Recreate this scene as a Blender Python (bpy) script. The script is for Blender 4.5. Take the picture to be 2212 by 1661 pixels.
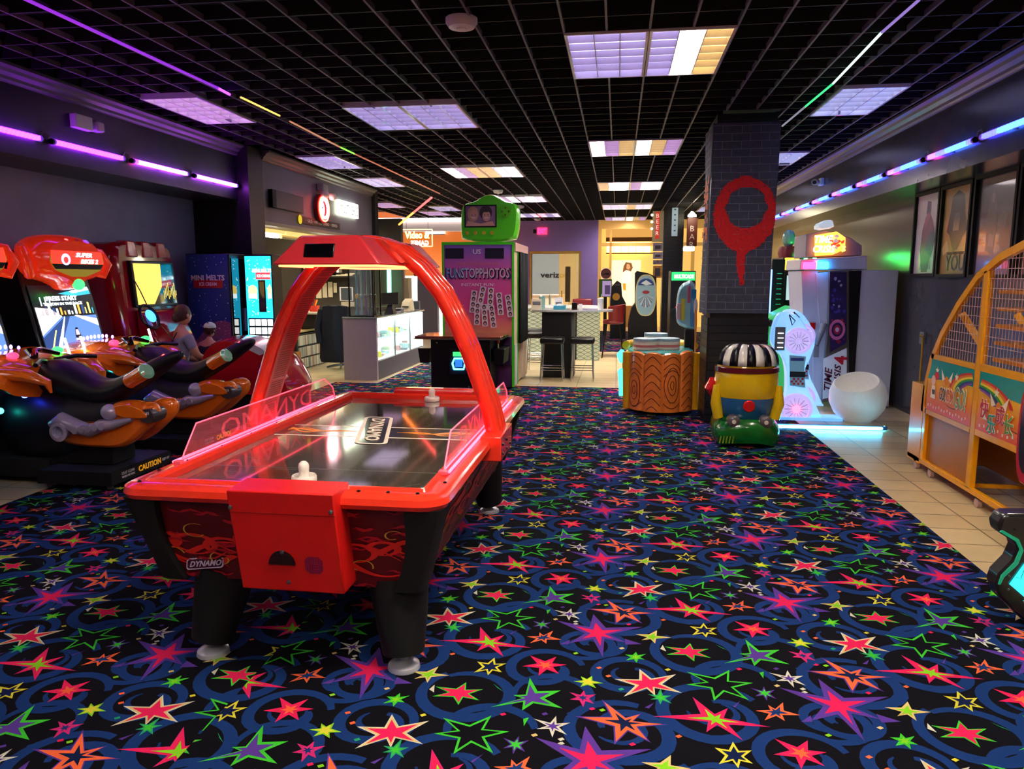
import bpy, math, random
import numpy as np
from mathutils import Vector, Matrix
for o in list(bpy.data.objects): bpy.data.objects.remove(o)
S = bpy.context.scene
COL = S.collection
random.seed(7)
PI = math.pi
# ---------------------------------------------------------------- camera
H = 1.65; FPX = 1600.0; IW, IH = 2212.0, 1661.0; CX, CY = IW/2, IH/2
VX, VY = 1335.0, 600.0
pitch = math.atan((CY-VY)/FPX)
yaw = -math.atan((VX-CX)/FPX*math.cos(pitch))
fw = Vector((math.sin(yaw)*math.cos(pitch), math.cos(yaw)*math.cos(pitch), -math.sin(pitch)))
rt = Vector((math.cos(yaw), -math.sin(yaw), 0)); dn = fw.cross(rt)
cd = bpy.data.cameras.new('camera'); cam = bpy.data.objects.new('camera', cd); COL.objects.link(cam)
cd.sensor_width = 36; cd.lens = 36*FPX/IW; cd.clip_start = .05; cd.clip_end = 200
cam.matrix_world = Matrix(((rt.x, -dn.x, -fw.x, 0), (rt.y, -dn.y, -fw.y, 0), (rt.z, -dn.z, -fw.z, H), (0, 0, 0, 1)))
S.camera = cam
def ray(u, v): return rt*((u-CX)/FPX) + dn*((v-CY)/FPX) + fw
def at(u, v, y=None, z=None, x=None):          # a world point that the photograph shows at pixel u, v
    d = ray(u, v)
    t = y/d.y if y is not None else ((z-H)/d.z if z is not None else x/d.x)
    return Vector((0, 0, H)) + d*t
# ---------------------------------------------------------------- colour management, world
S.view_settings.view_transform = 'Standard'; S.view_settings.look = 'None'
S.view_settings.gamma = 1; S.view_settings.use_curve_mapping = False
S.view_settings.exposure = 1.8
W = bpy.data.worlds.new('world'); S.world = W; W.use_nodes = True
W.node_tree.nodes['Background'].inputs[0].default_value = (.30, .26, .42, 1)
W.node_tree.nodes['Background'].inputs[1].default_value = .1
# ---------------------------------------------------------------- materials
def lin(c):
    if isinstance(c, str):
        c = c.lstrip('#'); c = [int(c[i:i+2], 16)/255 for i in (0, 2, 4)]
        return tuple(x/12.92 if x <= .04045 else ((x+.055)/1.055)**2.4 for x in c)
    return tuple(c[:3])
MATS = {}
def mat(name, col, rough=.5, metal=0, em=None, es=0, var=.03, scale=30, bump=0, coat=0, trans=0, alpha=1, ior=1.45, spec=.5):
    if name in MATS: return MATS[name]
    m = bpy.data.materials.new(name); m.use_nodes = True
    nt = m.node_tree; b = nt.nodes['Principled BSDF']; c = lin(col)
    tc = nt.nodes.new('ShaderNodeTexCoord'); nz = nt.nodes.new('ShaderNodeTexNoise')
    nz.inputs['Scale'].default_value = scale; nz.inputs['Detail'].default_value = 3
    nt.links.new(tc.outputs['Object'], nz.inputs['Vector'])
    rp = nt.nodes.new('ShaderNodeValToRGB'); nt.links.new(nz.outputs['Fac'], rp.inputs['Fac'])
    rp.color_ramp.elements[0].position = .3; rp.color_ramp.elements[1].position = .7
    rp.color_ramp.elements[0].color = tuple(x*(1-var) for x in c)+(1,)
    rp.color_ramp.elements[1].color = tuple(min(1, x*(1+var)) for x in c)+(1,)
    nt.links.new(rp.outputs['Color'], b.inputs['Base Color'])
    b.inputs['Roughness'].default_value = rough; b.inputs['Metallic'].default_value = metal
    b.inputs['IOR'].default_value = ior; b.inputs['Coat Weight'].default_value = coat; b.inputs['Coat Roughness'].default_value = .05
    b.inputs['Specular IOR Level'].default_value = spec
    b.inputs['Transmission Weight'].default_value = trans; b.inputs['Alpha'].default_value = alpha
    if em: b.inputs['Emission Color'].default_value = lin(em)+(1,); b.inputs['Emission Strength'].default_value = es
    if bump:
        bp = nt.nodes.new('ShaderNodeBump'); bp.inputs['Strength'].default_value = bump; bp.inputs['Distance'].default_value = .01
        nt.links.new(nz.outputs['Fac'], bp.inputs['Height']); nt.links.new(bp.outputs['Normal'], b.inputs['Normal'])
    MATS[name] = m; return m
def glow(name, col, s, base=None): return mat(name, base or col, .4, em=col, es=s, var=.03)
def tilemat(name, c1, c2, grout, w, h, rough=.3, gw=.006, off=0.0, bump=.3):
    m = bpy.data.materials.new(name); m.use_nodes = True; nt = m.node_tree; b = nt.nodes['Principled BSDF']
    tc = nt.nodes.new('ShaderNodeTexCoord'); br = nt.nodes.new('ShaderNodeTexBrick')
    br.offset = off; br.inputs['Scale'].default_value = 1; br.inputs['Brick Width'].default_value = w
    br.inputs['Row Height'].default_value = h; br.inputs['Mortar Size'].default_value = gw; br.inputs['Mortar Smooth'].default_value = .2
    br.inputs['Color1'].default_value = lin(c1)+(1,); br.inputs['Color2'].default_value = lin(c2)+(1,); br.inputs['Mortar'].default_value = lin(grout)+(1,)
    nt.links.new(tc.outputs['Object'], br.inputs['Vector'])
    nz = nt.nodes.new('ShaderNodeTexNoise'); nz.inputs['Scale'].default_value = 5; nz.inputs['Detail'].default_value = 6
    nt.links.new(tc.outputs['Object'], nz.inputs['Vector'])
    mx = nt.nodes.new('ShaderNodeMix'); mx.data_type = 'RGBA'; mx.blend_type = 'MULTIPLY'; mx.inputs[0].default_value = .35
    nt.links.new(br.outputs['Color'], mx.inputs[6]); nt.links.new(nz.outputs['Fac'], mx.inputs[7])
    g = nt.nodes.new('ShaderNodeMix'); g.data_type = 'RGBA'; g.blend_type = 'ADD'; g.inputs[0].default_value = .25
    nt.links.new(mx.outputs[2], g.inputs[6]); nt.links.new(br.outputs['Color'], g.inputs[7])
    nt.links.new(g.outputs[2], b.inputs['Base Color']); b.inputs['Roughness'].default_value = rough
    bp = nt.nodes.new('ShaderNodeBump'); bp.inputs['Strength'].default_value = bump; bp.inputs['Distance'].default_value = .01; bp.invert = True
    nt.links.new(br.outputs['Fac'], bp.inputs['Height']); nt.links.new(bp.outputs['Normal'], b.inputs['Normal'])
    return m
# ---------------------------------------------------------------- mesh builder
def frame_axes(d):
    d = Vector(d).normalized(); a = Vector((0, 0, 1)) if abs(d.z) < .9 else Vector((1, 0, 0))
    u = d.cross(a).normalized(); return u, d.cross(u).normalized()
class MB:
    def __init__(s, M=None): s.v = []; s.f = []; s.m = []; s.M = M or Matrix()
    def add(s, vs, fs, m=0):
        n = len(s.v); s.v += [s.M @ Vector(p) for p in vs]; s.f += [tuple(i+n for i in f) for f in fs]; s.m += [m]*len(fs); return s
    def box(s, x0, x1, y0, y1, z0, z1, m=0):
        x0, x1 = min(x0, x1), max(x0, x1); y0, y1 = min(y0, y1), max(y0, y1); z0, z1 = min(z0, z1), max(z0, z1)
        return s.add([(x0,y0,z0),(x1,y0,z0),(x1,y1,z0),(x0,y1,z0),(x0,y0,z1),(x1,y0,z1),(x1,y1,z1),(x0,y1,z1)],
            [(0,3,2,1),(4,5,6,7),(0,1,5,4),(1,2,6,5),(2,3,7,6),(3,0,4,7)], m)
    def hexa(s, b, t, m=0):      # 4 bottom points, 4 top points
        return s.add(list(b)+list(t), [(0,3,2,1),(4,5,6,7),(0,1,5,4),(1,2,6,5),(2,3,7,6),(3,0,4,7)], m)
    def loft(s, rings, m=0, cap=True, closed=True):
        n = len(rings[0]); vs = [p for r in rings for p in r]; fs = []
        for i in range(len(rings)-1):
            for j in range(n if closed else n-1):
                a = i*n+j; b = i*n+(j+1) % n; fs.append((a, b, b+n, a+n))
        if cap: fs.append(tuple(range(n-1, -1, -1))); fs.append(tuple((len(rings)-1)*n+j for j in range(n)))
        return s.add(vs, fs, m)
    def tube(s, pts, r, m=0, n=10, flat=1.0):
        pts = [Vector(p) for p in pts]; rs = r if isinstance(r, (list, tuple)) else [r]*len(pts); rings = []
        u = None
        for i, p in enumerate(pts):
            d = (pts[min(i+1, len(pts)-1)]-pts[max(i-1, 0)]).normalized()
            if u is None: u, w = frame_axes(d)
            else: u = (u-d*u.dot(d)).normalized(); w = d.cross(u)
            rings.append([p+u*math.cos(2*PI*k/n)*rs[i]+w*math.sin(2*PI*k/n)*rs[i]*flat for k in range(n)])
        return s.loft(rings, m)
    def cyl(s, p0, p1, r0, r1=None, m=0, n=20): return s.tube([p0, p1], [r0, r0 if r1 is None else r1], m, n)
    def lathe(s, prof, c=(0,0,0), m=0, n=24, axis='z', sx=1, sy=1):
        rings = []
        for r, h in prof:
            ring = []
            for k in range(n):
                a = 2*PI*k/n; x, y = math.cos(a)*r*sx, math.sin(a)*r*sy
                q = {'z': (x, y, h), 'y': (x, h, y), 'x': (h, x, y)}[axis]
                ring.append((c[0]+q[0], c[1]+q[1], c[2]+q[2]))
            rings.append(ring)
        return s.loft(rings, m)
    def ball(s, c, rx, ry=None, rz=None, m=0, n=20, k=12, z0=-1, z1=1):
        ry = rx if ry is None else ry; rz = rx if rz is None else rz
        a0, a1 = math.asin(z0), math.asin(z1); rings = []
        for i in range(k+1):
            a = a0+(a1-a0)*i/k; r = max(math.cos(a), 1e-3)
            rings.append([(c[0]+rx*r*math.cos(2*PI*j/n), c[1]+ry*r*math.sin(2*PI*j/n), c[2]+rz*math.sin(a)) for j in range(n)])
        return s.loft(rings, m)
    def prism(s, pts, a, b, plane='xy', m=0):    # polygon in a plane, extruded a..b along the third axis
        def q(p, h): return {'xy': (p[0], p[1], h), 'xz': (p[0], h, p[1]), 'yz': (h, p[0], p[1])}[plane]
        n = len(pts); vs = [q(p, a) for p in pts]+[q(p, b) for p in pts]
        fs = [tuple(range(n-1, -1, -1)), tuple(range(n, 2*n))]+[(i, (i+1) % n, n+(i+1) % n, n+i) for i in range(n)]
        return s.add(vs, fs, m)
    def poly(s, pts, m=0): return s.add(pts, [tuple(range(len(pts)))], m)
    def band(s, pts, wid, a, b, plane='xy', m=0):  # closed=False strip of given width along a 2D path, extruded
        n = len(pts); L = []; R_ = []
        for i in range(n):
            p = Vector(pts[i]).to_2d(); d = (Vector(pts[min(i+1, n-1)]).to_2d()-Vector(pts[max(i-1, 0)]).to_2d()).normalized()
            nn = Vector((-d.y, d.x)); w = wid[i] if isinstance(wid, (list, tuple)) else wid
            L.append(p+nn*w/2); R_.append(p-nn*w/2)
        for i in range(n-1): s.prism([R_[i], R_[i+1], L[i+1], L[i]], a, b, plane, m)
        return s
    def build(s, name, mats, parent=None, bevel=0, seg=2, sub=0, smooth=38, solid=0):
        if not isinstance(mats, (list, tuple)): mats = [mats]
        me = bpy.data.meshes.new(name)
        lo = [min(p[i] for p in s.v) for i in range(3)]; hi = [max(p[i] for p in s.v) for i in range(3)]
        c = Vector(((lo[0]+hi[0])/2, (lo[1]+hi[1])/2, lo[2]))
        me.from_pydata([p-c for p in s.v], [], s.f); me.update()
        for m in mats: me.materials.append(m)
        me.polygons.foreach_set('material_index', s.m)
        import bmesh
        if len(s.f) < 40000:
            bm = bmesh.new(); bm.from_mesh(me); bmesh.ops.recalc_face_normals(bm, faces=bm.faces); bm.to_mesh(me); bm.free()
        if smooth:
            me.polygons.foreach_set('use_smooth', [True]*len(me.polygons)); me.set_sharp_from_angle(angle=math.radians(smooth))
        o = bpy.data.objects.new(name, me); COL.objects.link(o); o.location = c
        if parent is not None:
            o.parent = parent; o.location = c-world_loc(parent)
        if bevel:
            md = o.modifiers.new('b', 'BEVEL'); md.width = bevel; md.segments = seg; md.limit_method = 'ANGLE'; md.angle_limit = math.radians(40)
        if sub:
            md = o.modifiers.new('s', 'SUBSURF'); md.levels = sub; md.render_levels = sub
        return o
def world_loc(o):
    v = o.location.copy()
    while o.parent: o = o.parent; v += o.location
    return v
def tag(o, label=None, cat=None, group=None, kind=None):
    for k, v in (('label', label), ('category', cat), ('group', group), ('kind', kind)):
        if v: o[k] = v
    return o
def thing(name, label, cat, loc, group=None):
    o = bpy.data.objects.new(name, None); COL.objects.link(o); o.location = Vector(loc); o.empty_display_size = .1
    return tag(o, label, cat, group)
def copy_tree(o, dloc=(0,0,0), parent=None):
    c = o.copy(); COL.objects.link(c); c.parent = parent
    c.location = o.location+Vector(dloc)
    for ch in list(o.children): copy_tree(ch, (0,0,0), c)
    return c
def struct(o): o['kind'] = 'structure'; return o
def text(name, s, c, right, up, size, m, parent, width=None, depth=.002, bold=0, shear=0, mirror=False, parent_label=None):
    cu = bpy.data.curves.new(name, 'FONT'); cu.body = s; cu.size = 1; cu.align_x = 'CENTER'; cu.align_y = 'CENTER'
    cu.offset = bold; cu.shear = shear; cu.extrude = 0; cu.resolution_u = 2
    t = bpy.data.objects.new(name+'_tmp', cu); COL.objects.link(t)
    bpy.context.view_layer.update()
    me = bpy.data.meshes.new_from_object(t.evaluated_get(bpy.context.evaluated_depsgraph_get()))
    bpy.data.objects.remove(t)
    V = [v.co.copy() for v in me.vertices]
    if not V: return None
    xs = [v.x for v in V]; ys = [v.y for v in V]; cx, cy = (min(xs)+max(xs))/2, (min(ys)+max(ys))/2
    hh = max(ys)-min(ys); ww = max(xs)-min(xs)
    sy = size/hh; sx = (width/ww) if width else sy
    right = Vector(right).normalized(); up = Vector(up).normalized(); nn = right.cross(up)
    if mirror: sx = -sx
    F = [tuple(p.vertices) for p in me.polygons]
    c = Vector(c); mb = MB()
    mb.add([c+right*(v.x-cx)*sx+up*(v.y-cy)*sy+nn*depth for v in V], F)
    bpy.data.meshes.remove(me)
    n = len(mb.v)      # give the letters a little thickness
    mb.add([p-nn*depth for p in mb.v[:n]], F)
    from collections import Counter
    cnt = Counter(); 
    for f in F:
        for i in range(len(f)): cnt[(f[i], f[(i+1) % len(f)])] += 1
    for (a, b) in list(cnt):
        if (b, a) not in cnt: mb.f.append((b, a, a+n, b+n)); mb.m.append(0)
    o = mb.build(name, m, parent, smooth=0)
    return o
# shared materials
BLK = mat('black plastic', '#0b0a10', .32); BLKM = mat('black matte', '#08070c', .7)
CHR = mat('chrome', '#c9c9cf', .12, 1); WHT = mat('white laminate', '#dcdbe2', .35); GREY = mat('grey paint', '#77757f', .5)
STEEL = mat('brushed steel', '#8d8d92', .3, 1); GLS = mat('clear glass', '#eef4f4', .02, trans=1, alpha=.35)
RED = mat('red enamel', '#e83420', .22, coat=.6); YEL = mat('yellow enamel', '#f5b01a', .3, coat=.3)
GLOWW = glow('white lamp', '#fff6e2', 9)
# ================================================================ SETTING
TILE = tilemat('floor tile', '#cfb98f', '#bfa87e', '#6d5c42', .6, .3, .28)
CARP = mat('carpet black', '#0c0a14', .95, scale=400, var=.5, bump=.4)
def cmat(n, c): return mat('yarn '+n, tuple(x*.74 for x in lin(c)), .95, scale=500, var=.22, spec=.1)
YARN = {k: cmat(k, v) for k, v in dict(k='#0c0a14', b='#16346f', p='#5a3796', r='#e8205a', o='#fa6a3c', g='#3fc232', y='#dcd23c',
    w='#d8d4c0', n='#101d46', m='#cf2a74', t='#27a06a', e='#e0c07a', h='#86d022').items()}
YK = list(YARN)
fl = MB().box(-9, 4.2, -3, 30, -.1, 0).build('floor', TILE, smooth=0); struct(fl)

def carpet():
    ox, oy, s = 1150, 1150, 600/2212
    def G(x, y): p = at(ox+x*s, oy+y*s, z=0); return (p.x, p.y)
    A0 = (-.06, 2.337)
    base = G(520, 815)
    stars = [ # outline, mid, core, mid scale, core scale, tips
     ('p','r',None,.55,0,[(485,655),(878,756),(745,880),(560,998),(290,885),(190,705)],.36),
     ('p','o','n',.86,.42,[(550,1330),(870,1440),(1080,1530),(940,1675),(650,1690),(340,1465)],.36),
     ('m','r','h',.9,.45,[(1270,1310),(1550,1400),(1890,1550),(1670,1655),(1380,1590),(960,1465)],.36),
     ('r','o',None,.42,0,[(1605,710),(1800,718),(1905,770),(1885,830),(1745,842),(1590,780)],.38),
     ('g','p',None,.66,0,[(1690,855),(1960,938),(2040,1052),(1760,1066),(1520,1045),(1640,968)],.42),
     ('g','r',None,.8,0,[(1252,884),(1400,930),(1418,1002),(1285,1030),(1065,975),(1050,912)],.42),
     ('w','e','r',.88,.7,[(850,1090),(1140,1132),(1190,1280),(975,1302),(725,1308),(650,1168)],.40),
     ('g','k',None,.78,0,[(1562,1098),(1750,1200),(1718,1336),(1440,1342),(1222,1212),(1225,1112)],.40),
     ('y','n',None,.66,0,[(1358,724),(1466,762),(1467,819),(1380,839),(1268,821),(1248,750)],.46),
     ('g','h',None,.5,0,[(822,954),(902,970),(892,1015),(828,1041),(742,1021),(738,975)],.45),
     ('h','y',None,.7,0,[(385,1148),(475,1144),(565,1203),(505,1241),(382,1231),(328,1187)],.45),
     ('m','b',None,.38,0,[(410,1260),(508,1290),(490,1366),(405,1392),(298,1331),(296,1274)],.42),
     ('w','p',None,.5,0,[(190,1462),(302,1515),(276,1612),(160,1632),(36,1566),(12,1484)],.34),
     ('o','b',None,.55,0,[(1987,1354),(2122,1456),(2002,1502),(1842,1496),(1772,1420),(1868,1374)],.42),
     ('p','g',None,.62,0,[(1835,1228),(1922,1255),(1938,1328),(1860,1342),(1768,1306),(1732,1240)],.36),
     ('t','g',None,.6,0,[(1018,1243),(1102,1300),(1107,1364),(1015,1372),(936,1331),(916,1290)],.40),
     ('e','h',None,.6,0,[(990,782),(1104,840),(975,888),(866,862),(816,813)],.36)]
    dia = [('e',710,925),('o',530,1080),('y',1075,1095),('o',605,1145),('t',705,1250),('h',345,965),('h',555,1415),('r',475,1405),
           ('r',1640,1090),('w',2160,1275),('e',1940,1222),('b',1720,1460),('o',1040,700),('w',345,713),('r',765,735),('p',100,1445)]
    tri = [('g',[(1800,1120),(1835,1110),(1832,1165)]),('p',[(890,1395),(965,1358),(925,1402)]),('w',[(1015,930),(1035,900),(1062,950)]),
           ('t',[(1450,893),(1555,945),(1500,922)]),('p',[(215,893),(300,858),(290,893)]),('p',[(735,850),(870,892),(740,897)]),('p',[(1590,1388),(1650,1340),(1610,1395)])]
    # ring: centre, radius in zoom px (horizontal), ribbon width m, start, turns
    rings = [((1775,790),.155,.034,.3,1.0,.45),((1300,958),.185,.04,2.2,1.0,.8),((770,1135),.14,.036,-.4,1.25,.45),((1440,1430),.195,.04,.6,1.15,.4),
             ((700,1570),.19,.04,1.2,1.3,.35),((515,885),.115,.034,3.3,1.05,.5),((1950,640),.13,.03,4.,1.1,.4),((150,1290),.16,.03,5.2,.7,.9),((1600,1190),.17,.034,.2,.55,.9)]
    L = []          # (z level, material key, polygon)
    def star(cx, cy, tips, scale, inner):
        pts = []
        n = len(tips)
        for i, t in enumerate(tips):
            u = tips[(i+1) % n]; pts.append((cx+(t[0]-cx)*scale, cy+(t[1]-cy)*scale))
            a0 = math.atan2(t[1]-cy, t[0]-cx); a1 = math.atan2(u[1]-cy, u[0]-cx)
            d = (a1-a0+PI) % (2*PI)-PI; am = a0+d/2
            r0 = math.hypot(t[0]-cx, t[1]-cy); r1 = math.hypot(u[0]-cx, u[1]-cy)
            r = inner*min(r0, r1)*scale if scale > .99 else inner*min(r0, r1)*(scale+.0)
            pts.append((cx+math.cos(am)*r, cy+math.sin(am)*r))
        return (cx, cy), pts
    for o, m1, m2, s1, s2, tips, inn in stars:
        T = [G(*t) for t in tips]; cx = sum(t[0] for t in T)/len(T); cy = sum(t[1] for t in T)/len(T)
        T.sort(key=lambda t: math.atan2(t[1]-cy, t[0]-cx))
        L.append((2, o)+star(cx, cy, T, 1, inn))
        if m1: L.append((3, m1)+star(cx, cy, T, s1, inn))
        if m2: L.append((4, m2)+star(cx, cy, T, s2, inn))
    for k, x, y in dia:
        c = G(x, y); L.append((2, k, c, [(c[0]+.013, c[1]), (c[0]+.003, c[1]+.011), (c[0]-.013, c[1]), (c[0]-.003, c[1]-.011)]))
    for k, t in tri:
        T = [G(*q) for q in t]; L.append((2, k, (sum(q[0] for q in T)/3, sum(q[1] for q in T)/3), T))
    R2 = []
    for c, rad, w, a0, turns, shrink in rings:
        c = G(*c); N = int(22*turns)+6; pts = []
        for i in range(N+1):
            f = i/N; a = a0+f*turns*2*PI; r = rad*(1-(1-shrink)*max(0, f-.55)/.45*1.0) if shrink < .7 else rad*(1-.1*f)
            pts.append((c[0]+math.cos(a)*r, c[1]+math.sin(a)*r*.92, w*(.35+1.0*math.sin(PI*min(1, f*.9+.08))**.6)))
        if shrink < .7:       # small inner swirl
            N2 = 12; q = []
            for i in range(N2+1):
                f = i/N2; a = a0+2.6+f*4.2; r = rad*(.52-.12*f)
                q.append((c[0]+math.cos(a)*r, c[1]+math.sin(a)*r*.85, w*.75*math.sin(PI*(.08+.84*f))))
            R2.append(q)
        R2.append(pts)
    mats = [YARN[k] for k in YK]
    def region(x0, x1, y0, y1, shift):
        vs = []; fs = []; ms = []
        def add(z, k, pts, fan=None, quads=False):
            n = len(vs)
            if quads: pass
            vs.extend((p[0], p[1], z) for p in pts)
            if fan is not None:
                vs.append((fan[0], fan[1], z)); m = len(pts)
                for i in range(m): fs.append((n+i, n+(i+1) % m, n+m)); ms.append(YK.index(k))
            else: fs.append(tuple(range(n, n+len(pts)))); ms.append(YK.index(k))
        z0 = .008
        add(z0, 'k', [(x0, y0), (x1, y0), (x1, y1), (x0, y1)])
        for (a, b, c_, d_) in [((x0,y0),(x1,y0),0,0), ((x1,y0),(x1,y1),0,0), ((x1,y1),(x0,y1),0,0), ((x0,y1),(x0,y0),0,0)]:
            n = len(vs); vs.extend([(a[0],a[1],0),(b[0],b[1],0),(b[0],b[1],z0),(a[0],a[1],z0)]); fs.append((n,n+1,n+2,n+3)); ms.append(0)
        i0 = int((x0-A0[0])/.94)-2; i1 = int((x1-A0[0])/.94)+2
        for i in range(i0, i1+1):
            for j in range(int((y0-A0[1])/.93)-3, int((y1-A0[1])/.93)+3):
                dx = A0[0]+.94*i-base[0]; dy = A0[1]+.93*j+(.465 if i % 2 else 0)+shift-base[1]
                lod = j > 8
                for qi, q in enumerate(R2):
                    zr = z0+.00012+.00004*qi+.0004*(i % 2)*0+.00038*((i+j) % 2)*.5
                    if not any(x0 < p[0]+dx < x1 and y0 < p[1]+dy < y1 for p in q): continue
                    n = len(vs); st = 2 if lod else 1; q2 = q[::st]
                    for t in range(len(q2)):
                        p = Vector(q2[t][:2]); d = (Vector(q2[min(t+1, len(q2)-1)][:2])-Vector(q2[max(t-1, 0)][:2])).normalized()
                        nn = Vector((-d.y, d.x))*q2[t][2]/2
                        zq = zr+t*1.2e-6; vs.extend([(p.x+nn.x+dx, p.y+nn.y+dy, zq), (p.x-nn.x+dx, p.y-nn.y+dy, zq)])
                    for t in range(len(q2)-1): fs.append((n+2*t, n+2*t+1, n+2*t+3, n+2*t+2)); ms.append(YK.index('b'))
                for z, k, c, pts in L:
                    if not any(x0 < p[0]+dx < x1 and y0 < p[1]+dy < y1 for p in pts): continue
                    if len(pts) > 4: add(z0+.0006*z, k, [(p[0]+dx, p[1]+dy) for p in pts], (c[0]+dx, c[1]+dy))
                    else: add(z0+.0006*z, k, [(p[0]+dx, p[1]+dy) for p in pts])
        import bmesh
        me = bpy.data.meshes.new('carpet'); me.from_pydata(vs, [], fs); me.polygons.foreach_set('material_index', ms)
        for m in mats: me.materials.append(m)
        bm = bmesh.new(); bm.from_mesh(me)
        for co, no in (((x0-1e-4,0,0),(-1,0,0)), ((x1+1e-4,0,0),(1,0,0)), ((0,y0-1e-4,0),(0,-1,0)), ((0,y1+1e-4,0),(0,1,0))):
            bmesh.ops.bisect_plane(bm, geom=bm.verts[:]+bm.edges[:]+bm.faces[:], plane_co=co, plane_no=no, clear_outer=True)
        for f in bm.faces:
            if abs(f.normal.z) > .5 and f.normal.z < 0: f.normal_flip()
        bm.to_mesh(me); bm.free()
        o = bpy.data.objects.new('floor_carpet', me); COL.objects.link(o); return struct(o)
    region(-1.47, 2.075, -.4, 11.15, 0)
    region(-4.42, -1.47, -.4, 11.15, .465)
    region(-3.72, -2.62, 11.15, 14.6, .465)
    region(-3.0, 3.0, 16.75, 23.3, 0)
carpet()

# ---- walls
PAINT = mat('charcoal wall paint', '#2c2a38', .38, scale=4, var=.12)
PAINTB = mat('slate blue wall paint', '#9296c0', .5, scale=3, var=.08)
PAINTG = mat('gloss charcoal paint', '#423f45', .22, scale=3, var=.15)
CROWN = mat('crown moulding paint', '#5c5560', .4)
struct(MB().box(3.55, 3.8, -3, 24, 0, 3.5).build('wall_right', PAINTG, smooth=0))
struct(MB().box(3.1, 3.549, -3, 24, 2.64, 3.5).build('trim_1', PAINTG, smooth=0))
def crown(x, sgn, y0, y1, nm):
    pr = [(0, 3.40), (.13*sgn, 3.40), (.13*sgn, 3.375), (.09*sgn, 3.36), (.075*sgn, 3.335), (.04*sgn, 3.31), (.035*sgn, 3.285), (.02*sgn, 3.27), (0, 3.265)]
    struct(MB().prism([(x+a, z) for a, z in pr], y0, y1, 'xz').build(nm, CROWN, smooth=0))
crown(3.1, -1, -3, 24, 'trim_2')
struct(MB().box(-6.0, -5.75, -3, 10.0, 0, 3.5).build('wall_left', PAINTB, smooth=0))
struct(MB().box(-5.749, -5.1, -3, 9.62, 2.69, 3.5).build('trim_3', PAINT, smooth=0))
crown(-5.1, 1, -3, 9.62, 'trim_4')
struct(MB().box(-5.749, -4.93, 9.62, 10.04, 0, 3.399).build('trim_5', mat('black paint', '#101016', .4), smooth=0))
PAINTH = mat('header paint', '#5a5866', .45, scale=3)
struct(MB().box(-5.6, -4.95, 10.04, 14.9, 2.44, 3.5).build('trim_6', PAINTH, smooth=0))
crown(-4.95, 1, 10.04, 14.75, 'trim_7')
struct(MB().box(-5.0, -4.88, 14.75, 14.95, 1.9, 3.399).build('trim_8', BLKM, smooth=0))
struct(MB().box(-5.62, -4.93, 10.045, 14.74, 2.39, 2.44).build('trim_9', mat('beige soffit edge', '#8f866f', .5), smooth=0))
OFFW = mat('office wall paint', '#6f6a5e', .6)
struct(MB().box(-8.2, -4.6, 15.6, 15.75, 0, 2.9).build('wall_office', mat('dark slatwall', '#3a342c', .6), smooth=0))
struct(MB().box(-8.3, -8.2, 10, 15.75, 0, 3.4).build('wall_office_side', OFFW, smooth=0))
struct(MB().box(-8.2, -6.0, 9.9, 10.0, 0, 3.4).build('wall_office_front', OFFW, smooth=0))
struct(MB().box(-8.2, -5.6, 10, 15.6, 2.75, 2.85).build('ceiling_office', mat('office ceiling', '#cfc6b2', .7), smooth=0))
struct(MB().box(-6, 3.8, -3.2, -3, 0, 3.5).build('wall_front', PAINT, smooth=0))
# ---- pillar
TILEB = tilemat('black brick', '#14141b', '#101017', '#2b2b34', .42, .09, .35, .004, .5)
def rotmap(m, ax):      # rows run up the wall instead of along the floor
    nt = m.node_tree; tc = [n for n in nt.nodes if n.type == 'TEX_COORD'][0]; sp = nt.nodes.new('ShaderNodeSeparateXYZ'); cb = nt.nodes.new('ShaderNodeCombineXYZ')
    nt.links.new(tc.outputs['Object'], sp.inputs[0]); ad = nt.nodes.new('ShaderNodeMath'); ad.operation = 'ADD'
    nt.links.new(sp.outputs['X'], ad.inputs[0]); nt.links.new(sp.outputs['Y'], ad.inputs[1])
    nt.links.new(ad.outputs[0], cb.inputs['X']); nt.links.new(sp.outputs['Z'], cb.inputs['Y'])
    br = [n for n in nt.nodes if n.type == 'TEX_BRICK'][0]; nt.links.new(cb.outputs[0], br.inputs['Vector'])
rotmap(TILEB, 0)
pl = MB().box(1.03, 1.66, 8.56, 9.2, 0, 3.4)
struct(pl.build('wall_pillar', TILEB, smooth=0))
sl = MB()
for k in range(14): sl.box(1.02, 1.665, 8.535, 8.559, .02+k*.085, .1+k*.085)
for k in range(14): sl.box(1.005, 1.029, 8.56, 9.2, .02+k*.085, .1+k*.085)
struct(sl.build('trim_10', mat('slatwall', '#171924', .35), smooth=0))
pl = MB().box(1.12, 1.62, 19.5, 20.0, 0, 3.4); struct(pl.build('wall_pillar_far', TILEB, smooth=0))
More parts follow.
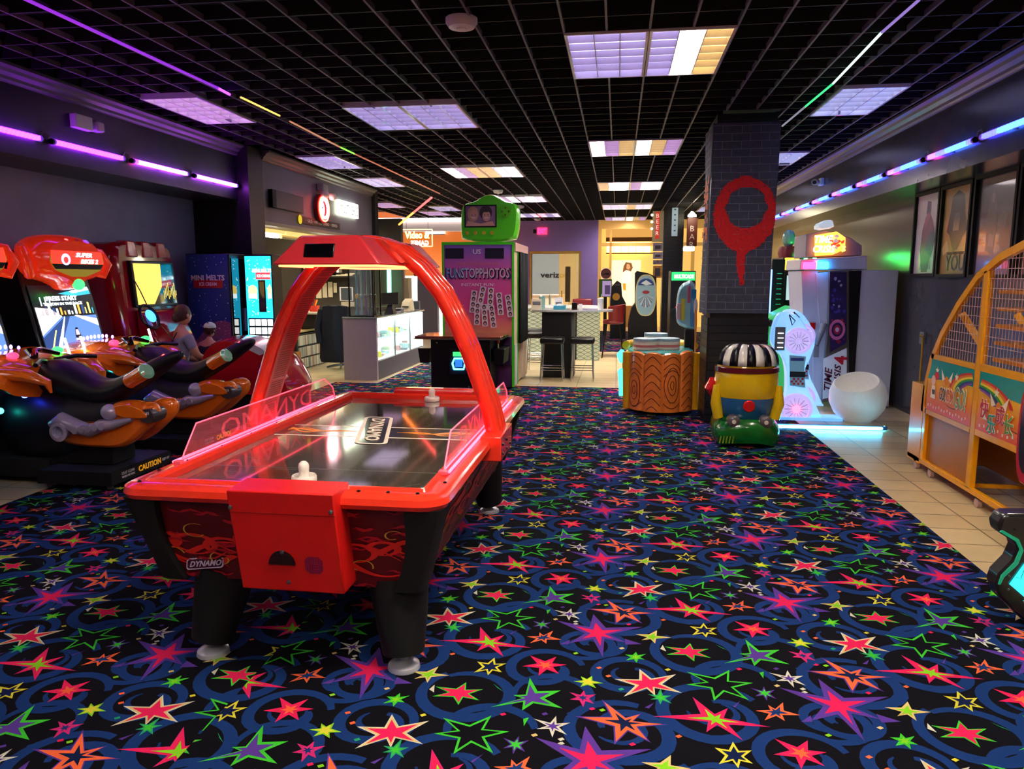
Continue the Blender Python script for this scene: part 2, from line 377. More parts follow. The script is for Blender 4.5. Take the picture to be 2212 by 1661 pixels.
# ---- ceiling
GRIDL = mat('ceiling runner', '#645b6e', .5); GRIDC = mat('ceiling blade', '#17141b', .55)
FIX = []   # x0, y0, tube states
P_ = 'u'
FIX += [(-.42, 5.66, 'uuu'), (.19, 5.66, 'uWY'), (-.42, 9.93, 'XpY'), (.19, 9.93, 'XYp'), (-.42, 14.2, 'YXX'), (.19, 14.2, 'pXX'),
        (-.42, 18.46, 'vvv'), (.19, 18.46, 'Yvv'), (-.42, 22.2, 'pvv'), (.19, 22.2, 'XYp'),
        (-2.86, 7.65, 'uuu'), (-2.25, 7.65, 'uuu'), (-2.86, 11.95, 'XpY'), (-2.25, 11.95, 'YvX'), (-2.86, 16.3, 'vpX'), (-2.25, 16.3, 'vXv'),
        (-2.86, 20.6, 'vuv'), (-2.25, 20.6, 'vuv'), (-4.69, 7.02, 'ppp'), (-4.69, 10.6, 'uuu'), (-4.69, 13.0, 'uuu'),
        (-5.91, 17.2, 'ppp'), (-5.3, 19.6, 'ppp'), (-4.69, 18.3, 'uuu'),
        (2.02, 7.55, 'sss'), (2.02, 11.2, 'sss'), (2.02, 15.4, 'sss'), (2.02, 19.4, 'sss'),
        (-2.86, 3.40, 'uuu'), (-4.69, 2.1, 'vvv'), (-.42, 1.4, 'WWv'), (.19, 1.4, 'WvW'), (-2.86, -.9, 'vWv'), (2.02, 3.4, 'YWv'), (-.42, -2.4, 'WvW'), (2.02, -.9, 'WvY')]  # all after the first: unseen troffers added to brighten the foreground
def infix(x, y):
    for fx, fy, _ in FIX:
        if fx-.01 < x < fx+.62 and fy-.01 < y < fy+1.22: return True
    return False
gr = MB(); X0 = -.42-.305*19; NX = 31; Y0 = 5.66-.305*28; NY = 98
for i in range(NX):
    x = X0+i*.305; y = Y0; run = None
    for j in range(NY):
        y = Y0+j*.305; ok = not (infix(x+.05, y+.15) and infix(x-.05, y+.15))
        if x < -4.95 and (y < 14.9): ok = False
        if 1.03 < x < 1.66 and 8.4 < y < 9.1: ok = False
        if ok and run is None: run = y
        if (not ok or j == NY-1) and run is not None: gr.box(x-.008, x+.008, run, y, 3.40, 3.44, 0); run = None
for j in range(NY):
    y = Y0+j*.305; run = None
    for i in range(NX+1):
        x = X0+i*.305; ok = i < NX and not (infix(x+.15, y+.05) and infix(x+.15, y-.05))
        if (x < -5.0 and y < 14.9) or x > 3.0: ok = False
        if 1.03 < x+.15 < 1.66 and 8.5 < y < 9.2: ok = False
        if ok and run is None: run = x
        if not ok and run is not None: gr.box(run, x, y-.006, y+.006, 3.402, 3.50, 1); run = None
struct(gr.build('ceiling_grid', [GRIDL, GRIDC], smooth=0))
DECK = mat('ceiling deck black', '#0b090e', .8, scale=3, var=.5)
struct(MB().box(-8.3, 3.8, -3.2, 24, 3.66, 3.75).build('ceiling', DECK, smooth=0))
# ducts and old wiring above the grid
struct(MB().box(-5, 3, 4.2, 4.45, 3.52, 3.62).box(-5, 3, 12.6, 12.8, 3.52, 3.62).build('trim_11', mat('conduit', '#5a3f66', .5), smooth=0))
# ---- troffers
LOUV = mat('louver white', '#d9d5e4', .25, coat=.3)
LAMPM = {'X': glow('tube on far', '#fff6e4', 24, '#ffffff'), 'u': glow('tube off', '#bdb0e8', .75, '#d8d4e6'), 's': glow('tube off cool', '#b4c0ea', .85, '#d8d4e6'), 'p': glow('tube dim pink', '#d8a4d8', .8, '#d8d4e6'),  # off tubes glow weakly, standing in for room light on white reflectors
         'v': glow('tube half', '#f1e6ea', 1.2, '#ffffff'), 'W': glow('tube on', '#fff4dc', 18, '#ffffff'), 'Y': glow('tube warm', '#e8bd62', 1.0, '#ffffff')}
def troffer(x, y, st, n):
    cols = [x+.02, x+.02+.19, x+.02+.38, x+.59]
    lit = {'u': 'unlit', 's': 'unlit', 'p': 'dim pink'}
    desc = 'lit' if ('W' in st or 'X' in st) else ('half lit' if 'v' in st else 'unlit')
    side = 'right wall' if x > 1.5 else ('counter side' if x < -4 else ('photo booth aisle' if x < -1 else 'middle aisle'))
    far = int(round((y-5.6)/4.2)); ordn = {-2: 'behind the viewer', -1: 'above the viewer', 0: 'nearest the viewer', 1: 'second away', 2: 'third away', 3: 'fourth away', 4: 'farthest away'}.get(far, 'far back')
    lr = ', left of its pair' if x in (-.42, -2.86) else (', right of its pair' if x in (.19, -2.25) else '')
    t = thing('ceiling_light', f'{desc} louvered light over the {side}, {ordn}{lr}', 'ceiling light', (x+.305, y+.61, 3.39), 'louvered ceiling lights')
    f = MB(); f.box(x, x+.605, y, y+.02, 3.385, 3.47).box(x, x+.605, y+1.19, y+1.21, 3.385, 3.47).box(x, x+.02, y+.02, y+1.19, 3.385, 3.47).box(x+.585, x+.605, y+.02, y+1.19, 3.385, 3.47)
    f.box(x+.02, x+.585, y+.02, y+1.19, 3.462, 3.47)
    f.build('frame', LOUV, t, smooth=0)
    l = MB()
    for k in (1, 2): l.box(cols[k]-.004, cols[k]+.004, y+.02, y+1.19, 3.39, 3.455)
    for k in range(1, 6):
        yy = y+.02+1.17*k/6
        l.hexa([(x+.02,yy-.002,3.392),(x+.585,yy-.002,3.392),(x+.585,yy+.002,3.392),(x+.02,yy+.002,3.392)], [(x+.02,yy-.012,3.44),(x+.585,yy-.012,3.44),(x+.585,yy+.012,3.44),(x+.02,yy+.012,3.44)])
    l.build('louver', LOUV, t, smooth=0)
    for k in range(3): MB().box(cols[k]+.005, cols[k+1]-.005, y+.022, y+1.188, 3.445, 3.46).build('lamp_panel', LAMPM[st[k]], t, smooth=0)
for n, (x, y, st) in enumerate(FIX): troffer(x, y, st, n)
# smoke detectors and sprinkler heads
for (u, v, r, lb) in ((997, 50, .11, 'round white smoke detector on the ceiling grid nearest the viewer'), (1076, 414, .1, 'round white detector on the ceiling above the green camera'),
                      (1122, 447, .12, 'flat white detector on the ceiling right of the green camera'), (1161, 474, .1, 'small white detector on the ceiling before the purple wall')):
    p = at(u, v, z=3.38); t = thing('smoke_detector', lb, 'smoke detector', p)
    MB().lathe([(r, .03), (r, .0), (r*.8, -.03), (r*.3, -.036), (.001, -.036)], p, 0).build('cover', WHT, t)
    MB().lathe([(r*.35, -.034), (r*.3, -.043), (.001, -.045)], p, 0).build('sensor', WHT, t)

for i, (x, y) in enumerate(((-7.2, 11.4), (-7.2, 13.6), (-6.2, 14.6))):  # unseen light panels added to brighten the office
    t = thing('office_ceiling_panel', ['office ceiling light panel nearest the front, behind the header', 'office ceiling light panel in the middle, behind the header', 'office ceiling light panel over the wall shelf'][i], 'ceiling light', (x, y, 2.73))
    MB().box(x-.3, x+.3, y-.3, y+.3, 2.72, 2.745).build('diffuser', glow('office panel', '#ffeecb', 10), t, smooth=0); MB().box(x-.33, x+.33, y-.33, y+.33, 2.746, 2.749).build('frame', WHT, t, smooth=0)
# ================================================================ AIR HOCKEY TABLE
def air_hockey():
    cx = -1.335; x0, x1, y0, y1 = -2.02, -.65, 2.68, 5.24
    t = thing('air_hockey_table', 'big red air hockey table with black playfield, plexiglass guards and overhead arch', 'air hockey table', (cx, 3.95, 0))
    def rr(x0, x1, y0, y1, r, n=6):
        P = []
        for (a, b, s) in ((x1-r, y0+r, -PI/2), (x1-r, y1-r, 0), (x0+r, y1-r, PI/2), (x0+r, y0+r, PI)):
            for k in range(n+1): P.append((a+r*math.cos(s+PI/2*k/n), b+r*math.sin(s+PI/2*k/n)))
        return P
    # rail: lofted rounded-rectangle ring
    ix0, ix1, iy0, iy1 = x0+.13, x1-.13, y0+.13, y1-.13
    prof = [(0, .755), (-.012, .775), (-.005, .80), (.02, .812), (.075, .812), (.085, .822), (.10, .822), (.115, .808), (.118, .782)]
    rail = MB(); rings = []
    for d, z in prof:
        rings.append([(a, b, z) for a, b in rr(x0+d, x1-d, y0+d, y1-d, max(.10-d, .012))])
    rail.loft(rings, 0, cap=False)
    rail.build('rail', RED, t)
    for i, (u, v) in enumerate([(-1.95, 2.74), (-1.0, 2.73), (-.88, 2.73), (-.76, 2.73), (-.69, 2.90), (-1.98, 2.92)]):
        MB().lathe([(.008, .0), (.008, .004), (.003, .007)], (u, v, .8125), n=10).build('bolt', BLK, t)
    # playfield, with rink marks as inlays of the surface
    PF = mat('playfield gloss', '#4c463c', .08, scale=8, var=.35, coat=1, spec=.8)
    rink = MB(); zf = .782
    rink.box(ix0-.01, ix1+.01, iy0-.01, iy1+.01, zf-.02, zf, 0)
    RW = mat('rink cream', '#fbf8e2', .4); RB = mat('rink black', '#050505', .15, coat=.5); FO = mat('flame orange', '#f08a1c', .3, em='#f08a1c', es=.05)
    ym = 3.98; rink.box(ix0, ix1, ym-.13, ym+.13, zf, zf+.0006, 2)
    for s in (-1, 1): rink.box(ix0, ix1, ym+s*.135-.007, ym+s*.135+.007, zf, zf+.0009, 1)
    def flame(sx, xs):
        for (k, am, ph) in ((0, .045, 0), (1, .03, 1.2), (2, .055, 2.3), (3, .02, .6)):
            P = []; Wd = []
            for i in range(22):
                f = i/21; P.append((xs+sx*f*.42, ym+math.sin(f*7+ph)*am*(1-f)*1.4)); Wd.append(.014*(1-f)+.003)
            rink.band(P, Wd, zf+.0008, zf+.0012+.0002*k, 'xy', 3)
    flame(1, ix0+.02); flame(-1, ix1-.02)
    # logo plate: rounded frame 
    lx0, lx1, ly0, ly1 = cx-.092, cx+.092, 3.67, 4.42
    def rring(x0, x1, y0, y1, r, w, z, m):
        A = rr(x0, x1, y0, y1, r, 5); B = rr(x0+w, x1-w, y0+w, y1-w, max(r-w, .01), 5); n = len(A)
        vs = [SH(a, b)+(z,) for a, b in A]+[SH(a, b)+(z,) for a, b in B]
        rink.add(vs, [(i, (i+1) % n, n+(i+1) % n, n+i) for i in range(n)], m)
    SH = lambda a, b: (a-.035-(b-4.04)*.26, b)
    rink.add([SH(a, b)+(zf+.002,) for a, b in rr(lx0, lx1, ly0, ly1, .05, 5)], [tuple(range(24))], 2)
    rring(lx0, lx1, ly0, ly1, .05, .022, zf+.0026, 1)
    AR = mat('rink scratch', '#5a5a58', .3)
    for k in range(26):
        a, b = random.uniform(ix0+.05, ix1-.1), random.uniform(iy0, iy1-.3); l = random.uniform(.03, .16); an = random.uniform(0, PI)
        rink.band([(a, b), (a+l*math.cos(an), b+l*math.sin(an)*.6)], .0012, zf, zf+.0004, 'xy', 4)
    rink.box(ix0, ix1, 3.15, 3.153, zf, zf+.0005, 4)
    rk = rink.build('playfield', [PF, RW, RB, FO, AR], t, smooth=0)
    text('lettering', 'DYNAMO', (cx-.035, 4.045, zf+.004), (.26, -1, 0), (1, 0, 0), .085, RW, rk, width=.62, bold=.02)
    # body: tapered sides
    DR = mat('maroon panel', '#5c0713', .35); FR = mat('flame red', '#d8241d', .35); FR2 = mat('blotch red', '#b01526', .35); FY = mat('pinstripe gold', '#c79a34', .35)
    zt, zb = .755, .385
    bx0, bx1, by0, by1 = x0+.02, x1-.02, y0+.03, y1-.03; tx = .10; ty = .07
    b = MB().hexa([(bx0+tx+.02, by0+ty+.02, zb), (bx1-tx-.02, by0+ty+.02, zb), (bx1-tx-.02, by1-ty-.02, zb), (bx0+tx+.02, by1-ty-.02, zb)],
                  [(bx0+.02, by0+.02, zt), (bx1-.02, by0+.02, zt), (bx1-.02, by1-.02, zt), (bx0+.02, by1-.02, zt)], 0)
    def face(u, v, side):          # u 0..1 across, v 0..1 up -> point on the tapered face, pushed out by h
        if side == 'f':
            a = bx0+tx*(1-v)+.02*(0)+(bx1-bx0-2*tx*(1-v))*u; return Vector((a, by0+.02+ty*(1-v), zb+(zt-zb)*v)), Vector((0, -1, -.19)).normalized()
        if side == 'r':
            a = by0+ty*(1-v)+(by1-by0-2*ty*(1-v))*u; return Vector((bx1-.02-tx*(1-v), a, zb+(zt-zb)*v)), Vector((1, 0, -.27)).normalized()
        a = by1-ty*(1-v)-(by1-by0-2*ty*(1-v))*u; return Vector((bx0+.02+tx*(1-v), a, zb+(zt-zb)*v)), Vector((-1, 0, -.27)).normalized()
    def strip(path, wid, side, h, m):
        L = []; R_ = []
        for i in range(len(path)):
            p = Vector(path[i]); d = (Vector(path[min(i+1, len(path)-1)])-Vector(path[max(i-1, 0)])).normalized(); nn = Vector((-d.y, d.x))
            w = wid[i] if isinstance(wid, list) else wid
            for s, LL in ((1, L), (-1, R_)):
                q = p+nn*w*s/2; q = Vector((min(max(q.x, .02), .98), min(max(q.y, 0), .99)))
                P3, N = face(q.x, q.y, side); LL.append(P3+N*h)
        n = len(L)
        b.add(L+R_, [(i, i+1, n+i+1, n+i) for i in range(n-1)], m)
    asp = (x1-x0)/(zt-zb)
    def deco(side, n, seed):
        rnd = random.Random(seed); k = 0
        for i in range(n*7):
            u, v = rnd.random(), rnd.random()*.95; l = rnd.uniform(.04, .16)*(1 if side == 'f' else .6)
            pts = []; wd = []
            for q in range(7):
                f = q/6; pts.append((u+l*(f-.5), v+.02*math.sin(f*9+i))); wd.append(.028*math.sin(PI*f)*rnd.uniform(.4, 1.2)+.003)
            strip(pts, wd, side, .001+.00008*i, 2)
        for i in range(n):
            u = (i+.5)/n+rnd.uniform(-.02, .02); v = .52+rnd.uniform(-.10, .10); sg = rnd.choice((-1, 1)); R0 = rnd.uniform(.05, .09)*(1 if side == 'f' else .55)
            pts = []; wd = []
            for q in range(26):       # a loop with a long tail
                f = q/25; a = -PI*.6+f*PI*2.1; r = R0*(1-.25*f)
                pts.append((u+math.cos(a)*r*sg, v+math.sin(a)*r*1.5)); wd.append(.024*math.sin(PI*(.06+.9*f))+.005)
            strip(pts, wd, side, .0035+.0001*i, 1)
            e = pts[0]; pts = []; wd = []
            for q in range(16):
                f = q/15; pts.append((e[0]+sg*f*R0*3.6, e[1]+.16*math.sin(f*3.2)*(1 if i % 2 else -1))); wd.append(.035*(1-f)+.004)
            strip(pts, wd, side, .003+.0001*i, 1)
            pts = []
            for q in range(18):
                f = q/17; a = f*4.6+i; r = R0*(.55-.2*f); pts.append((u+sg*.03+math.cos(a)*r, v+.16*(1 if i % 2 else -1)+math.sin(a)*r*2))
            strip(pts, .006, side, .006, 3)
    deco('f', 9, 3); deco('r', 14, 5); deco('l', 10, 6)
    b.build('cabinet_body', [DR, FR, FR2, FY], t, smooth=0)
    # grey-white name badges
    P3, N = face(.185, .2, 'f'); bd = MB(); upv = Vector((0, .19, 1)).normalized(); rv = Vector((1, 0, .12)).normalized()
    BW = mat('badge white', '#c9b4d2', .3)
    def q3(a, c, h): return P3+rv*a+upv*c+N*h
    A = rr(-.085, .085, -.024, .024, .012, 4)
    bd.add([q3(a, c, .008) for a, c in A]+[q3(a*.93, c*.8, .0085) for a, c in A], [tuple(range(len(A)))], 0)
    bd.add([q3(a*.94, c*.78, .0095) for a, c in A], [tuple(range(len(A)))], 1)
    bo = bd.build('name_badge', [BW, mat('badge dark', '#3a0a2a', .3)], t, smooth=0)
    text('lettering', 'DYNAMO', q3(.005, 0, .0105), rv, upv, .024, BW, bo, width=.145, bold=.02, shear=.25)
    # black corner posts (curved edge on the front)
    for sx in (-1, 1):
        for fy in (0, 1):
            m = MB(); rings = []
            for i in range(11):
                f = i/10; z = zt-(zt-zb+.0)*f
                w = .155-.075*math.sin(PI*min(f*1.0, 1)*.55)+(.04*f*f)
                xa = (bx0 if sx < 0 else bx1)-sx*(-tx*f)*1.0
                xo = (x0+.005+tx*f*1.05) if sx < 0 else (x1-.005-tx*f*1.05)
                yo = (y0+.012+ty*f) if fy == 0 else (y1-.012-ty*f); yi = yo+(.16 if fy == 0 else -.16)
                xi = xo-sx*w
                ring = [(xi, yo, z), (xo-sx*.04, yo, z), (xo-sx*.012, yo+(.012 if fy == 0 else -.012), z), (xo, yo+(.04 if fy == 0 else -.04), z), (xo, yi, z), (xi, yi, z)]
                rings.append(ring)
            m.loft(rings); m.build('corner_post', BLKM, t)
    # legs with levelling feet
    for lx, sx in ((-1.74, -1), (-.87, 1)):
        for ly, sy in ((2.86, -1), (5.0, 1)):
            tx_ = lx+.06 if sx < 0 else lx-.03
            lg = MB().tube([(tx_-sx*.0, ly-sy*.05, zb+.02), (tx_+(lx-tx_)*.5, ly-sy*.03, .24), (lx, ly, .078)], [.13, .112, .088], 0, 20).build('leg', BLKM, t)
            MB().lathe([(.066, 0), (.07, .01), (.066, .026), (.045, .04), (.02, .046), (.02, .09)], (lx, ly, .0), n=24).build('foot', mat('foot pale metal', '#c9c6d4', .25, .3), lg)
    # goal boxes at both ends
    GB = mat('goal box red', '#cf1512', .38)
    for e in (0, 1):
        yf = 2.60 if e == 0 else 5.32; s = 1 if e == 0 else -1
        gx0, gx1 = (-1.49, -1.055) if e == 0 else (-1.6, -1.02)
        g = MB(); g.hexa([(gx0+.015, yf+s*.06, .41), (gx1+.01, yf+s*.06, .41), (gx1+.01, yf+s*.2, .41), (gx0+.015, yf+s*.2, .41)],
                         [(gx0, yf, .835), (gx1, yf, .835), (gx1, yf+s*.17, .84), (gx0, yf+s*.17, .84)])
        gb = g.build('goal_box', GB, t, bevel=.006)
        if e == 0:
            dy = lambda z: yf+.06*(.835-z)/.425
            hx = -1.29; zc = .53
            pts = [(hx+.055*math.cos(a), zc+.058*math.sin(a)) for a in [PI*k/12 for k in range(13)]]
            MB().prism(pts, dy(zc)-.009, dy(zc)+.02, 'xz').prism([(hx-.055,zc),(hx+.055,zc),(hx+.04,zc+.03),(hx-.04,zc+.03)], dy(zc+.03)-.001, dy(zc)+.01, 'xz').build('puck_slot', mat('slot dark', '#1c0506', .25, coat=.4), gb, smooth=0)
            sp = MB()
            for a in range(-6, 7):
                for c in range(-6, 7):
                    if a*a+c*c < 36: sp.cyl((-1.16+a*.0068, dy(.532+c*.0068)-.002, .532+c*.0068), (-1.16+a*.0068, dy(.53)+.012, .532+c*.0068), .0024, m=0, n=6)
            sp.build('speaker_grille', mat('speaker violet', '#4a1550', .3), gb, smooth=0)
            for (a, c) in ((-1.478, .765), (-1.068, .765), (-1.272, .452), (-1.285, .583)): MB().lathe([(.009, .0), (.008, -.006), (.002, -.009)], (a, dy(c)-.002, c), axis='y', n=12).build('screw', STEEL, gb)
            MB().box(gx0+.003, gx1+.001, dy(.745)-.0015, dy(.745)+.005, .744, .746).build('seam', mat('seam red', '#7c0d0c', .4), gb, smooth=0)
        else:
            MB().box(-1.62, -1.0, 5.25, 5.31, .8, .845).build('goal_lip', RED, gb, bevel=.006)
    # red light channels along both rails
    LR = glow('rail light red', '#ff2c42', 4, '#ff8080')
    for sx, xx in ((-1, x0+.045), (1, x1-.05)):
        MB().tube([(xx, 3.02, .826), (xx, 4.93, .826)], .0065, n=8).build('light_strip', LR, t)
        MB().tube([(xx-sx*.03, 3.02, .824), (xx-sx*.03, 4.93, .824)], .004, n=8).build('light_strip', LR, t)
    # guards
    PX = mat('tinted plexiglass', '#ff7f94', .03, trans=.0, alpha=.17, spec=1.0); EDG = glow('glass edge', '#ff3d5c', .7, '#ff8090')
    for sx, xx in ((-1, x0+.075), (1, x1-.075)):
        out = [(3.03, .815), (3.06, .86), (3.17, .975), (4.72, .975), (4.86, .90), (4.9, .815)]
        g = MB().prism(out, xx-.004, xx+.004, 'yz').build('side_guard', PX, t, smooth=0)
        MB().tube([(xx, a, b) for a, b in out], .0035, n=6).build('guard_edge', EDG, g)
        text('lettering', 'DYNAMO', (xx+(-.006 if sx > 0 else .006)*(-1 if sx < 0 else 1), 3.95, .893), (0, 1, 0) if sx > 0 else (0, -1, 0), (0, 0, 1), .1, mat('etched letters', '#ff6a80', .2, em='#ff4060', es=.12, alpha=.3), g, width=1.1, mirror=False)
        for k in range(7): MB().lathe([(.006, .0), (.004, .005)], (xx-sx*.02, 3.05+k*.3, .826), n=8).build('bolt', BLK, t)
        MB().box(xx-.02, xx+.02, 3.0, 3.03, .812, .835).build('guard_clip', mat('pink plastic', '#ff5a6e', .2), g, bevel=.005)
    # arch: a flat perforated inner band on the left, twin ribs on the right
    prof = [(.70, .80), (.665, .95), (.61, 1.10), (.55, 1.27), (.485, 1.42), (.40, 1.58), (.30, 1.70), (.18, 1.795), (.06, 1.838), (0, 1.842)]
    full = [(-a, z) for a, z in prof]+[(a, z) for a, z in reversed(prof[:-1])]
    ya, yb = 3.83, 4.08
    m = MB()
    for yy in (ya+.03, (ya+yb)/2, yb-.03): m.tube([(cx+a, yy, z) for a, z in full], .034, 0, 12, 1)
    m.build('arch', RED, t)
    PER = mat('perforated liner red', '#c81f18', .35)
    m = MB(); inn = [(a*.935, .8+(z-.8)*.955) for a, z in full]
    m.loft([[(cx+a, ya+.02, z), (cx+a, yb-.02, z), (cx+a*1.03, yb-.02, z+.012), (cx+a*1.03, ya+.02, z+.012)] for a, z in inn], 0)
    DK = mat('perforation dark', '#7c0f0c', .5)
    for i in range(len(inn)-1):        # rows of slots on the inner face
        p, q = Vector(inn[i]), Vector(inn[i+1]); L = (q-p).length; d = (q-p)/L; nn = Vector((-d.y, d.x)); nn = nn if nn.dot(Vector((0, 1.1))-p) > 0 else -nn
        for k in range(int(L/.014)):
            c = p+d*(k+.5)*.014
            a = cx+c.x+nn.x*.002; z = c.y+nn.y*.002
            m.add([(a-d.x*.003, ya+.05, z-d.y*.003), (a+d.x*.003, ya+.05, z+d.y*.003), (a+d.x*.003, yb-.05, z+d.y*.003), (a-d.x*.003, yb-.05, z-d.y*.003)], [(0, 1, 2, 3)], 1)
    m.build('arch_liner', [PER, DK], t, smooth=0)
    for sx in (-1, 1):
        m = MB().box(cx+sx*.64, cx+sx*.75, 3.72, 4.12, .70, .83); br = m.build('arch_bracket', RED, t, bevel=.006)
        for k in range(5): MB().lathe([(.009, 0), (.006, sx*.008)], (cx+sx*.75, 3.78+(k % 3)*.13, .73+.05*(k // 3)), axis='x', n=10).build('bolt', BLK, br)
    # canopy
    CN = mat('canopy red', '#c42a33', .33, coat=.3)
    cz0, cz1 = 1.712, 1.852; c0, c1 = 3.40, 4.62; ca, cb = -1.65, -1.105
    m = MB().hexa([(ca, c0, cz0), (cb, c0, cz0), (cb, c1, cz0), (ca, c1, cz0)], [(ca+.125, c0+.06, cz1), (cb-.12, c0+.06, cz1), (cb-.12, c1-.06, cz1), (ca+.125, c1-.06, cz1)])
    cn = m.build('canopy', CN, t, bevel=.01)
    def ct(f): return c0+.06*f
    for e in (0, 1):
        yy = (c0-.004, c0+.05) if e == 0 else (c1-.05, c1+.004)
        sg = 1 if e == 0 else -1; y_0 = c0 if e == 0 else c1
        MB().hexa([(-1.49, y_0+sg*.010, 1.748), (-1.34, y_0+sg*.010, 1.748), (-1.34, y_0+sg*.08, 1.748), (-1.49, y_0+sg*.08, 1.748)],
                  [(-1.49, y_0+sg*.034, 1.812), (-1.34, y_0+sg*.034, 1.812), (-1.34, y_0+sg*.09, 1.812), (-1.49, y_0+sg*.09, 1.812)]).build('score_display', mat('display black', '#07060c', .12), cn, bevel=.003)
    rib = MB()
    for k in range(2): rib.hexa([(cb-.002+.008, 3.72+k*.5, 1.725), (cb+.010, 3.82+k*.5, 1.725), (cb-.03, 3.82+k*.5, 1.725), (cb-.03, 3.72+k*.5, 1.725)], [(cb-.10, 3.66+k*.5, 1.845), (cb-.10, 3.76+k*.5, 1.845), (cb-.13, 3.76+k*.5, 1.845), (cb-.13, 3.66+k*.5, 1.845)])
    rib.build('canopy_rib', RED, cn)
    LO = glow('canopy light', '#ff6238', 2.6, '#ffb090')
    m = MB()
    for a, b_ in (((ca+.03, c0+.03), (cb-.03, c0+.03)), ((cb-.03, c0+.03), (cb-.03, c1-.03)), ((cb-.03, c1-.03), (ca+.03, c1-.03)), ((ca+.03, c1-.03), (ca+.03, c0+.03))):
        m.tube([(a[0], a[1], cz0-.005), (b_[0], b_[1], cz0-.005)], .006, n=6)
    m.build('light_strip', LO, cn)
    return t
air_hockey()
MALLET = mat('mallet ivory', '#e6e0d6', .3, coat=.3)
for lb, x, y in (('white plastic mallet at the near end of the air hockey table', -1.315, 2.93), ('white plastic mallet at the far end of the air hockey table', -1.29, 5.06)):
    t = thing('mallet', lb, 'mallet', (x, y, .783), 'air hockey mallets')
    MB().lathe([(.05, 0), (.053, .006), (.053, .026), (.049, .032), (.045, .028), (.043, .014), (.001, .014)], (x, y, .783), n=32).build('base', MALLET, t)
    MB().lathe([(.026, .012), (.021, .03), (.022, .055), (.0235, .068), (.02, .082), (.011, .091), (.001, .094)], (x, y, .783), n=24).build('handle', MALLET, t)
# ================================================================ LEFT SIDE
def hull(pts, y0, y1, mb, m=0, bulge=.0, k=3, plane='xz'):
    # outline in a vertical plane with softly pillowed faces
    c = (sum(p[0] for p in pts)/len(pts), sum(p[1] for p in pts)/len(pts)); rings = []
    n = 2*k+3
    for i in range(n):
        f = i/(n-1)*2-1; s = 1-bulge*abs(f)**2.5; y = (y0+y1)/2+(y1-y0)/2*f
        if plane == 'xz': rings.append([(c[0]+(p[0]-c[0])*s, y, c[1]+(p[1]-c[1])*s) for p in pts])
        else: rings.append([(y, c[0]+(p[0]-c[0])*s, c[1]+(p[1]-c[1])*s) for p in pts])
    mb.loft(rings, m); return mb
def smoothpts(P, it=2):
    for _ in range(it):
        Q = []
        for i in range(len(P)):
            a, b = P[i], P[(i+1) % len(P)]
            Q.append((a[0]*.75+b[0]*.25, a[1]*.75+b[1]*.25)); Q.append((a[0]*.25+b[0]*.75, a[1]*.25+b[1]*.75))
        P = Q
    return P
def outl(px, y): return [(p.x, p.z) for p in (at(u, v, y=y) for u, v in px)]
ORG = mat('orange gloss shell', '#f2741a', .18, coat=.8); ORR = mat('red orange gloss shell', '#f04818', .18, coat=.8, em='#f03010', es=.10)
SIL = mat('chromed engine plastic', '#b4aed0', .22, .25, coat=.5); BIKE = mat('black seat vinyl', '#14111f', .45)
PURL = glow('led purple dot', '#a868ff', 4); GRNL = glow('green lens', '#20e040', 2.2); BLUL = glow('blue light', '#2a3cff', 14); REDL = glow('red light', '#ff2020', 9)
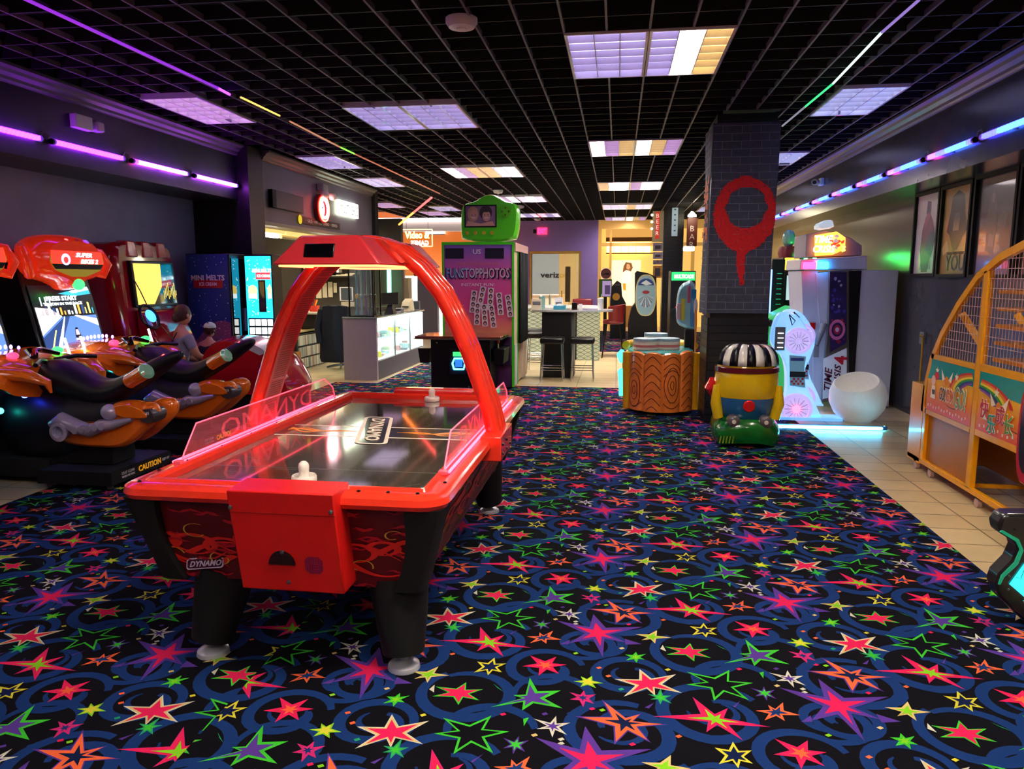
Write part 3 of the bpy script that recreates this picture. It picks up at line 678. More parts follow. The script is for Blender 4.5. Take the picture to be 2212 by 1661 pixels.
def racing(yc):
    t = thing('motorcycle_arcade_game', 'x', 'arcade game', (-4.7, yc, 0), 'motorcycle racing games')
    # cabinet with tilted monitor
    yk0 = yc; yc = yc-.13
    c = MB().hexa([(-5.72, yc-.44, 0), (-5.12, yc-.44, 0), (-5.12, yc+.44, 0), (-5.72, yc+.44, 0)], [(-5.72, yc-.44, .95), (-5.12, yc-.44, .95), (-5.12, yc+.44, .95), (-5.72, yc+.44, .95)])
    c.hexa([(-5.72, yc-.44, .951), (-5.2, yc-.44, .951), (-5.2, yc+.44, .951), (-5.72, yc+.44, .951)], [(-5.72, yc-.44, 1.9), (-5.42, yc-.44, 1.9), (-5.42, yc+.44, 1.9), (-5.72, yc+.44, 1.9)])
    c.build('cabinet', BLK, t, bevel=.015)
    def sp(a, z, h=0.0):     # on the tilted screen face
        x = -5.2-.22*(z-.951)/.949; return Vector((x+.012+h, yc+a, z))
    SC = [mat('screen base', '#101828', .3, em='#1c3566', es=.7), glow('screen road', '#3f5f9f', .9), glow('screen kerb', '#e5c9b5', .9), glow('screen white', '#e8f4ff', 1.6), glow('screen pink', '#f0a0d0', 1.1),
          glow('screen yellow', '#e8d860', 1.0), mat('screen dark', '#05070c', .3, em='#0a1420', es=.2), glow('screen orange', '#f08030', 1.1), glow('screen teal', '#2a8fae', .8)]
    s = MB()
    def R(a0, a1, z0, z1, m, h): s.add([sp(a0, z0, h), sp(a1, z0, h), sp(a1, z1, h), sp(a0, z1, h)], [(0, 1, 2, 3)], m)
    def PG(P, m, h): s.add([sp(a, z, h) for a, z in P], [tuple(range(len(P)))], m)
    R(-.40, .40, .96, 1.58, 6, 0); R(-.385, .385, .97, 1.28, 1, .001)
    PG([(-.385, .97), (-.385, 1.10), (-.05, 1.28), (.02, 1.28), (-.22, .97)], 0, .0015)
    PG([(-.385, 1.12), (-.385, 1.38), (-.2, 1.36), (-.08, 1.285)], 2, .002); PG([(.385, 1.17), (.385, 1.24), (.12, 1.29), (.08, 1.285)], 2, .002)
    PG([(-.26, .97), (-.20, .97), (-.045, 1.28), (-.055, 1.28)], 3, .0025); PG([(-.33, .97), (-.31, .97), (-.2, 1.16), (-.215, 1.16)], 5, .0025)
    for k in range(16):
        a = -.37+.048*k; h_ = random.uniform(.02, .1); R(a, a+random.uniform(.012, .035), 1.30, 1.31+h_, random.choice([3, 7, 8, 5, 0]), .002)
    for a in (-.3, -.24, -.19): R(a, a+.012, 1.39, 1.47, 3, .002)
    PG([(-.05, 1.50), (.37, 1.56), (.39, 1.49), (.15, 1.47)], 8, .002); PG([(.1, 1.52), (.36, 1.56), (.38, 1.53), (.15, 1.50)], 3, .0025)
    PG([(.03, 1.03), (.09, 1.03), (.10, 1.09), (.075, 1.17), (.045, 1.17), (.02, 1.09)], 6, .003); PG([(.035, 1.10), (.085, 1.10), (.075, 1.15), (.045, 1.15)], 4, .0035); R(.02, .1, 1.05, 1.07, 4, .0035)
    so = s.build('screen', SC, t, smooth=0)
    text('lettering', 'PRESS START', sp(-.02, 1.455, .004), (0, 1, 0), (-.22, 0, .95), .045, SC[3], so, width=.40, bold=.02)
    text('lettering', 'TO JOIN IN THE RACE', sp(-.02, 1.40, .004), (0, 1, 0), (-.22, 0, .95), .035, SC[3], so, width=.5, bold=.01)
    # marquee shell
    O = smoothpts([(-.40, 1.66), (-.46, 1.78), (-.42, 1.98), (-.22, 2.06), (.26, 2.05), (.42, 1.95), (.46, 1.78), (.38, 1.64), (.12, 1.60), (.06, 1.53), (-.08, 1.53), (-.14, 1.60)], 2)
    m = MB(); hull([(yc+a, z) for a, z in O], -5.5, -5.12, m, 0, .22, 3, 'yz'); mq = m.build('marquee', ORR, t)
    for sg in (-1, 1):      # side loops
        m = MB().tube([(-5.3, yc+sg*.40, 1.72), (-5.22, yc+sg*.49, 1.68), (-5.2, yc+sg*.53, 1.78), (-5.26, yc+sg*.51, 1.90), (-5.34, yc+sg*.42, 1.92)], [.05, .045, .045, .045, .05], 0, 10); m.build('side_fin', ORR, mq)
    A = [(-.30, 1.72), (-.36, 1.80), (-.33, 1.90), (.33, 1.90), (.36, 1.80), (.30, 1.72), (.10, 1.66), (-.10, 1.66)]
    s = MB(); xs = -5.110
    s.add([(xs, yc+a, z) for a, z in A], [tuple(range(8))], 0)
    s.add([(xs+.001, yc+a, z) for a, z in [(-.34, 1.78), (-.34, 1.90), (.33, 1.90), (.35, 1.78)]], [(0, 1, 2, 3)], 1)
    s.add([(xs+.002, yc-.16+.06*math.cos(k), 1.82+.055*math.sin(k)) for k in [i*PI/8 for i in range(16)]], [tuple(range(16))], 3)
    s.add([(xs+.003, yc-.16+.03*math.cos(k), 1.815+.03*math.sin(k)) for k in [i*PI/8 for i in range(16)]], [tuple(range(16))], 1)
    s.add([(xs+.001, yc+a, z) for a, z in [(-.30, 1.73), (-.34, 1.778), (.35, 1.778), (.30, 1.73)]], [(0, 1, 2, 3)], 4)
    so = s.build('sign_panel', [mat('sign olive', '#3a3010', .3, em='#8a7420', es=.3), glow('sign red', '#e0281c', .9), glow('sign grey', '#a0a0b0', .8), glow('sign blue', '#8f8fe0', 1.1), mat('sign black', '#0c0c0e', .3)], mq, smooth=0)
    text('lettering', 'SUPER', (xs+.004, yc+.08, 1.865), (0, 1, 0), (0, 0, 1), .042, SC[3], so, width=.22, bold=.02, shear=.3)
    text('lettering', 'BIKES 2', (xs+.004, yc+.15, 1.805), (0, 1, 0), (0, 0, 1), .042, SC[3], so, width=.24, bold=.02, shear=.3)
    for a, M_ in ((-.09, REDL), (.05, mat('lens red off', '#7a1010', .2)), (.17, mat('lens purple', '#6a30c0', .2, em='#6a30ff', es=.8))):
        MB().ball((-5.155, yc+a, 1.975), .03, .045, .04, n=14, k=8).build('lamp_lens', M_, mq)
    MB().ball((-5.125, yc, 1.585), .03, .075, .055, n=18, k=8).build('green_lens', GRNL, mq)
    # console
    yc = yk0
    m = MB(); O = [(-.56, .86), (-.58, .97), (-.42, 1.0), (-.3, 1.05), (-.1, 1.03), (.1, 1.03), (.3, 1.05), (.42, 1.0), (.58, .97), (.56, .86), (.3, .80), (0, .78), (-.3, .80)]
    rings = []
    for x, s_, dz in ((-5.15, .95, 0), (-5.0, 1.0, .02), (-4.82, 1.0, 0), (-4.66, .96, -.04), (-4.58, .86, -.09)): rings.append([(x, yc+a*s_, z*1.0+dz-(0 if s_ > .9 else .0)) for a, z in smoothpts(O, 1)])
    m.loft(rings); cs = m.build('console', ORG, t)
    for sg in (-1, 1):
        m = MB(); m.tube([(-4.75, yc+sg*.42, .93), (-4.5, yc+sg*.36, .90), (-4.38, yc+sg*.30, .84), (-4.36, yc+sg*.30, .76)], [.10, .085, .05, .015], 0, 12, .6); m.build('console_wing', ORG, cs)
        m = MB().ball((-4.72, yc+sg*.24, 1.04), .05, .035, .03, n=12, k=6); m.build('start_button', GRNL if sg > 0 else mat('button pink', '#e04070', .3, em='#e04070', es=.6), cs)
        m = MB().tube([(-4.82, yc+sg*.50, .97), (-4.86, yc+sg*.50, 1.12)], .010, n=8); m.build('light_rod', glow('rod light', '#e8ffe0', 6), cs)
    for k in range(11):
        a = -.27+.054*k; MB().ball((-5.10+.15*abs(a)*(1 if abs(a) > .2 else .3), yc+a, 1.075-.05*(a/.27)**4), .012, .012, .02, n=8, k=5).build('led', PURL, cs)
    m = MB().tube([(-4.62, yc-.14, 1.02), (-4.72, yc-.05, 1.06), (-4.72, yc+.05, 1.06), (-4.62, yc+.14, 1.02)], [.03, .05, .05, .03], 0, 12, .5); m.build('windscreen', mat('smoked visor', '#141018', .08, coat=1), cs)
    m = MB(); 
    for sg in (-1, 1): m.tube([(-4.60, yc+sg*.05, .98), (-4.52, yc+sg*.2, 1.0), (-4.44, yc+sg*.34, .98)], .018, 0, 8)
    m.build('handlebar', BLK, t)
    # bike body: tank, seat, rising tail
    m = MB(); rings = []
    for x, z, w, h in ((-4.72, .80, .14, .12), (-4.58, .86, .19, .15), (-4.40, .84, .20, .16), (-4.22, .74, .17, .12), (-4.05, .72, .15, .10), (-3.88, .80, .15, .10), (-3.68, .92, .13, .09), (-3.5, 1.02, .09, .06), (-3.42, 1.05, .04, .03)):
        rings.append([(x, yc+math.cos(2*PI*k/16)*w, z+math.sin(2*PI*k/16)*h) for k in range(16)])
    m.loft(rings); m.build('seat_body', BIKE, t, sub=1)
    m = MB(); rings = []
    for x, z, w, h in ((-5.05, .45, .12, .30), (-4.85, .48, .22, .36), (-4.6, .46, .25, .36), (-4.35, .45, .22, .30), (-4.1, .48, .18, .22), (-3.95, .55, .12, .16)):
        rings.append([(x, yc+math.cos(2*PI*k/16)*w, z+math.sin(2*PI*k/16)*h) for k in range(16)])
    m.loft(rings); m.build('inner_body', BIKE, t, sub=1)
    for sg in (-1, 1):
        yn = yc+(-.17 if sg < 0 else .08)
        O = outl([(112, 900), (118, 932), (140, 955), (180, 964), (268, 968), (296, 952), (320, 930), (345, 905), (346, 880), (332, 868), (310, 868), (292, 880), (270, 888), (240, 905), (190, 912), (150, 905)], 5.28)
        m = MB(); hull(smoothpts(O, 1), yn-.07, yn+.07, m, 0, .16, 2); fr = m.build('side_fairing', ORG, t, bevel=.006)
        if sg > 0: continue
        O = outl([(238, 878), (262, 864), (292, 864), (318, 872), (345, 890), (345, 905), (300, 905), (262, 898)], 5.28)
        m = MB(); hull(smoothpts(O, 1), yn-.1, yn+.1, m, 0, .3, 2); m.build('tank_cover', ORG, t, bevel=.006)
        e = MB(); yo = yn+sg*.085
        q = lambda u, v: at(u, v, y=5.28)
        e.lathe([(.028, -.02), (.05, -.01), (.055, .02), (.04, .03), (.028, .03)], (q(155, 928).x, yo+(.0 if sg > 0 else -.0), q(155, 928).z), 0, 20, 'y')
        e.tube([Vector((q(u, v).x, yo, q(u, v).z)) for u, v in ((128, 912), (150, 902), (185, 918), (215, 926), (235, 915), (262, 912), (300, 902))], [.035, .075, .07, .062, .066, .05, .02], 0, 12, .8)
        e.ball((q(252, 886).x, yo, q(252, 886).z), .065, .06, .065); e.lathe([(.05, -.04), (.068, -.05), (.075, -.08), (.05, -.085), (.045, -.05), (.001, -.05)], (q(158, 925).x, yo, q(158, 925).z), 0, 20, 'y')
        for k in range(5): p = q(190+k*14, 922-k*2); e.lathe([(.012, -.07), (.028, -.07), (.032, -.04), (.03, .05), (.001, .05)], (p.x, yo, p.z), 0, 12, 'y')
        e.build('engine_cover', SIL, t)
        m = MB(); p = q(330, 893)
        O = [(p.x-.07, p.z-.05), (p.x-.05, p.z+.045), (p.x+.04, p.z+.055), (p.x+.075, p.z), (p.x+.04, p.z-.075)]
        hull(smoothpts(O, 1), yn-.09, yn+.09, m, 0, .1, 1); rd = m.build('radiator_shroud', [mat('shroud grey', '#4a3f45', .3)], t)
        text('lettering', 'XII', (p.x, yn-.095, p.z+.015), (1, 0, .1), (0, 0, 1), .022, WHT, rd, width=.06) if sg < 0 else None
        m = MB().cyl((-3.80, yc+sg*.14, .84), (-3.62, yc+sg*.19, .93), .058, .058); ex = m.build('exhaust_pipe', ORG, t)
        MB().lathe([(.064, 0), (.064, .012), (.045, .03), (.001, .03)], (0, 0, 0), n=20).build('exhaust_tip', mat('pipe tip', '#c0d8cc', .15, .6, em='#60c090', es=.04), ex).matrix_local = Matrix.Translation(Vector((-3.62, yc+sg*.19, .93))-world_loc(ex)) @ Vector((.18, sg*.05, .10)).to_track_quat('Z', 'Y').to_matrix().to_4x4()
        MB().ball((-3.56, yc+sg*.035, 1.03 if True else 0), .02, .022, .02, n=10, k=6).build('tail_light', REDL, t)
    # platforms
    b = MB().box(-5.1, -4.5, yc-.22, yc+.22, .05, .20).box(-4.55, -4.0, yc-.14, yc+.14, .16, .34); b.build('base_beam', BLKM, t)
    GT = mat('speckled tread', '#2a2a3a', .35, scale=300, var=.9, bump=.4)
    b = MB().box(-4.50, -3.86, yc-.36, yc+.42, .045, .15, 0); b.add([(-4.49, yc-.35, .151), (-3.87, yc-.35, .151), (-3.87, yc+.41, .151), (-4.49, yc+.41, .151)], [(0, 1, 2, 3)], 1)
    pf = b.build('step_platform', [BLKM, GT], t)
    CY = mat('caution yellow', '#e8a020', .4, em='#e8a020', es=.12)
    text('lettering', 'CAUTION', (-3.857, yc+.12, .10), (0, 1, 0), (0, 0, 1), .05, CY, pf, width=.30, bold=.03)
    text('lettering', 'STAY CLEAR', (-3.857, yc-.16, .115), (0, 1, 0), (0, 0, 1), .022, WHT, pf, width=.16)
    text('lettering', 'WHEN MOVING', (-3.857, yc-.16, .085), (0, 1, 0), (0, 0, 1), .018, WHT, pf, width=.16)
    text('lettering', 'KEEP OFF', (-3.857, yc+.34, .10), (0, 1, 0), (0, 0, 1), .022, WHT, pf, width=.1)
    for a in (-.30, .36):
        for x in (-4.44, -3.92): MB().lathe([(.022, -.012), (.022, .012), (.001, .012)], (x, yc+a, .022), axis='y', n=14).build('caster', GREY, t)
    m = MB().ball((-4.62, yc-.27, .74), .03, n=10, k=6); m.build('body_light', BLUL, t)
    m = MB().ball((-4.85, yc-.27, .60), .025, n=10, k=6); m.build('body_light', glow('teal light', '#20d0c0', 8), t)
    return t
r1 = racing(5.45); r1['label'] = 'orange and black motorcycle racing game with CAUTION platform, left of the air hockey table'
r2 = copy_tree(r1, (0, 1.2, 0)); r2['label'] = 'orange motorcycle racing game whose lit road screen reads PRESS START'
r3 = copy_tree(r1, (0, -1.38, 0))
for ch in list(r3.children):
    if ch.name.split('.')[0] not in ('cabinet', 'screen', 'marquee', 'console', 'inner_body', 'windscreen', 'handlebar', 'body_light'):
        for g in list(ch.children): bpy.data.objects.remove(g)
        bpy.data.objects.remove(ch)
r3.name = 'racing_arcade_cabinet'; r3['label'] = 'motorcycle racing game cut off by the left edge of the photo'

# red driving game
def driving():
    t = thing('driving_arcade_game', 'dark red driving game cabinet with black screen and glowing blue steering wheel', 'arcade game', (-5.3, 7.98, 0))
    DRD = mat('dark red gloss shell', '#a30f1e', .15, coat=.9)
    y0, y1 = 7.42, 8.56
    P = smoothpts([(y0+.02, .0), (y0+.06, 1.0), (y0, 1.55), (y0+.02, 2.02), (y0+.12, 2.07), (y1-.12, 2.07), (y1-.02, 2.0), (y1, 1.55), (y1-.04, 1.0), (y1, 0)], 1)
    rings = []
    for x0_, x1_, s in ((-5.73, -5.73, 1), (-5.5, -5.5, 1), (-5.32, -5.46, .97), (-5.26, -5.40, .88)):
        rings.append([(x0_+(x1_-x0_)*min(1, z/2), (y0+y1)/2+(a-(y0+y1)/2)*s, z*(.99 if s > .9 else .975)) for a, z in P])
    m = MB().loft(rings); m.build('cabinet_shell', DRD, t)
    for k in range(3):
        m = MB(); a = y0+.2+k*.28; m.hexa([(-5.46, a, 1.88), (-5.37, a+.02, 1.88), (-5.37, a+.20, 1.88), (-5.46, a+.22, 1.88)], [(-5.52, a+.02, 2.06), (-5.40, a+.04, 2.06), (-5.40, a+.18, 2.06), (-5.52, a+.20, 2.06)]); m.build('top_vent', mat('red shell lit', '#b81424', .2, coat=.8), t, bevel=.015)
    m = MB().hexa([(-5.42, y0+.20, 1.32), (-5.30, y0+.20, 1.32), (-5.30, y1-.14, 1.32), (-5.42, y1-.14, 1.32)], [(-5.42, y0+.20, 1.84), (-5.34, y0+.20, 1.84), (-5.34, y1-.14, 1.84), (-5.42, y1-.14, 1.84)])
    sb = m.build('screen_bezel', BLK, t, bevel=.01)
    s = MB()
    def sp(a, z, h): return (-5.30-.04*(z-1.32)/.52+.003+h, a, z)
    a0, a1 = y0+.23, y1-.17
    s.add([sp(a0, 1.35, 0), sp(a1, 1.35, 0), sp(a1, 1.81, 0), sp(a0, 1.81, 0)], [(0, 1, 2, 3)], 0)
    s.add([sp(a0, 1.35, .001), sp(a0+.30, 1.35, .001), sp(a0+.48, 1.55, .001), sp(a0+.5, 1.81, .001), sp(a0, 1.81, .001)], [(0, 1, 2, 3, 4)], 1)  # yellow store reflection painted onto the dark screen as glowing colour
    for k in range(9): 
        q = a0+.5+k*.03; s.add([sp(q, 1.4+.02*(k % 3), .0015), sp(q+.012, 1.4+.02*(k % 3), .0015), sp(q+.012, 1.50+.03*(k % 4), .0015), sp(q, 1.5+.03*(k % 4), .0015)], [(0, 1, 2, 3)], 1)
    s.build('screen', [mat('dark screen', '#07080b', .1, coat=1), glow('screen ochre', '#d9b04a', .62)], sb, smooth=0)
    m = MB(); m.hexa([(-5.3, y0+.2, .8), (-5.0, y0+.2, .8), (-5.0, y1-.2, .8), (-5.3, y1-.2, .8)], [(-5.32, y0+.2, 1.3), (-5.2, y0+.2, 1.22), (-5.2, y1-.2, 1.22), (-5.32, y1-.2, 1.3)]); m.build('dashboard', DRD, t, bevel=.03)
    c = Vector((-5.17, 7.64, 1.22)); ax = Vector((1, 0, .45)).normalized(); u = Vector((0, 1, 0)); w = ax.cross(u)
    m = MB().tube([c+(u*math.cos(a)+w*math.sin(a))*.14 for a in [2*PI*k/24 for k in range(25)]], .016, n=8); wh = m.build('steering_wheel', BLK, t)
    m = MB().add([c+ax*.02+(u*math.cos(a)*.085+w*math.sin(a)*.075) for a in [2*PI*k/24 for k in range(24)]], [tuple(range(24))]); m.build('wheel_hub', glow('blue hub', '#2f8cff', 1.3), wh)
    m = MB().tube([(-5.40, 7.62, 1.8), (-5.27, 7.66, 1.5), (-5.2, 7.72, 1.25), (-5.0, 7.8, .95), (-4.98, 7.8, .6)], .006, n=6); m.build('power_cable', BLK, t)
    # seat pod
    t = thing('driving_seat_pod', 'shiny dark red seat pod of the driving game, behind the arch base', 'seat', (-4.1, 7.9, 0))
    O = outl([(418, 790), (425, 760), (445, 737), (480, 728), (525, 735), (560, 752), (592, 775), (618, 815), (632, 845), (628, 868), (560, 862), (470, 858), (425, 830)], 7.55)
    m = MB(); hull(smoothpts(O, 1), 7.58, 8.25, m, 0, .12, 3); pod = m.build('seat_pod', mat('seat pod red', '#c21626', .14, coat=.9), t)
    MB().box(-4.75, -3.6, 7.62, 8.2, 0, .36).build('pod_base', BLKM, t, bevel=.03)
    O = outl([(505, 740), (520, 732), (562, 752), (575, 762), (560, 768)], 7.55)
    MB().prism(O, 7.56, 8.0, 'xz').build('pod_decal', mat('decal silver', '#c8c8d0', .2, coat=.5), pod)
    MB().box(-4.3, -4.12, 7.55, 7.578, .78, .86).build('pod_badge', mat('badge plum', '#3a0a30', .3), pod, bevel=.004)
    return t
driving()
# people: parent and child in front of the driving game
def skin_body(name, nodes, edges, m, parent, root=0, sub=2):
    me = bpy.data.meshes.new(name); me.from_pydata([n[0] for n in nodes], edges, []); o = bpy.data.objects.new(name, me); COL.objects.link(o)
    o.parent = parent
    for v in me.vertices: v.co = v.co-world_loc(parent)
    md = o.modifiers.new('skin', 'SKIN'); md.use_smooth_shade = True
    sv = me.skin_vertices[0].data
    for i, n in enumerate(nodes): sv[i].radius = n[1] if isinstance(n[1], tuple) else (n[1], n[1])
    sv[root].use_root = True
    sd = o.modifiers.new('sub', 'SUBSURF'); sd.levels = sub; sd.render_levels = sub
    me.materials.append(m); return o
SKIN = mat('skin', '#c98f78', .5, scale=60, var=.06)
def person(lb, p, s, shirt, pants, hair, facing, extra=None, bun=True):
    # seated figure, pelvis at p, scale s, facing an angle in the floor plane
    t = thing('person', lb, 'person', (p[0], p[1], 0))
    F = Vector((math.cos(facing), math.sin(facing), 0)); R_ = Vector((F.y, -F.x, 0)); U = Vector((0, 0, 1)); B = Vector(p)
    q = lambda f, r, u: B+F*f*s+R_*r*s+U*u*s
    N = [(q(0, 0, 0), .15*s), (q(.02, 0, .18), .14*s), (q(.06, 0, .36), (.17*s, .13*s)), (q(.09, 0, .50), (.13*s, .10*s)), (q(.11, 0, .58), .055*s), (q(.13, 0, .63), .05*s),
         (q(.09, .17, .47), .065*s), (q(.16, .23, .24), .05*s), (q(.36, .17, .16), .038*s), (q(.42, .15, .15), .03*s),
         (q(.09, -.17, .47), .065*s), (q(.16, -.23, .24), .05*s), (q(.36, -.17, .16), .038*s), (q(.42, -.15, .15), .03*s),
         (q(.06, .10, -.03), .10*s), (q(.42, .13, .0), .075*s), (q(.44, .13, -.40), .045*s), (q(.54, .13, -.42), .04*s),
         (q(.06, -.10, -.03), .10*s), (q(.42, -.13, .0), .075*s), (q(.44, -.13, -.40), .045*s), (q(.54, -.13, -.42), .04*s)]
    E = [(0, 1), (1, 2), (2, 3), (3, 4), (4, 5), (3, 6), (6, 7), (7, 8), (8, 9), (3, 10), (10, 11), (11, 12), (12, 13), (0, 14), (14, 15), (15, 16), (16, 17), (0, 18), (18, 19), (19, 20), (20, 21)]
    skin_body('body', N, E, SKIN, t)
    sN = [(n[0], (tuple(x*1.09 for x in n[1]) if isinstance(n[1], tuple) else n[1]*1.09)) for n in N]
    idx = [0, 1, 2, 3, 6, 7, 10, 11]; mp = {k: i for i, k in enumerate(idx)}
    nd = [sN[k] for k in idx]; nd[mp[7]] = (q(.13, .215, .31), .062*s); nd[mp[11]] = (q(.13, -.215, .31), .062*s)
    skin_body('shirt', nd, [(mp[a], mp[b]) for a, b in E if a in mp and b in mp], shirt, t)
    idx = [0, 14, 15, 16, 18, 19, 20]; mp = {k: i for i, k in enumerate(idx)}
    skin_body('trousers', [sN[k] for k in idx], [(mp[a], mp[b]) for a, b in E if a in mp and b in mp], pants, t)
    hc = q(.15, 0, .74)
    m = MB(); m.ball(hc, .088*s, .095*s, .12*s, n=20, k=14)
    m.ball(hc+F*.095*s-U*.01*s, .014*s, .014*s, .022*s, n=8, k=6)
    for sg in (-1, 1): m.ball(hc+R_*sg*.09*s, .015*s, .02*s, .03*s, n=8, k=6)
    for sg in (-1, 1): m.ball(hc+F*.082*s+R_*sg*.032*s+U*.012*s, .012*s, n=8, k=6, m=1)
    m.ball(hc+F*.082*s-U*.05*s, .01*s, .022*s, .008*s, n=8, k=6, m=2)
    m.build('head', [SKIN, BLK, mat('lips', '#a4505a', .5)], t)
    h = MB(); h.ball(hc-F*.018*s+U*.022*s, .10*s, .106*s, .118*s, n=20, k=12)
    if bun: h.ball(hc-F*.10*s-U*.03*s, .05*s, .055*s, .06*s, n=14, k=8)
    for k in range(14):
        a = random.uniform(0, 2*PI); b_ = random.uniform(-.3, 1)
        d = Vector((math.cos(a), math.sin(a), b_)).normalized()
        if d.dot(F) > .35: continue
        h.tube([hc+d*.10*s, hc+d*.112*s-U*.03*s, hc+d*.108*s-U*.075*s], [.014*s, .014*s, .004*s], 0, 6)
    h.build('hair', hair, t)
    for sg in (-1, 1):
        base = q(.42, sg*.15, .15); hn = MB(); hn.ball(base+F*.03*s, .035*s, .035*s, .02*s, n=10, k=6)
        for j in range(4):
            o = R_*(-.024+.016*j)*s; b0 = base+F*.05*s+o; hn.tube([b0, b0+F*.03*s-U*.008*s, b0+F*.045*s-U*.028*s], [.008*s, .0075*s, .006*s], 0, 6)
        b0 = base-R_*sg*.03*s+F*.02*s; hn.tube([b0, b0+F*.03*s-R_*sg*.012*s], [.009*s, .007*s], 0, 6)
        hn.build('hand', SKIN, t)
    return t, q
SEATB = mat('bench black', '#0f0d16', .5)
fc = math.radians(62)
t, q = person('person with brown hair in a bun and grey T-shirt, seated at the red driving game', (-5.08, 7.93, .53), .93, mat('grey lavender shirt', '#8f88a8', .85, bump=.2, scale=12), mat('dark jeans', '#20222e', .9), mat('brown hair', '#4a281c', .6, scale=80, var=.4, bump=.4), fc)
m = MB().tube([q(-.02, .12, .54), q(-.10, .10, .40), q(-.14, .08, .20), q(-.14, .06, 0)], [.014, .016, .016, .014], 0, 6, .4); m.build('strap', BLK, t)
t, q = person('small child beside the grey-shirted person, wearing a dark top and white cap', (-4.98, 8.42, .52), .66, mat('dark purple top', '#2c2038', .85), mat('dark leggings', '#15131c', .9), mat('dark auburn hair', '#3c1f22', .6, scale=80, var=.4), math.radians(80), bun=False)
hc = q(.15, 0, .74); m = MB(); m.ball(hc+Vector((0, -.005, .045)), .072, .075, .06, n=18, k=6, z0=-.2); m.tube([hc+Vector((-.07, 0, .02)), hc+Vector((0, -.055, .105)), hc+Vector((.07, 0, .02))], .006, 1, 6)
m.build('cap', [mat('cap white', '#c9e0d0', .7), BLK], t)
tb = thing('bench', 'low black bench under the two seated people', 'bench', (-5.0, 8.25, 0)); MB().box(-5.25, -4.78, 7.82, 8.7, .34, .385).build('seat', SEATB, tb, bevel=.02)
for a in (-5.2, -4.83):
    for b_ in (7.9, 8.62): MB().cyl((a, b_, 0), (a, b_, .345), .02).build('leg', BLK, tb)

# ice cream vending machines
BLUP = mat('printed blue', '#28408f', .45, scale=3, var=.15); PINKP = mat('printed pink', '#9a5a80', .5, scale=60, var=.35)
WT = mat('white lettering', '#f0eef4', .4); RB_ = mat('logo red', '#c01c28', .4)
t = thing('ice_cream_vending_machine', 'dark vending machine with blue ice cream graphics printed on its side', 'vending machine', (-5.2, 9.2, 0), 'ice cream vending machines')
x0, x1, y0, y1 = -5.53, -4.93, 9.0, 9.42
MB().box(x0, x1, y0, y1, 0, 1.96).build('cabinet', BLK, t, bevel=.01)
s = MB(); s.box(x0+.01, x1-.02, y0-.006, y0-.001, .1, 1.95, 0)
s.add([(x0+.01+(x1-x0-.03)*i/12, y0-.008, .55+.55*math.sin(PI*(.1+.5*i/12))) for i in range(13)]+[(x1-.02, y0-.008, .12), (x0+.01, y0-.008, .12)], [tuple(range(15))], 1)
for k in range(60):
    a, b_ = random.uniform(x0+.03, x1-.04), random.uniform(.9, 1.92); r = random.uniform(.003, .007); s.add([(a-r, y0-.009, b_-r), (a+r, y0-.009, b_-r), (a+r, y0-.009, b_+r), (a-r, y0-.009, b_+r)], [(0, 1, 2, 3)], 2)
s.box(x0+.10, x1-.10, y0-.0095, y0-.0085, 1.52, 1.63, 3)
so = s.build('side_print', [BLUP, PINKP, WT, RB_], t, smooth=0)
text('lettering', 'MINI MELTS', (-5.23, y0-.011, 1.65), (1, 0, 0), (0, 0, 1), .07, WT, so, width=.46, bold=.03)
text('lettering', 'ICE CREAM', (-5.23, y0-.011, 1.57), (1, 0, 0), (0, 0, 1), .045, WT, so, width=.24, bold=.02)
text('lettering', 'MINI MELTS', (-5.15, y0-.011, .86), (1, 0, 0), (0, 0, 1), .06, mat('faded lettering', '#8a6a92', .5), so, width=.30, bold=.02)
MB().box(x1, x1+.012, y0+.03, y1-.03, .35, 1.9).build('glass_door', mat('black glass door', '#08080e', .05, coat=1), t, bevel=.003)
MB().box(x1+.012, x1+.035, y0+.3, y0+.34, .95, 1.25).build('coin_panel', mat('coin panel', '#8a80a8', .4), t)
t = thing('ice_cream_vending_machine', 'turquoise backlit ice cream vending machine with grid of flavour buttons', 'vending machine', (-4.76, 9.5, 0), 'ice cream vending machines')
x0, x1, y0, y1 = -4.885, -4.50, 9.30, 9.60
MB().box(x0, x1, y0, y1, 0, 1.955).build('cabinet', BLK, t, bevel=.01)
s = MB(); yy = y0-.012; s.box(x0+.015, x1-.012, yy, y0-.001, .5, 1.93, 0)
for k in range(70):
    a, b_ = random.uniform(x0+.03, x1-.03), random.uniform(1.15, 1.9); r = random.uniform(.003, .006); s.add([(a-r, yy-.001, b_-r), (a+r, yy-.001, b_-r), (a+r, yy-.001, b_+r), (a-r, yy-.001, b_+r)], [(0, 1, 2, 3)], 1)
s.box(x0+.16, x1-.02, yy-.002, yy-.001, 1.63, 1.72, 2)
def disc(mb, c, r, m, n=20, ry=None, y=None): mb.add([(c[0]+r*math.cos(2*PI*k/n), c[1], c[2]+(ry or r)*math.sin(2*PI*k/n)) for k in range(n)], [tuple(range(n))], m)
for cx_ in (x0+.11, x1-.04):
    disc(s, (cx_, yy-.002, 1.48), .065 if cx_ < -4.7 else .028, 3, ry=.075); s.box(cx_-.06 if cx_ < -4.7 else cx_-.028, cx_+(.06 if cx_ < -4.7 else .026), yy-.003, yy-.0025, 1.38, 1.44, 1); 
s.box(x0+.19, x0+.29, yy-.004, yy-.001, 1.20, 1.62, 4); s.box(x0+.21, x0+.27, yy-.006, yy-.003, 1.22, 1.60, 5)
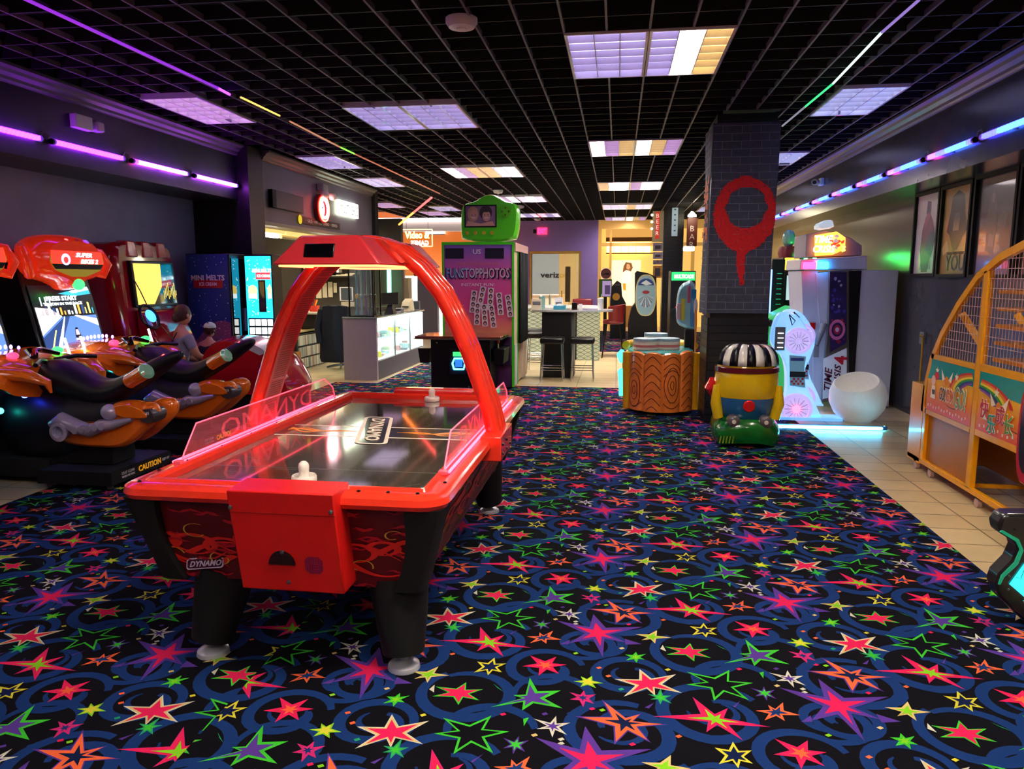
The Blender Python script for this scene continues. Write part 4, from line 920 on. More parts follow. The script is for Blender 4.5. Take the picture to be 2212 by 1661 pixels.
so = s.build('lit_front', [glow('lit turquoise', '#1aa6c8', 1.0), glow('lit white', '#eafcff', 1.3), glow('lit red', '#d8303a', .9), glow('lit cream', '#f0d470', 1.0), mat('slot black', '#101014', .3), mat('slot glass', '#39424c', .1, coat=1)], t, smooth=0)
for r in range(3):
    for c in range(4):
        a = x0+.045+c*.085; z = 1.02-r*.11; MB().box(a, a+.07, yy-.006, yy-.001, z, z+.085).build('flavour_button', glow('lit button', '#f4f4f0', 1.1), t, smooth=0)
s = MB(); s.box(x0+.03, x0+.40-.02, yy-.003, yy-.001, .785, 1.12); s.build('button_panel', mat('button panel', '#12323e', .3), t, smooth=0)
text('lettering', 'MINI MELTS', (x0+.25, yy-.003, 1.745), (1, 0, 0), (0, 0, 1), .05, MATS['lit white'], so, width=.26, bold=.03)
text('lettering', 'ICE CREAM', (x0+.27, yy-.004, 1.675), (1, 0, 0), (0, 0, 1), .035, MATS['lit white'], so, width=.18, bold=.02)
text('lettering', 'Love at', (x0+.17, yy-.004, .70), (1, 0, 0), (0, 0, 1), .06, MATS['lit white'], so, width=.2, bold=.02)

# LED tubes on the left soffit
def led_tube(x, ya, yb, z, cols, lb, grp, sx):
    t = thing('led_tube', lb, 'light', (x, ya, z), grp)
    MB().cyl((x, ya, z), (x, yb, z), .028, n=12).build('tube', mat('tube shell', '#b090f0', .1, trans=0, alpha=.3, em='#8040ff', es=.5), t)
    n = max(6, int((yb-ya)/.045)); s = MB()
    for k in range(n):
        a = ya+(yb-ya)*(k+.25)/n; b_ = ya+(yb-ya)*(k+.75)/n
        f = k/n; mi = 0
        for i, (lim, c) in enumerate(cols):
            if f <= lim: mi = i; break
        s.box(x-.018, x+.018, a, b_, z-.019, z+.019, mi)
    s.build('led_strip', [c for _, c in cols], t, smooth=0)
    for y in (ya, yb): MB().cyl((x, y-.02, z), (x, y+.02, z), .027, n=12).build('end_cap', BLK, t)
    MB().tube([(x+sx*.0, yb, z+.02), (x+sx*.01, yb+.05, z+.07), (x, yb+.09, z+.06), (x, yb+.11, z+.02)], .006, n=6).build('cable', GREY, t)
    MB().box(x-.012+sx*.022, x+.012+sx*.022, (ya+yb)/2-.01, (ya+yb)/2+.01, z-.03, z+.03).build('bracket', GREY, t)
LM = glow('led magenta', '#b828ff', 5, '#e0b0ff'); LMW = glow('led magenta hot', '#cc50ff', 8, '#f0c0ff'); LMR = glow('led red end', '#ff2060', 6)
Y = lambda u, v: at(u, v, x=-5.07).y
for i, (u0, u1, cols) in enumerate(((-260, 88, [(1, LM)]), (114, 266, [(1, LM)]), (286, 404, [(.06, LMR), (1, LMW)]), (420, 511, [(1, LMW)]))):
    v = lambda u: 283+u*.2255
    led_tube(-5.07, Y(u0, v(u0)), Y(u1, v(u1))-.0, 2.865, cols, ['magenta light tube at the left edge, nearest the viewer', 'magenta light tube second from the viewer on left soffit', 'magenta light tube with a red end, third on left soffit', 'magenta light tube farthest along the left soffit, by the dark pilaster'][i], 'magenta light tubes', -1)
t = thing('emergency_light', 'white emergency light box on the left soffit above the magenta tubes', 'emergency light', at(178, 268, x=-5.09))
p = at(178, 268, x=-5.09); MB().box(-5.099, -5.03, p.y-.16, p.y+.07, p.z-.06, p.z+.07).build('housing', WHT, t, bevel=.008)
MB().box(-5.099, -5.0, p.y+.09, p.y+.20, p.z-.05, p.z+.05).build('lamp_head', mat('lamp head grey', '#b9b6c0', .3), t, bevel=.02)
# ================================================================ HEADER SIGNS, SNACK COUNTER, PHOTO BOOTH, BAR, FAR END
def pb(mb, u0, u1, v0, v1, y, dep, m=0):
    a = at(u0, v0, y=y); b = at(u1, v1, y=y); return mb.box(a.x, b.x, y, y+dep, b.z, a.z, m)
def gradmat(name, stops, axis='Z', lo=0, hi=1, rough=.35, em=0):
    m = bpy.data.materials.new(name); m.use_nodes = True; nt = m.node_tree; b = nt.nodes['Principled BSDF']
    tc = nt.nodes.new('ShaderNodeTexCoord'); sp = nt.nodes.new('ShaderNodeSeparateXYZ'); mr = nt.nodes.new('ShaderNodeMapRange'); rp = nt.nodes.new('ShaderNodeValToRGB')
    nt.links.new(tc.outputs['Object'], sp.inputs[0]); nt.links.new(sp.outputs[axis], mr.inputs['Value'])
    mr.inputs['From Min'].default_value = lo; mr.inputs['From Max'].default_value = hi; nt.links.new(mr.outputs[0], rp.inputs[0])
    e = rp.color_ramp.elements
    while len(e) < len(stops): e.new(.5)
    for i, (p, c) in enumerate(stops): e[i].position = p; e[i].color = lin(c)+(1,)
    nt.links.new(rp.outputs[0], b.inputs['Base Color']); b.inputs['Roughness'].default_value = rough
    if em: nt.links.new(rp.outputs[0], b.inputs['Emission Color']); b.inputs['Emission Strength'].default_value = em
    return m
LWH = glow('lit sign white', '#fffbe8', 5); BK = mat('ink black', '#0a0a0c', .5)
xh = -4.945
def hx(u, v): p = at(u, v, x=xh); return p
# header signs (on the dark header over the office opening)
t = thing('wall_speaker', 'flat dark box at the left end of the header wall', 'speaker', hx(590, 430)); a, b = hx(579, 405), hx(648, 447)
MB().box(xh, xh+.06, a.y, b.y, b.z-.1, a.z-.02).build('cabinet', mat('dark grey box', '#2a2733', .4), t, bevel=.005); MB().box(xh+.0, xh+.062, a.y-.0, a.y+.12, b.z-.1, a.z-.02).build('end_panel', BLKM, t)
t = thing('led_sign', 'small square pink lit sign on the header wall', 'sign', hx(643, 433)); a, b = hx(635, 422), hx(650, 448)
MB().box(xh, xh+.04, a.y, b.y, b.z, a.z).build('panel', glow('pink sign', '#ff1c50', 1.6), t, bevel=.01)
text('lettering', 'USA', (xh+.045, (a.y+b.y)/2, (a.z+b.z)/2), (0, 1, 0), (0, 0, 1), .16, glow('pink stroke', '#ffb0c8', 3), t, width=abs(b.y-a.y)*.85, bold=.02)
c = hx(689, 451)
t = thing('neon_clock', 'round wall clock with red and white neon rings on the header', 'clock', c)
cc = Vector((xh+.07, c.y, c.z)); R_ = .205
MB().lathe([(R_+.03, 0), (R_+.03, .07), (R_, .085), (R_, .03), (.001, .03)], (xh, c.y, c.z), axis='x', n=36).build('case', mat('clock case red', '#7a1418', .3), t)
for r, M_, nm in ((R_, glow('neon red', '#ff4030', 6), 'neon_ring'), (R_-.055, glow('neon white', '#eaf4ff', 9), 'neon_ring')):
    MB().tube([(xh+.095, c.y+r*math.cos(k), c.z+r*math.sin(k)) for k in [2*PI*i/36 for i in range(37)]], .012 if r == R_ else .018, n=8).build(nm, M_, t)
MB().lathe([(.125, .05), (.001, .051)], (xh, c.y, c.z), axis='x', n=30).build('dial', mat('dial blue', '#5a7a9a', .3, em='#4a78a8', es=.4), t)
m = MB(); m.tube([(xh+.06, c.y, c.z), (xh+.06, c.y+.05, c.z+.05)], .006, n=6); m.tube([(xh+.06, c.y, c.z), (xh+.06, c.y-.02, c.z+.09)], .005, n=6); m.build('hands', BK, t)
c = hx(690, 414); t = thing('emergency_light', 'emergency light with two lamp heads above the neon clock', 'emergency light', c)
MB().box(xh, xh+.12, c.y-.12, c.y+.1, c.z+.0, c.z+.12).build('housing', mat('grey housing', '#8a8a8c', .5), t, bevel=.01)
for s_ in (-.12, .2): MB().ball((xh+.14, c.y+s_, c.z-.06), .07, .08, .07, n=14, k=8).build('lamp_head', mat('lamp head rose', '#c9a49c', .3), t)
a, b = hx(727, 444), hx(769, 460); zc = (a.z+b.z)/2
t = thing('lightbox_sign', 'glowing white letter sign at the right end of the header wall', 'sign', (xh, (a.y+b.y)/2, zc))
MB().box(xh, xh+.05, a.y, b.y, zc-.13, zc+.13).build('box', glow('lightbox glow', '#f4ffd8', 3.2), t, bevel=.01)
text('lettering', 'MULTIVERSE', (xh+.055, (a.y+b.y)/2, zc-.01), (0, 1, 0), (0, 0, 1), .16, mat('letter grey', '#4a5040', .5), t, width=abs(b.y-a.y)*.9)
a, b = hx(645, 476), hx(728, 490)
t = thing('banner_sign', 'long black strip sign with small white words under the neon clock', 'sign', (xh, (a.y+b.y)/2, a.z))
z = hx(690, 482).z
MB().box(xh, xh+.015, a.y, b.y+.1, z-.055, z+.055).build('strip', BK, t, smooth=0)
text('lettering', '•  • SALES •  • RENTALS • LEASING •  • SERVICE •', (xh+.018, (a.y+b.y)/2+.1, z), (0, 1, 0), (0, 0, 1), .05, mat('print white', '#d8d4cc', .5), t, width=abs(b.y-a.y)*.86)
MB().lathe([(.07, .015), (.07, .02), (.001, .02)], (xh, a.y+.02, z), axis='x', n=20).build('yellow_dot', mat('dot yellow', '#d8c820', .4, em='#d8c820', es=.2), t)
# fluorescent tubes under the header
for i, (y0, y1, on) in enumerate(((10.1, 11.35, 1), (11.4, 12.6, 0), (12.65, 13.9, 1))):
    t = thing('fluorescent_fixture', ['glowing fluorescent fixture under the header nearest the dark pilaster', 'unlit beige fluorescent fixture between two glowing ones under the header', 'glowing fluorescent fixture under the header behind the canopy'][i], 'light', (-5.4, (y0+y1)/2, 2.3), 'fluorescent fixtures under the header')
    MB().box(-5.52, -5.24, y0, y1, 2.33, 2.388).build('housing', mat('fixture beige', '#d9c28a', .4, em='#e8c070', es=.35), t, bevel=.01)
    MB().cyl((-5.36, y0+.03, 2.30), (-5.36, y1-.03, 2.30), .03, n=12).build('tube', GLOWW if on else mat('tube dull', '#c9b890', .3), t)
# office contents
WOODD = mat('dark office wood', '#1d1712', .5); CRM = mat('cream paper', '#e6dcc0', .7)
t = thing('wall_shelf', 'black wall shelf unit behind the counter with folders', 'shelf', (-6.2, 15.3, 1.5))
m = MB(); m.box(-6.75, -5.4, 15.25, 15.6, 1.66, 1.69).box(-6.75, -6.72, 15.25, 15.6, 1.69, 2.2).box(-6.12, -6.09, 15.25, 15.6, 1.69, 2.2).box(-5.43, -5.4, 15.25, 15.6, 1.69, 2.2).box(-6.75, -5.4, 15.25, 15.6, 2.2, 2.23); m.build('shelf_frame', WOODD, t)
t = thing('storage_box', 'tan cardboard box standing on the wall shelf', 'box', (-6.5, 15.4, 1.69)); m = MB().box(-6.68, -6.28, 15.28, 15.55, 1.691, 2.05); m.build('carton', mat('tan cardboard', '#c98f45', .7), t, bevel=.005); MB().box(-6.26, -6.14, 15.3, 15.5, 1.691, 2.0).build('flap', CRM, t)
t = thing('paper_stack', 'loose white papers in the right bay of the wall shelf', 'papers', (-5.8, 15.4, 1.69)); m = MB()
for k in range(5): m.hexa([(-6.05+.1*k, 15.28, 1.692+.012*k), (-5.6+.02*k, 15.28, 1.692+.012*k), (-5.6+.02*k, 15.5, 1.692+.012*k), (-6.05+.1*k, 15.5, 1.692+.012*k)], [(-6.05+.1*k, 15.28, 1.70+.012*k), (-5.6+.02*k, 15.28, 1.70+.012*k), (-5.6+.02*k, 15.5, 1.70+.012*k), (-6.05+.1*k, 15.5, 1.70+.012*k)])
m.build('sheets', CRM, t); MB().box(-5.95, -5.9, 15.3, 15.5, 1.76, 2.02).build('folder', WHT, t)
t = thing('pinned_notices', 'group of cream paper sheets hanging on the dark office wall', 'papers', (-6.3, 15.58, 1.3))
for k, (u0, u1, v0, v1) in enumerate(((682, 695, 610, 644), (696, 707, 611, 643), (708, 719, 609, 642), (720, 728, 611, 632), (676, 682, 617, 623))):
    m = MB(); pb(m, u0, u1, v0, v1, 15.585-.004*k, .004); m.build('sheet', CRM, t, smooth=0)
t = thing('desk', 'black office desk with white worktop behind the counter', 'desk', (-5.7, 13.4, 0))
MB().box(-6.9, -5.35, 13.05, 13.8, .98, 1.02).build('worktop', mat('worktop white', '#d9d2c2', .4), t, bevel=.006); MB().box(-6.85, -6.25, 13.12, 13.75, .0, .979).box(-6.249, -5.42, 13.12, 13.75, .72, .979).build('desk_body', mat('black desk', '#0f0c0c', .5), t)
m = MB(); t2 = thing('paper_pile', 'pile of crumpled cream papers on the desk', 'papers', (-6.1, 13.3, 1.02))
for k in range(6): a = -6.3+random.uniform(0, .15); m.box(a, a+.38, 13.1+.02*k, 13.35+.02*k, 1.021+.008*k, 1.027+.008*k)
m.build('sheets', CRM, t2)
t = thing('pen_basket', 'red basket full of pens on the office desk', 'basket', (-5.66, 13.35, 1.02)); MB().lathe([(.08, 0), (.11, .11), (.10, .11), (.075, .01), (.001, .01)], (-5.66, 13.35, 1.021), n=16).build('basket', mat('basket red', '#d8341c', .4), t)
for k in range(9): a = random.uniform(0, 2*PI); MB().tube([(-5.66, 13.35, 1.05), (-5.66+.12*math.cos(a), 13.35+.08*math.sin(a), 1.24)], .006, n=6).build('pen', random.choice([BLK, RED, STEEL, YEL]), t)
t = thing('computer_monitor', 'white framed computer monitor behind the counter', 'monitor', (-5.2, 14.2, 1.0)); m = MB(); pb(m, 733, 762, 620, 650, 14.2, .04); m.build('screen_housing', WHT, t, bevel=.004)
m = MB(); pb(m, 736, 760, 622, 648, 14.195, .004); m.build('screen', mat('screen slate', '#4b565c', .15), t, smooth=0)
m = MB(); pb(m, 737, 762, 652, 662, 14.25, .1); m.build('stand', CRM, t); 
t = thing('office_table', 'dark side table under the white computer monitor', 'table', (-5.0, 14.3, 0)); m = MB(); z = at(740, 662, y=14.25).z; m.box(-5.50, -4.6, 14.0, 14.6, z-.05, z-.001).build('tabletop', WOODD, t)
for a in (-5.45, -4.65):
    for b_ in (14.05, 14.55): MB().box(a-.02, a+.02, b_-.02, b_+.02, 0, z-.05).build('leg', WOODD, t)
t = thing('office_chair', 'office chair behind the counter with a dark navy jacket over its back', 'chair', (-4.98, 12.8, 0))
MB().box(-5.22, -4.78, 12.75, 13.15, .46, .54).build('seat', BLKM, t, bevel=.03); MB().box(-5.2, -4.8, 12.72, 12.79, .55, 1.05).build('backrest', BLKM, t, bevel=.03)
MB().cyl((-5.0, 12.95, .05), (-5.0, 12.95, .46), .03).build('pedestal', STEEL, t)
for k in range(5): a = 2*PI*k/5; MB().tube([(-5.0, 12.95, .08), (-5.0+.27*math.cos(a), 12.95+.27*math.sin(a), .04)], .02, n=8).build('leg', STEEL, t)
tj = thing('jacket', 'dark navy jacket draped over the office chair behind the counter', 'jacket', (-4.97, 12.66, .2)); rings = []
for z, w, d in ((1.17, .10, .05), (1.15, .24, .08), (1.0, .29, .10), (.8, .30, .10), (.5, .31, .09), (.22, .30, .07), (.15, .27, .05)):
    rings.append([(-4.97+w*math.cos(k)+.015*math.sin(5*k+z*9), 12.64+d*math.sin(k)*(1+.25*math.sin(7*k)), z) for k in [2*PI*i/24 for i in range(24)]])
MB().loft(rings).build('body', mat('navy cloth', '#0e1222', .9), tj); 
for sg in (-1, 1): MB().tube([(-4.97+sg*.24, 12.62, 1.08), (-4.97+sg*.31, 12.56, .8), (-4.97+sg*.27, 12.55, .5)], [.06, .05, .045], 0, 10).build('sleeve', MATS['navy cloth'], tj)
# rack of disc cases
rack = thing('disc_rack', 'low black rack filled with rows of disc cases', 'rack', (-5.9, 13.5, 0))
m = MB(); m.box(-6.15, -5.67, 12.55, 12.60, 0, .66).box(-6.15, -5.67, 14.45, 14.5, 0, .66)
for z in (.02, .225, .435, .64): m.box(-6.15, -5.67, 12.6, 14.45, z-.02, z)
m.box(-6.15, -6.13, 12.6, 14.45, .0, .62); m.build('rack_frame', WOODD, rack, smooth=0); MB().box(-6.2, -5.7, 12.5, 14.0, .661, .70).build('top_board', mat('top board pine', '#b89a60', .5), rack, bevel=.004)
cm = [mat('case %d' % i, c, .45) for i, c in enumerate(['#c9bfa4', '#a9a390', '#8f8a7c', '#d8d0b8', '#5f5a52', '#b3705a', '#7c8a90'])]
proto = [MB().box(-5.70, -5.56, 0, .034, 0, .175).build('disc_case', c, None, smooth=0) for c in cm]
k = 0
for row, z in enumerate((.021, .226, .436)):
    for i in range(50):
        if row == 2 and i in (24, 25): continue
        pr = proto[random.choice([0, 0, 1, 1, 2, 3, 3, 4, 5, 6])]; o = pr.copy(); COL.objects.link(o); o.location = (-5.74+.03, 12.63+i*.036, z)
        tag(o, 'spine-out disc case in the low black rack, %s row' % ['bottom', 'middle', 'top'][row], 'disc case', 'disc cases in the low rack, %s row' % ['bottom', 'middle', 'top'][row]); k += 1
for o in proto: bpy.data.objects.remove(o)
t = thing('cardboard_box', 'open brown cardboard box on the floor before the disc rack', 'box', (-5.72, 12.2, 0))
m = MB(); m.box(-5.92, -5.52, 12.0, 12.02, 0, .36).box(-5.92, -5.52, 12.36, 12.38, 0, .36).box(-5.92, -5.90, 12.02, 12.36, 0, .36).box(-5.54, -5.52, 12.02, 12.36, 0, .36).box(-5.9, -5.54, 12.02, 12.36, 0, .02); cbx = m.build('carton', mat('brown cardboard', '#a8662e', .8), t, smooth=0)
text('lettering', 'SUB', (-5.72, 11.995, .23), (1, 0, 0), (0, 0, 1), .07, BK, cbx, width=.15); text('lettering', 'HUB', (-5.72, 11.995, .14), (1, 0, 0), (0, 0, 1), .06, BK, cbx, width=.13)
t = thing('paper_roll', 'green paper roll leaning out of the cardboard box', 'paper roll', (-5.8, 12.2, .03)); MB().cyl((-5.68, 12.2, .04), (-5.86, 12.2, .56), .04).build('roll', mat('mint roll', '#5aa890', .6), t)
# display counter
LAM = mat('lavender laminate', '#b7aec0', .45); LITW = glow('case light', '#dffaf4', .6)
t = thing('display_counter', 'white glass-fronted display counter with lit shelves', 'counter', (-4.1, 12.9, 0))
MB().box(-4.39, -3.83, 11.48, 11.55, 0, 1.0).build('end_panel', LAM, t, bevel=.004)
m = MB(); m.box(-4.39, -3.83, 11.55, 14.4, 0, .30, 0).build('plinth', mat('plinth grey', '#5a5866', .5), t)
MB().box(-4.39, -4.36, 11.55, 14.4, .30, .98).box(-4.36, -3.84, 14.37, 14.4, .3, .98).build('back_panel', LITW, t, smooth=0)
MB().box(-4.36, -3.84, 11.55, 14.37, .301, .32).build('case_floor', WHT, t, smooth=0)
MB().box(-4.39, -3.80, 11.46, 14.42, 1.001, 1.025).build('worktop', mat('glass worktop', '#9fb8b4', .08, coat=1), t, bevel=.003)
MB().box(-4.0, -3.86, 11.56, 14.36, .965, .975).build('light_strip', glow('case tube', '#e8fff8', 8), t, smooth=0)
for y in (12.5, 13.45): MB().box(-3.85, -3.825, y-.012, y+.012, .30, 1.0).build('mullion', STEEL, t, smooth=0)
MB().box(-3.838, -3.832, 11.55, 14.4, .30, 1.0).build('front_glass', mat('case glass', '#d8fff4', .03, alpha=.10, spec=.6), t, smooth=0)
for (y0, y1, z) in ((11.62, 12.45, .74), (12.55, 13.4, .82), (12.55, 13.4, .6), (13.5, 14.3, .84), (13.5, 14.3, .62), (11.62, 12.45, .5)): MB().box(-4.33, -4.02, y0, y1, z, z+.008).build('glass_shelf', mat('shelf glass', '#5fa898', .08, alpha=.6), t, smooth=0)
pal = ['#c9c4b0', '#9aa090', '#e4dcc8', '#c8c020', '#a87880', '#6a7080', '#b8b0a0', '#8aa0a8']
prd = [('small goods', c) for c in pal]; n = 0
for (y0, y1, z) in ((11.62, 12.45, .322), (12.55, 13.4, .322), (13.5, 14.3, .322), (11.62, 12.45, .509), (12.55, 13.4, .609), (13.5, 14.3, .629)):
    for k in range(7):
        y = y0+(y1-y0)*(k+.15)/7; h = random.uniform(.02, .10); w = random.uniform(.05, .1); xx = -4.28 if z > .4 else random.uniform(-4.28, -4.05)
        zone = {11.62: 'nearest', 12.55: 'middle', 13.5: 'farthest'}[y0]
        o = MB().box(xx, xx+random.uniform(.10, .2), y, y+w, z, z+h).build('boxed_prize', mat('goods %d' % (n % 8), pal[n % 8], .5), None, bevel=.004, smooth=0)
        tag(o, f'small boxed prize on the {"floor" if z < .4 else "glass shelf"} of the {zone} counter bay', 'prize', f'boxed prizes, {zone} counter bay, {"floor" if z < .4 else "glass shelf"}'); n += 1
t = thing('glass_display_tower', 'tall square glass display tower standing on the counter end', 'display case', (-4.1, 11.7, 1.025))
for a in (-4.29, -3.89):
    for b_ in (11.55, 11.92): MB().box(a-.01, a+.01, b_-.01, b_+.01, 1.026, 1.88).build('post', BLK, t, smooth=0)
MB().box(-4.3, -3.88, 11.54, 11.93, 1.88, 1.90).build('top', BLK, t); MB().box(-4.3, -3.88, 11.54, 11.93, 1.026, 1.045).build('bottom', BLK, t)
MB().box(-4.285, -3.9, 11.548, 11.552, 1.046, 1.879).build('pane', mat('tower glass', '#cfe4ea', .02, alpha=.12, spec=.8), t, smooth=0)
for k, c in enumerate(('#3a86a0', '#7aa0b8', '#5a3a6a', '#1c1c22', '#20302a')):
    tt = thing('glass_water_pipe', 'tall coloured glass tube in the display tower, %s' % ['leftmost, teal blue', 'second from left, pale blue', 'middle, violet', 'fourth from left, black', 'rightmost, dark green'][k], 'glass tube', (-4.23+k*.075, 11.74, 1.046), 'glass tubes in the display tower')
    x = -4.23+k*.075; MB().lathe([(.035, 0), (.034, .04), (.018, .10), (.016, .5), (.02, .74), (.001, .75)], (x, 11.74, 1.046), n=14).build('body', mat('pipe '+c, c, .1, coat=1), tt); MB().ball((x, 11.74, 1.35), .03, .03, .05, n=12, k=8).build('bulge', mat('pipe2 '+c, '#c0a040' if k == 0 else c, .1, coat=1), tt)
t = thing('till_terminal', 'black touchscreen till on the counter', 'till', (-3.95, 12.6, 1.025))
MB().hexa([(-4.09, 12.52, 1.19), (-3.79, 12.60, 1.19), (-3.79, 12.63, 1.19), (-4.09, 12.55, 1.19)], [(-4.10, 12.58, 1.39), (-3.80, 12.66, 1.40), (-3.80, 12.69, 1.40), (-4.10, 12.61, 1.39)]).build('touchscreen', mat('till screen', '#2a2624', .2), t, bevel=.004)
MB().hexa([(-4.03, 12.52, 1.026), (-3.86, 12.52, 1.026), (-3.86, 12.75, 1.026), (-4.03, 12.75, 1.026)], [(-3.99, 12.6, 1.19), (-3.90, 12.6, 1.19), (-3.90, 12.68, 1.19), (-3.99, 12.68, 1.19)]).build('stand', BLK, t, bevel=.006)
t = thing('card_reader', 'small grey card reader beside the black till', 'card reader', (-3.9, 13.05, 1.025)); MB().hexa([(-4.0, 12.95, 1.026), (-3.85, 12.95, 1.026), (-3.85, 13.15, 1.026), (-4.0, 13.15, 1.026)], [(-4.0, 12.97, 1.05), (-3.85, 12.97, 1.05), (-3.85, 13.15, 1.11), (-4.0, 13.15, 1.11)]).build('body', GREY, t, bevel=.005); MB().box(-3.98, -3.87, 13.0, 13.08, 1.075, 1.09).build('keypad', BLK, t)
t = thing('receipt_printer', 'cream receipt printer at the far end of the counter', 'printer', (-3.95, 13.7, 1.025)); MB().hexa([(-4.06, 13.6, 1.026), (-3.86, 13.6, 1.026), (-3.86, 13.9, 1.026), (-4.06, 13.9, 1.026)], [(-4.04, 13.68, 1.2), (-3.88, 13.68, 1.2), (-3.88, 13.88, 1.26), (-4.04, 13.88, 1.26)]).build('body', mat('beige plastic', '#c9bda0', .5), t, bevel=.01); MB().box(-4.02, -3.9, 13.60, 13.66, 1.10, 1.12).build('paper_slot', BLK, t)
t = thing('credit_card_stand', 'small picture stand at the far end of the counter', 'stand', (-3.9, 14.2, 1.025)); MB().box(-3.98, -3.84, 14.2, 14.23, 1.026, 1.2).build('frame', GREY, t); MB().box(-3.965, -3.855, 14.195, 14.2, 1.04, 1.185).build('card', mat('card dark', '#3a4048', .4), t)
for i, (u0, u1, v0, v1, c, lb) in enumerate(((812, 822, 590, 680, '#9fc4e8', 'pale blue backlit panel behind the display tower'), (823, 836, 588, 640, '#e85ac0', 'magenta backlit panel behind the counter'))):
    p = at((u0+u1)/2, v1, y=15.8); t = thing('backlit_panel', lb, 'light panel', p); m = MB(); pb(m, u0, u1, v0, v1, 15.8, .05); m.build('panel', glow('panel'+c, c, 1.1), t)
    MB().box(p.x-.12, p.x+.12, 15.78, 15.9, 0, p.z).build('stand', WOODD, t)
p = at(840, 600, y=15.4); t = thing('light_rod', 'slim mint green neon rod standing behind the counter', 'light', (p.x, p.y, 0)); a, b = at(840, 568, y=15.4), at(841, 640, y=15.4); MB().cyl(b, a, .045, n=10).build('tube', glow('mint neon', '#6affc0', 1.6), t); MB().cyl((b.x, b.y, 0), b, .03).build('stand', BLK, t)
# photo booth
t = thing('photo_booth', 'tall photo booth with pink sunset front, green trim and black curtain', 'photo booth', (-2.0, 11.7, 0))
bx0, bx1, by0, by1, bz = -2.59, -1.51, 10.88, 12.45, 2.16
MB().box(bx0, bx1, by0+.01, by0+.35, .03, bz).box(bx0, bx1, 11.95, by1, .03, bz).box(bx0, bx0+.04, by0+.35, 11.95, .03, bz).box(bx0, bx1, by0+.35, 11.95, bz-.08, bz).box(bx0+.04, bx1-.03, by0+.36, 11.94, .03, .12).build('booth_shell', mat('booth beige side', '#d8bda6', .5), t)
ART = gradmat('booth artwork', [(0, '#4a2a60'), (.18, '#7a3a78'), (.30, '#f8b860'), (.42, '#f88a78'), (.55, '#f04c98'), (.78, '#ea62b0'), (.92, '#a868c8'), (1, '#7060c0')], 'Z', 0, bz)
ar = MB().box(bx0+.03, bx1-.03, by0-.004, by0+.009, .03, bz-.03).build('front_artwork', ART, t, smooth=0)
GRN = mat('lime green trim', '#3fae1c', .35, em='#40c010', es=.04)
for nm, a in (('l', (bx0, bx0+.03, by0-.012, by0+.02, .03, bz)), ('r', (bx1-.03, bx1, by0-.012, by0+.02, .03, bz)), ('t', (bx0, bx1, by0-.012, by0+.02, bz-.03, bz+.012))): MB().box(*a).build('green_trim', GRN, t, smooth=0)
for x in (-2.40, -1.80):
    sp_ = MB().box(x-.14, x+.14, by0-.009, by0-.001, 1.93, 2.08); sp_.build('speaker_vent', mat('vent navy', '#140f2a', .6), t, smooth=0)
yy = by0-.012
text('lettering', 'PHOTO BOOTH', (-2.05, yy, 1.855), (1, 0, 0), (0, 0, 1), .035, mat('gold lettering', '#e88a60', .4), ar, width=.62)
text('lettering', 'FUNSTOPPHOTOS', (-2.045, yy+.002, 1.71), (1, 0, 0), (0, 0, 1), .17, mat('letter shadow', '#2c2450', .4), ar, width=.99, bold=.05)
text('lettering', 'FUNSTOPPHOTOS', (-2.05, yy-.003, 1.72), (1, 0, 0), (0, 0, 1), .145, gradmat('letter fade', [(0, '#8fb4f4'), (.4, '#c8d0e8'), (.6, '#e8c8d8'), (1, '#e8a8c0')], 'X', -.5, .5), ar, width=.94, bold=.012)
text('lettering', 'INSTANT FUN!', (-2.05, yy, 1.55), (1, 0, 0), (0, 0, 1), .045, WT, ar, width=.5)
for i, s_ in enumerate(('Grab your', 'favorite', 'someone', 'be silly', 'hug, kiss', 'MAKE A TON', 'MAKE MEMORIES')):
    text('lettering', s_, (-2.36 if i < 5 else -2.30, yy, 1.24-i*.085), (1, 0, 0), (0, 0, 1), .045, mat('letter peach', '#f0c0b0', .4), ar, width=.2 if i < 5 else .32)
text('lettering', 'US', (-2.06, yy, 2.03), (1, 0, 0), (0, 0, 1), .07, WT, ar, width=.12, bold=.02)
PHO = [mat('photo paper', '#ecd8e0', .4), mat('photo hair', '#3a2c40', .5), mat('photo skin', '#d8a090', .5)]
for i, (x, z, an) in enumerate(((-2.12, 1.30, .12), (-2.0, 1.36, .22), (-1.86, 1.34, .06), (-1.72, 1.27, -.10), (-2.06, 1.12, .05), (-1.95, 1.10, -.06), (-1.83, 1.08, -.12), (-1.6+.02, 1.24, -.14))):
    m = MB(Matrix.Translation((x, yy-.002-.001*i, z)) @ Matrix.Rotation(an, 4, 'Y')); w, h = .045, .165
    m.add([(-w, 0, -h), (w, 0, -h), (w, 0, h), (-w, 0, h)], [(0, 1, 2, 3)], 0)
    for k in range(4):
        zc = -h+.045+k*.08; m.add([(.028*math.cos(a), -.0004, zc+.034*math.sin(a)) for a in [2*PI*q/10 for q in range(10)]], [tuple(range(10))], 1); m.add([(.016*math.cos(a), -.0008, zc-.006+.02*math.sin(a)) for a in [2*PI*q/8 for q in range(8)]], [tuple(range(8))], 2)
    m.build('photo_strip', PHO, ar, smooth=0)
MB().box(-1.72, -1.54, by0-.07, by0-.013, .35, .8).build('strip_dispenser', mat('dispenser violet', '#3a1a48', .4), t, bevel=.02)
MB().box(bx1, bx1+.02, by0+.02, by1, 2.04, bz).build('side_header', mat('side header pink', '#d8a8a4', .5), t)
rings = []
for i in range(40): y = 11.2+(.8)*i/39; rings.append([(bx1+.045+.022*math.sin(i*1.5), y, 2.03), (bx1+.045+.03*math.sin(i*1.5+.4), y, 1.0), (bx1+.04+.03*math.sin(i*1.5), y-.02, .66)])
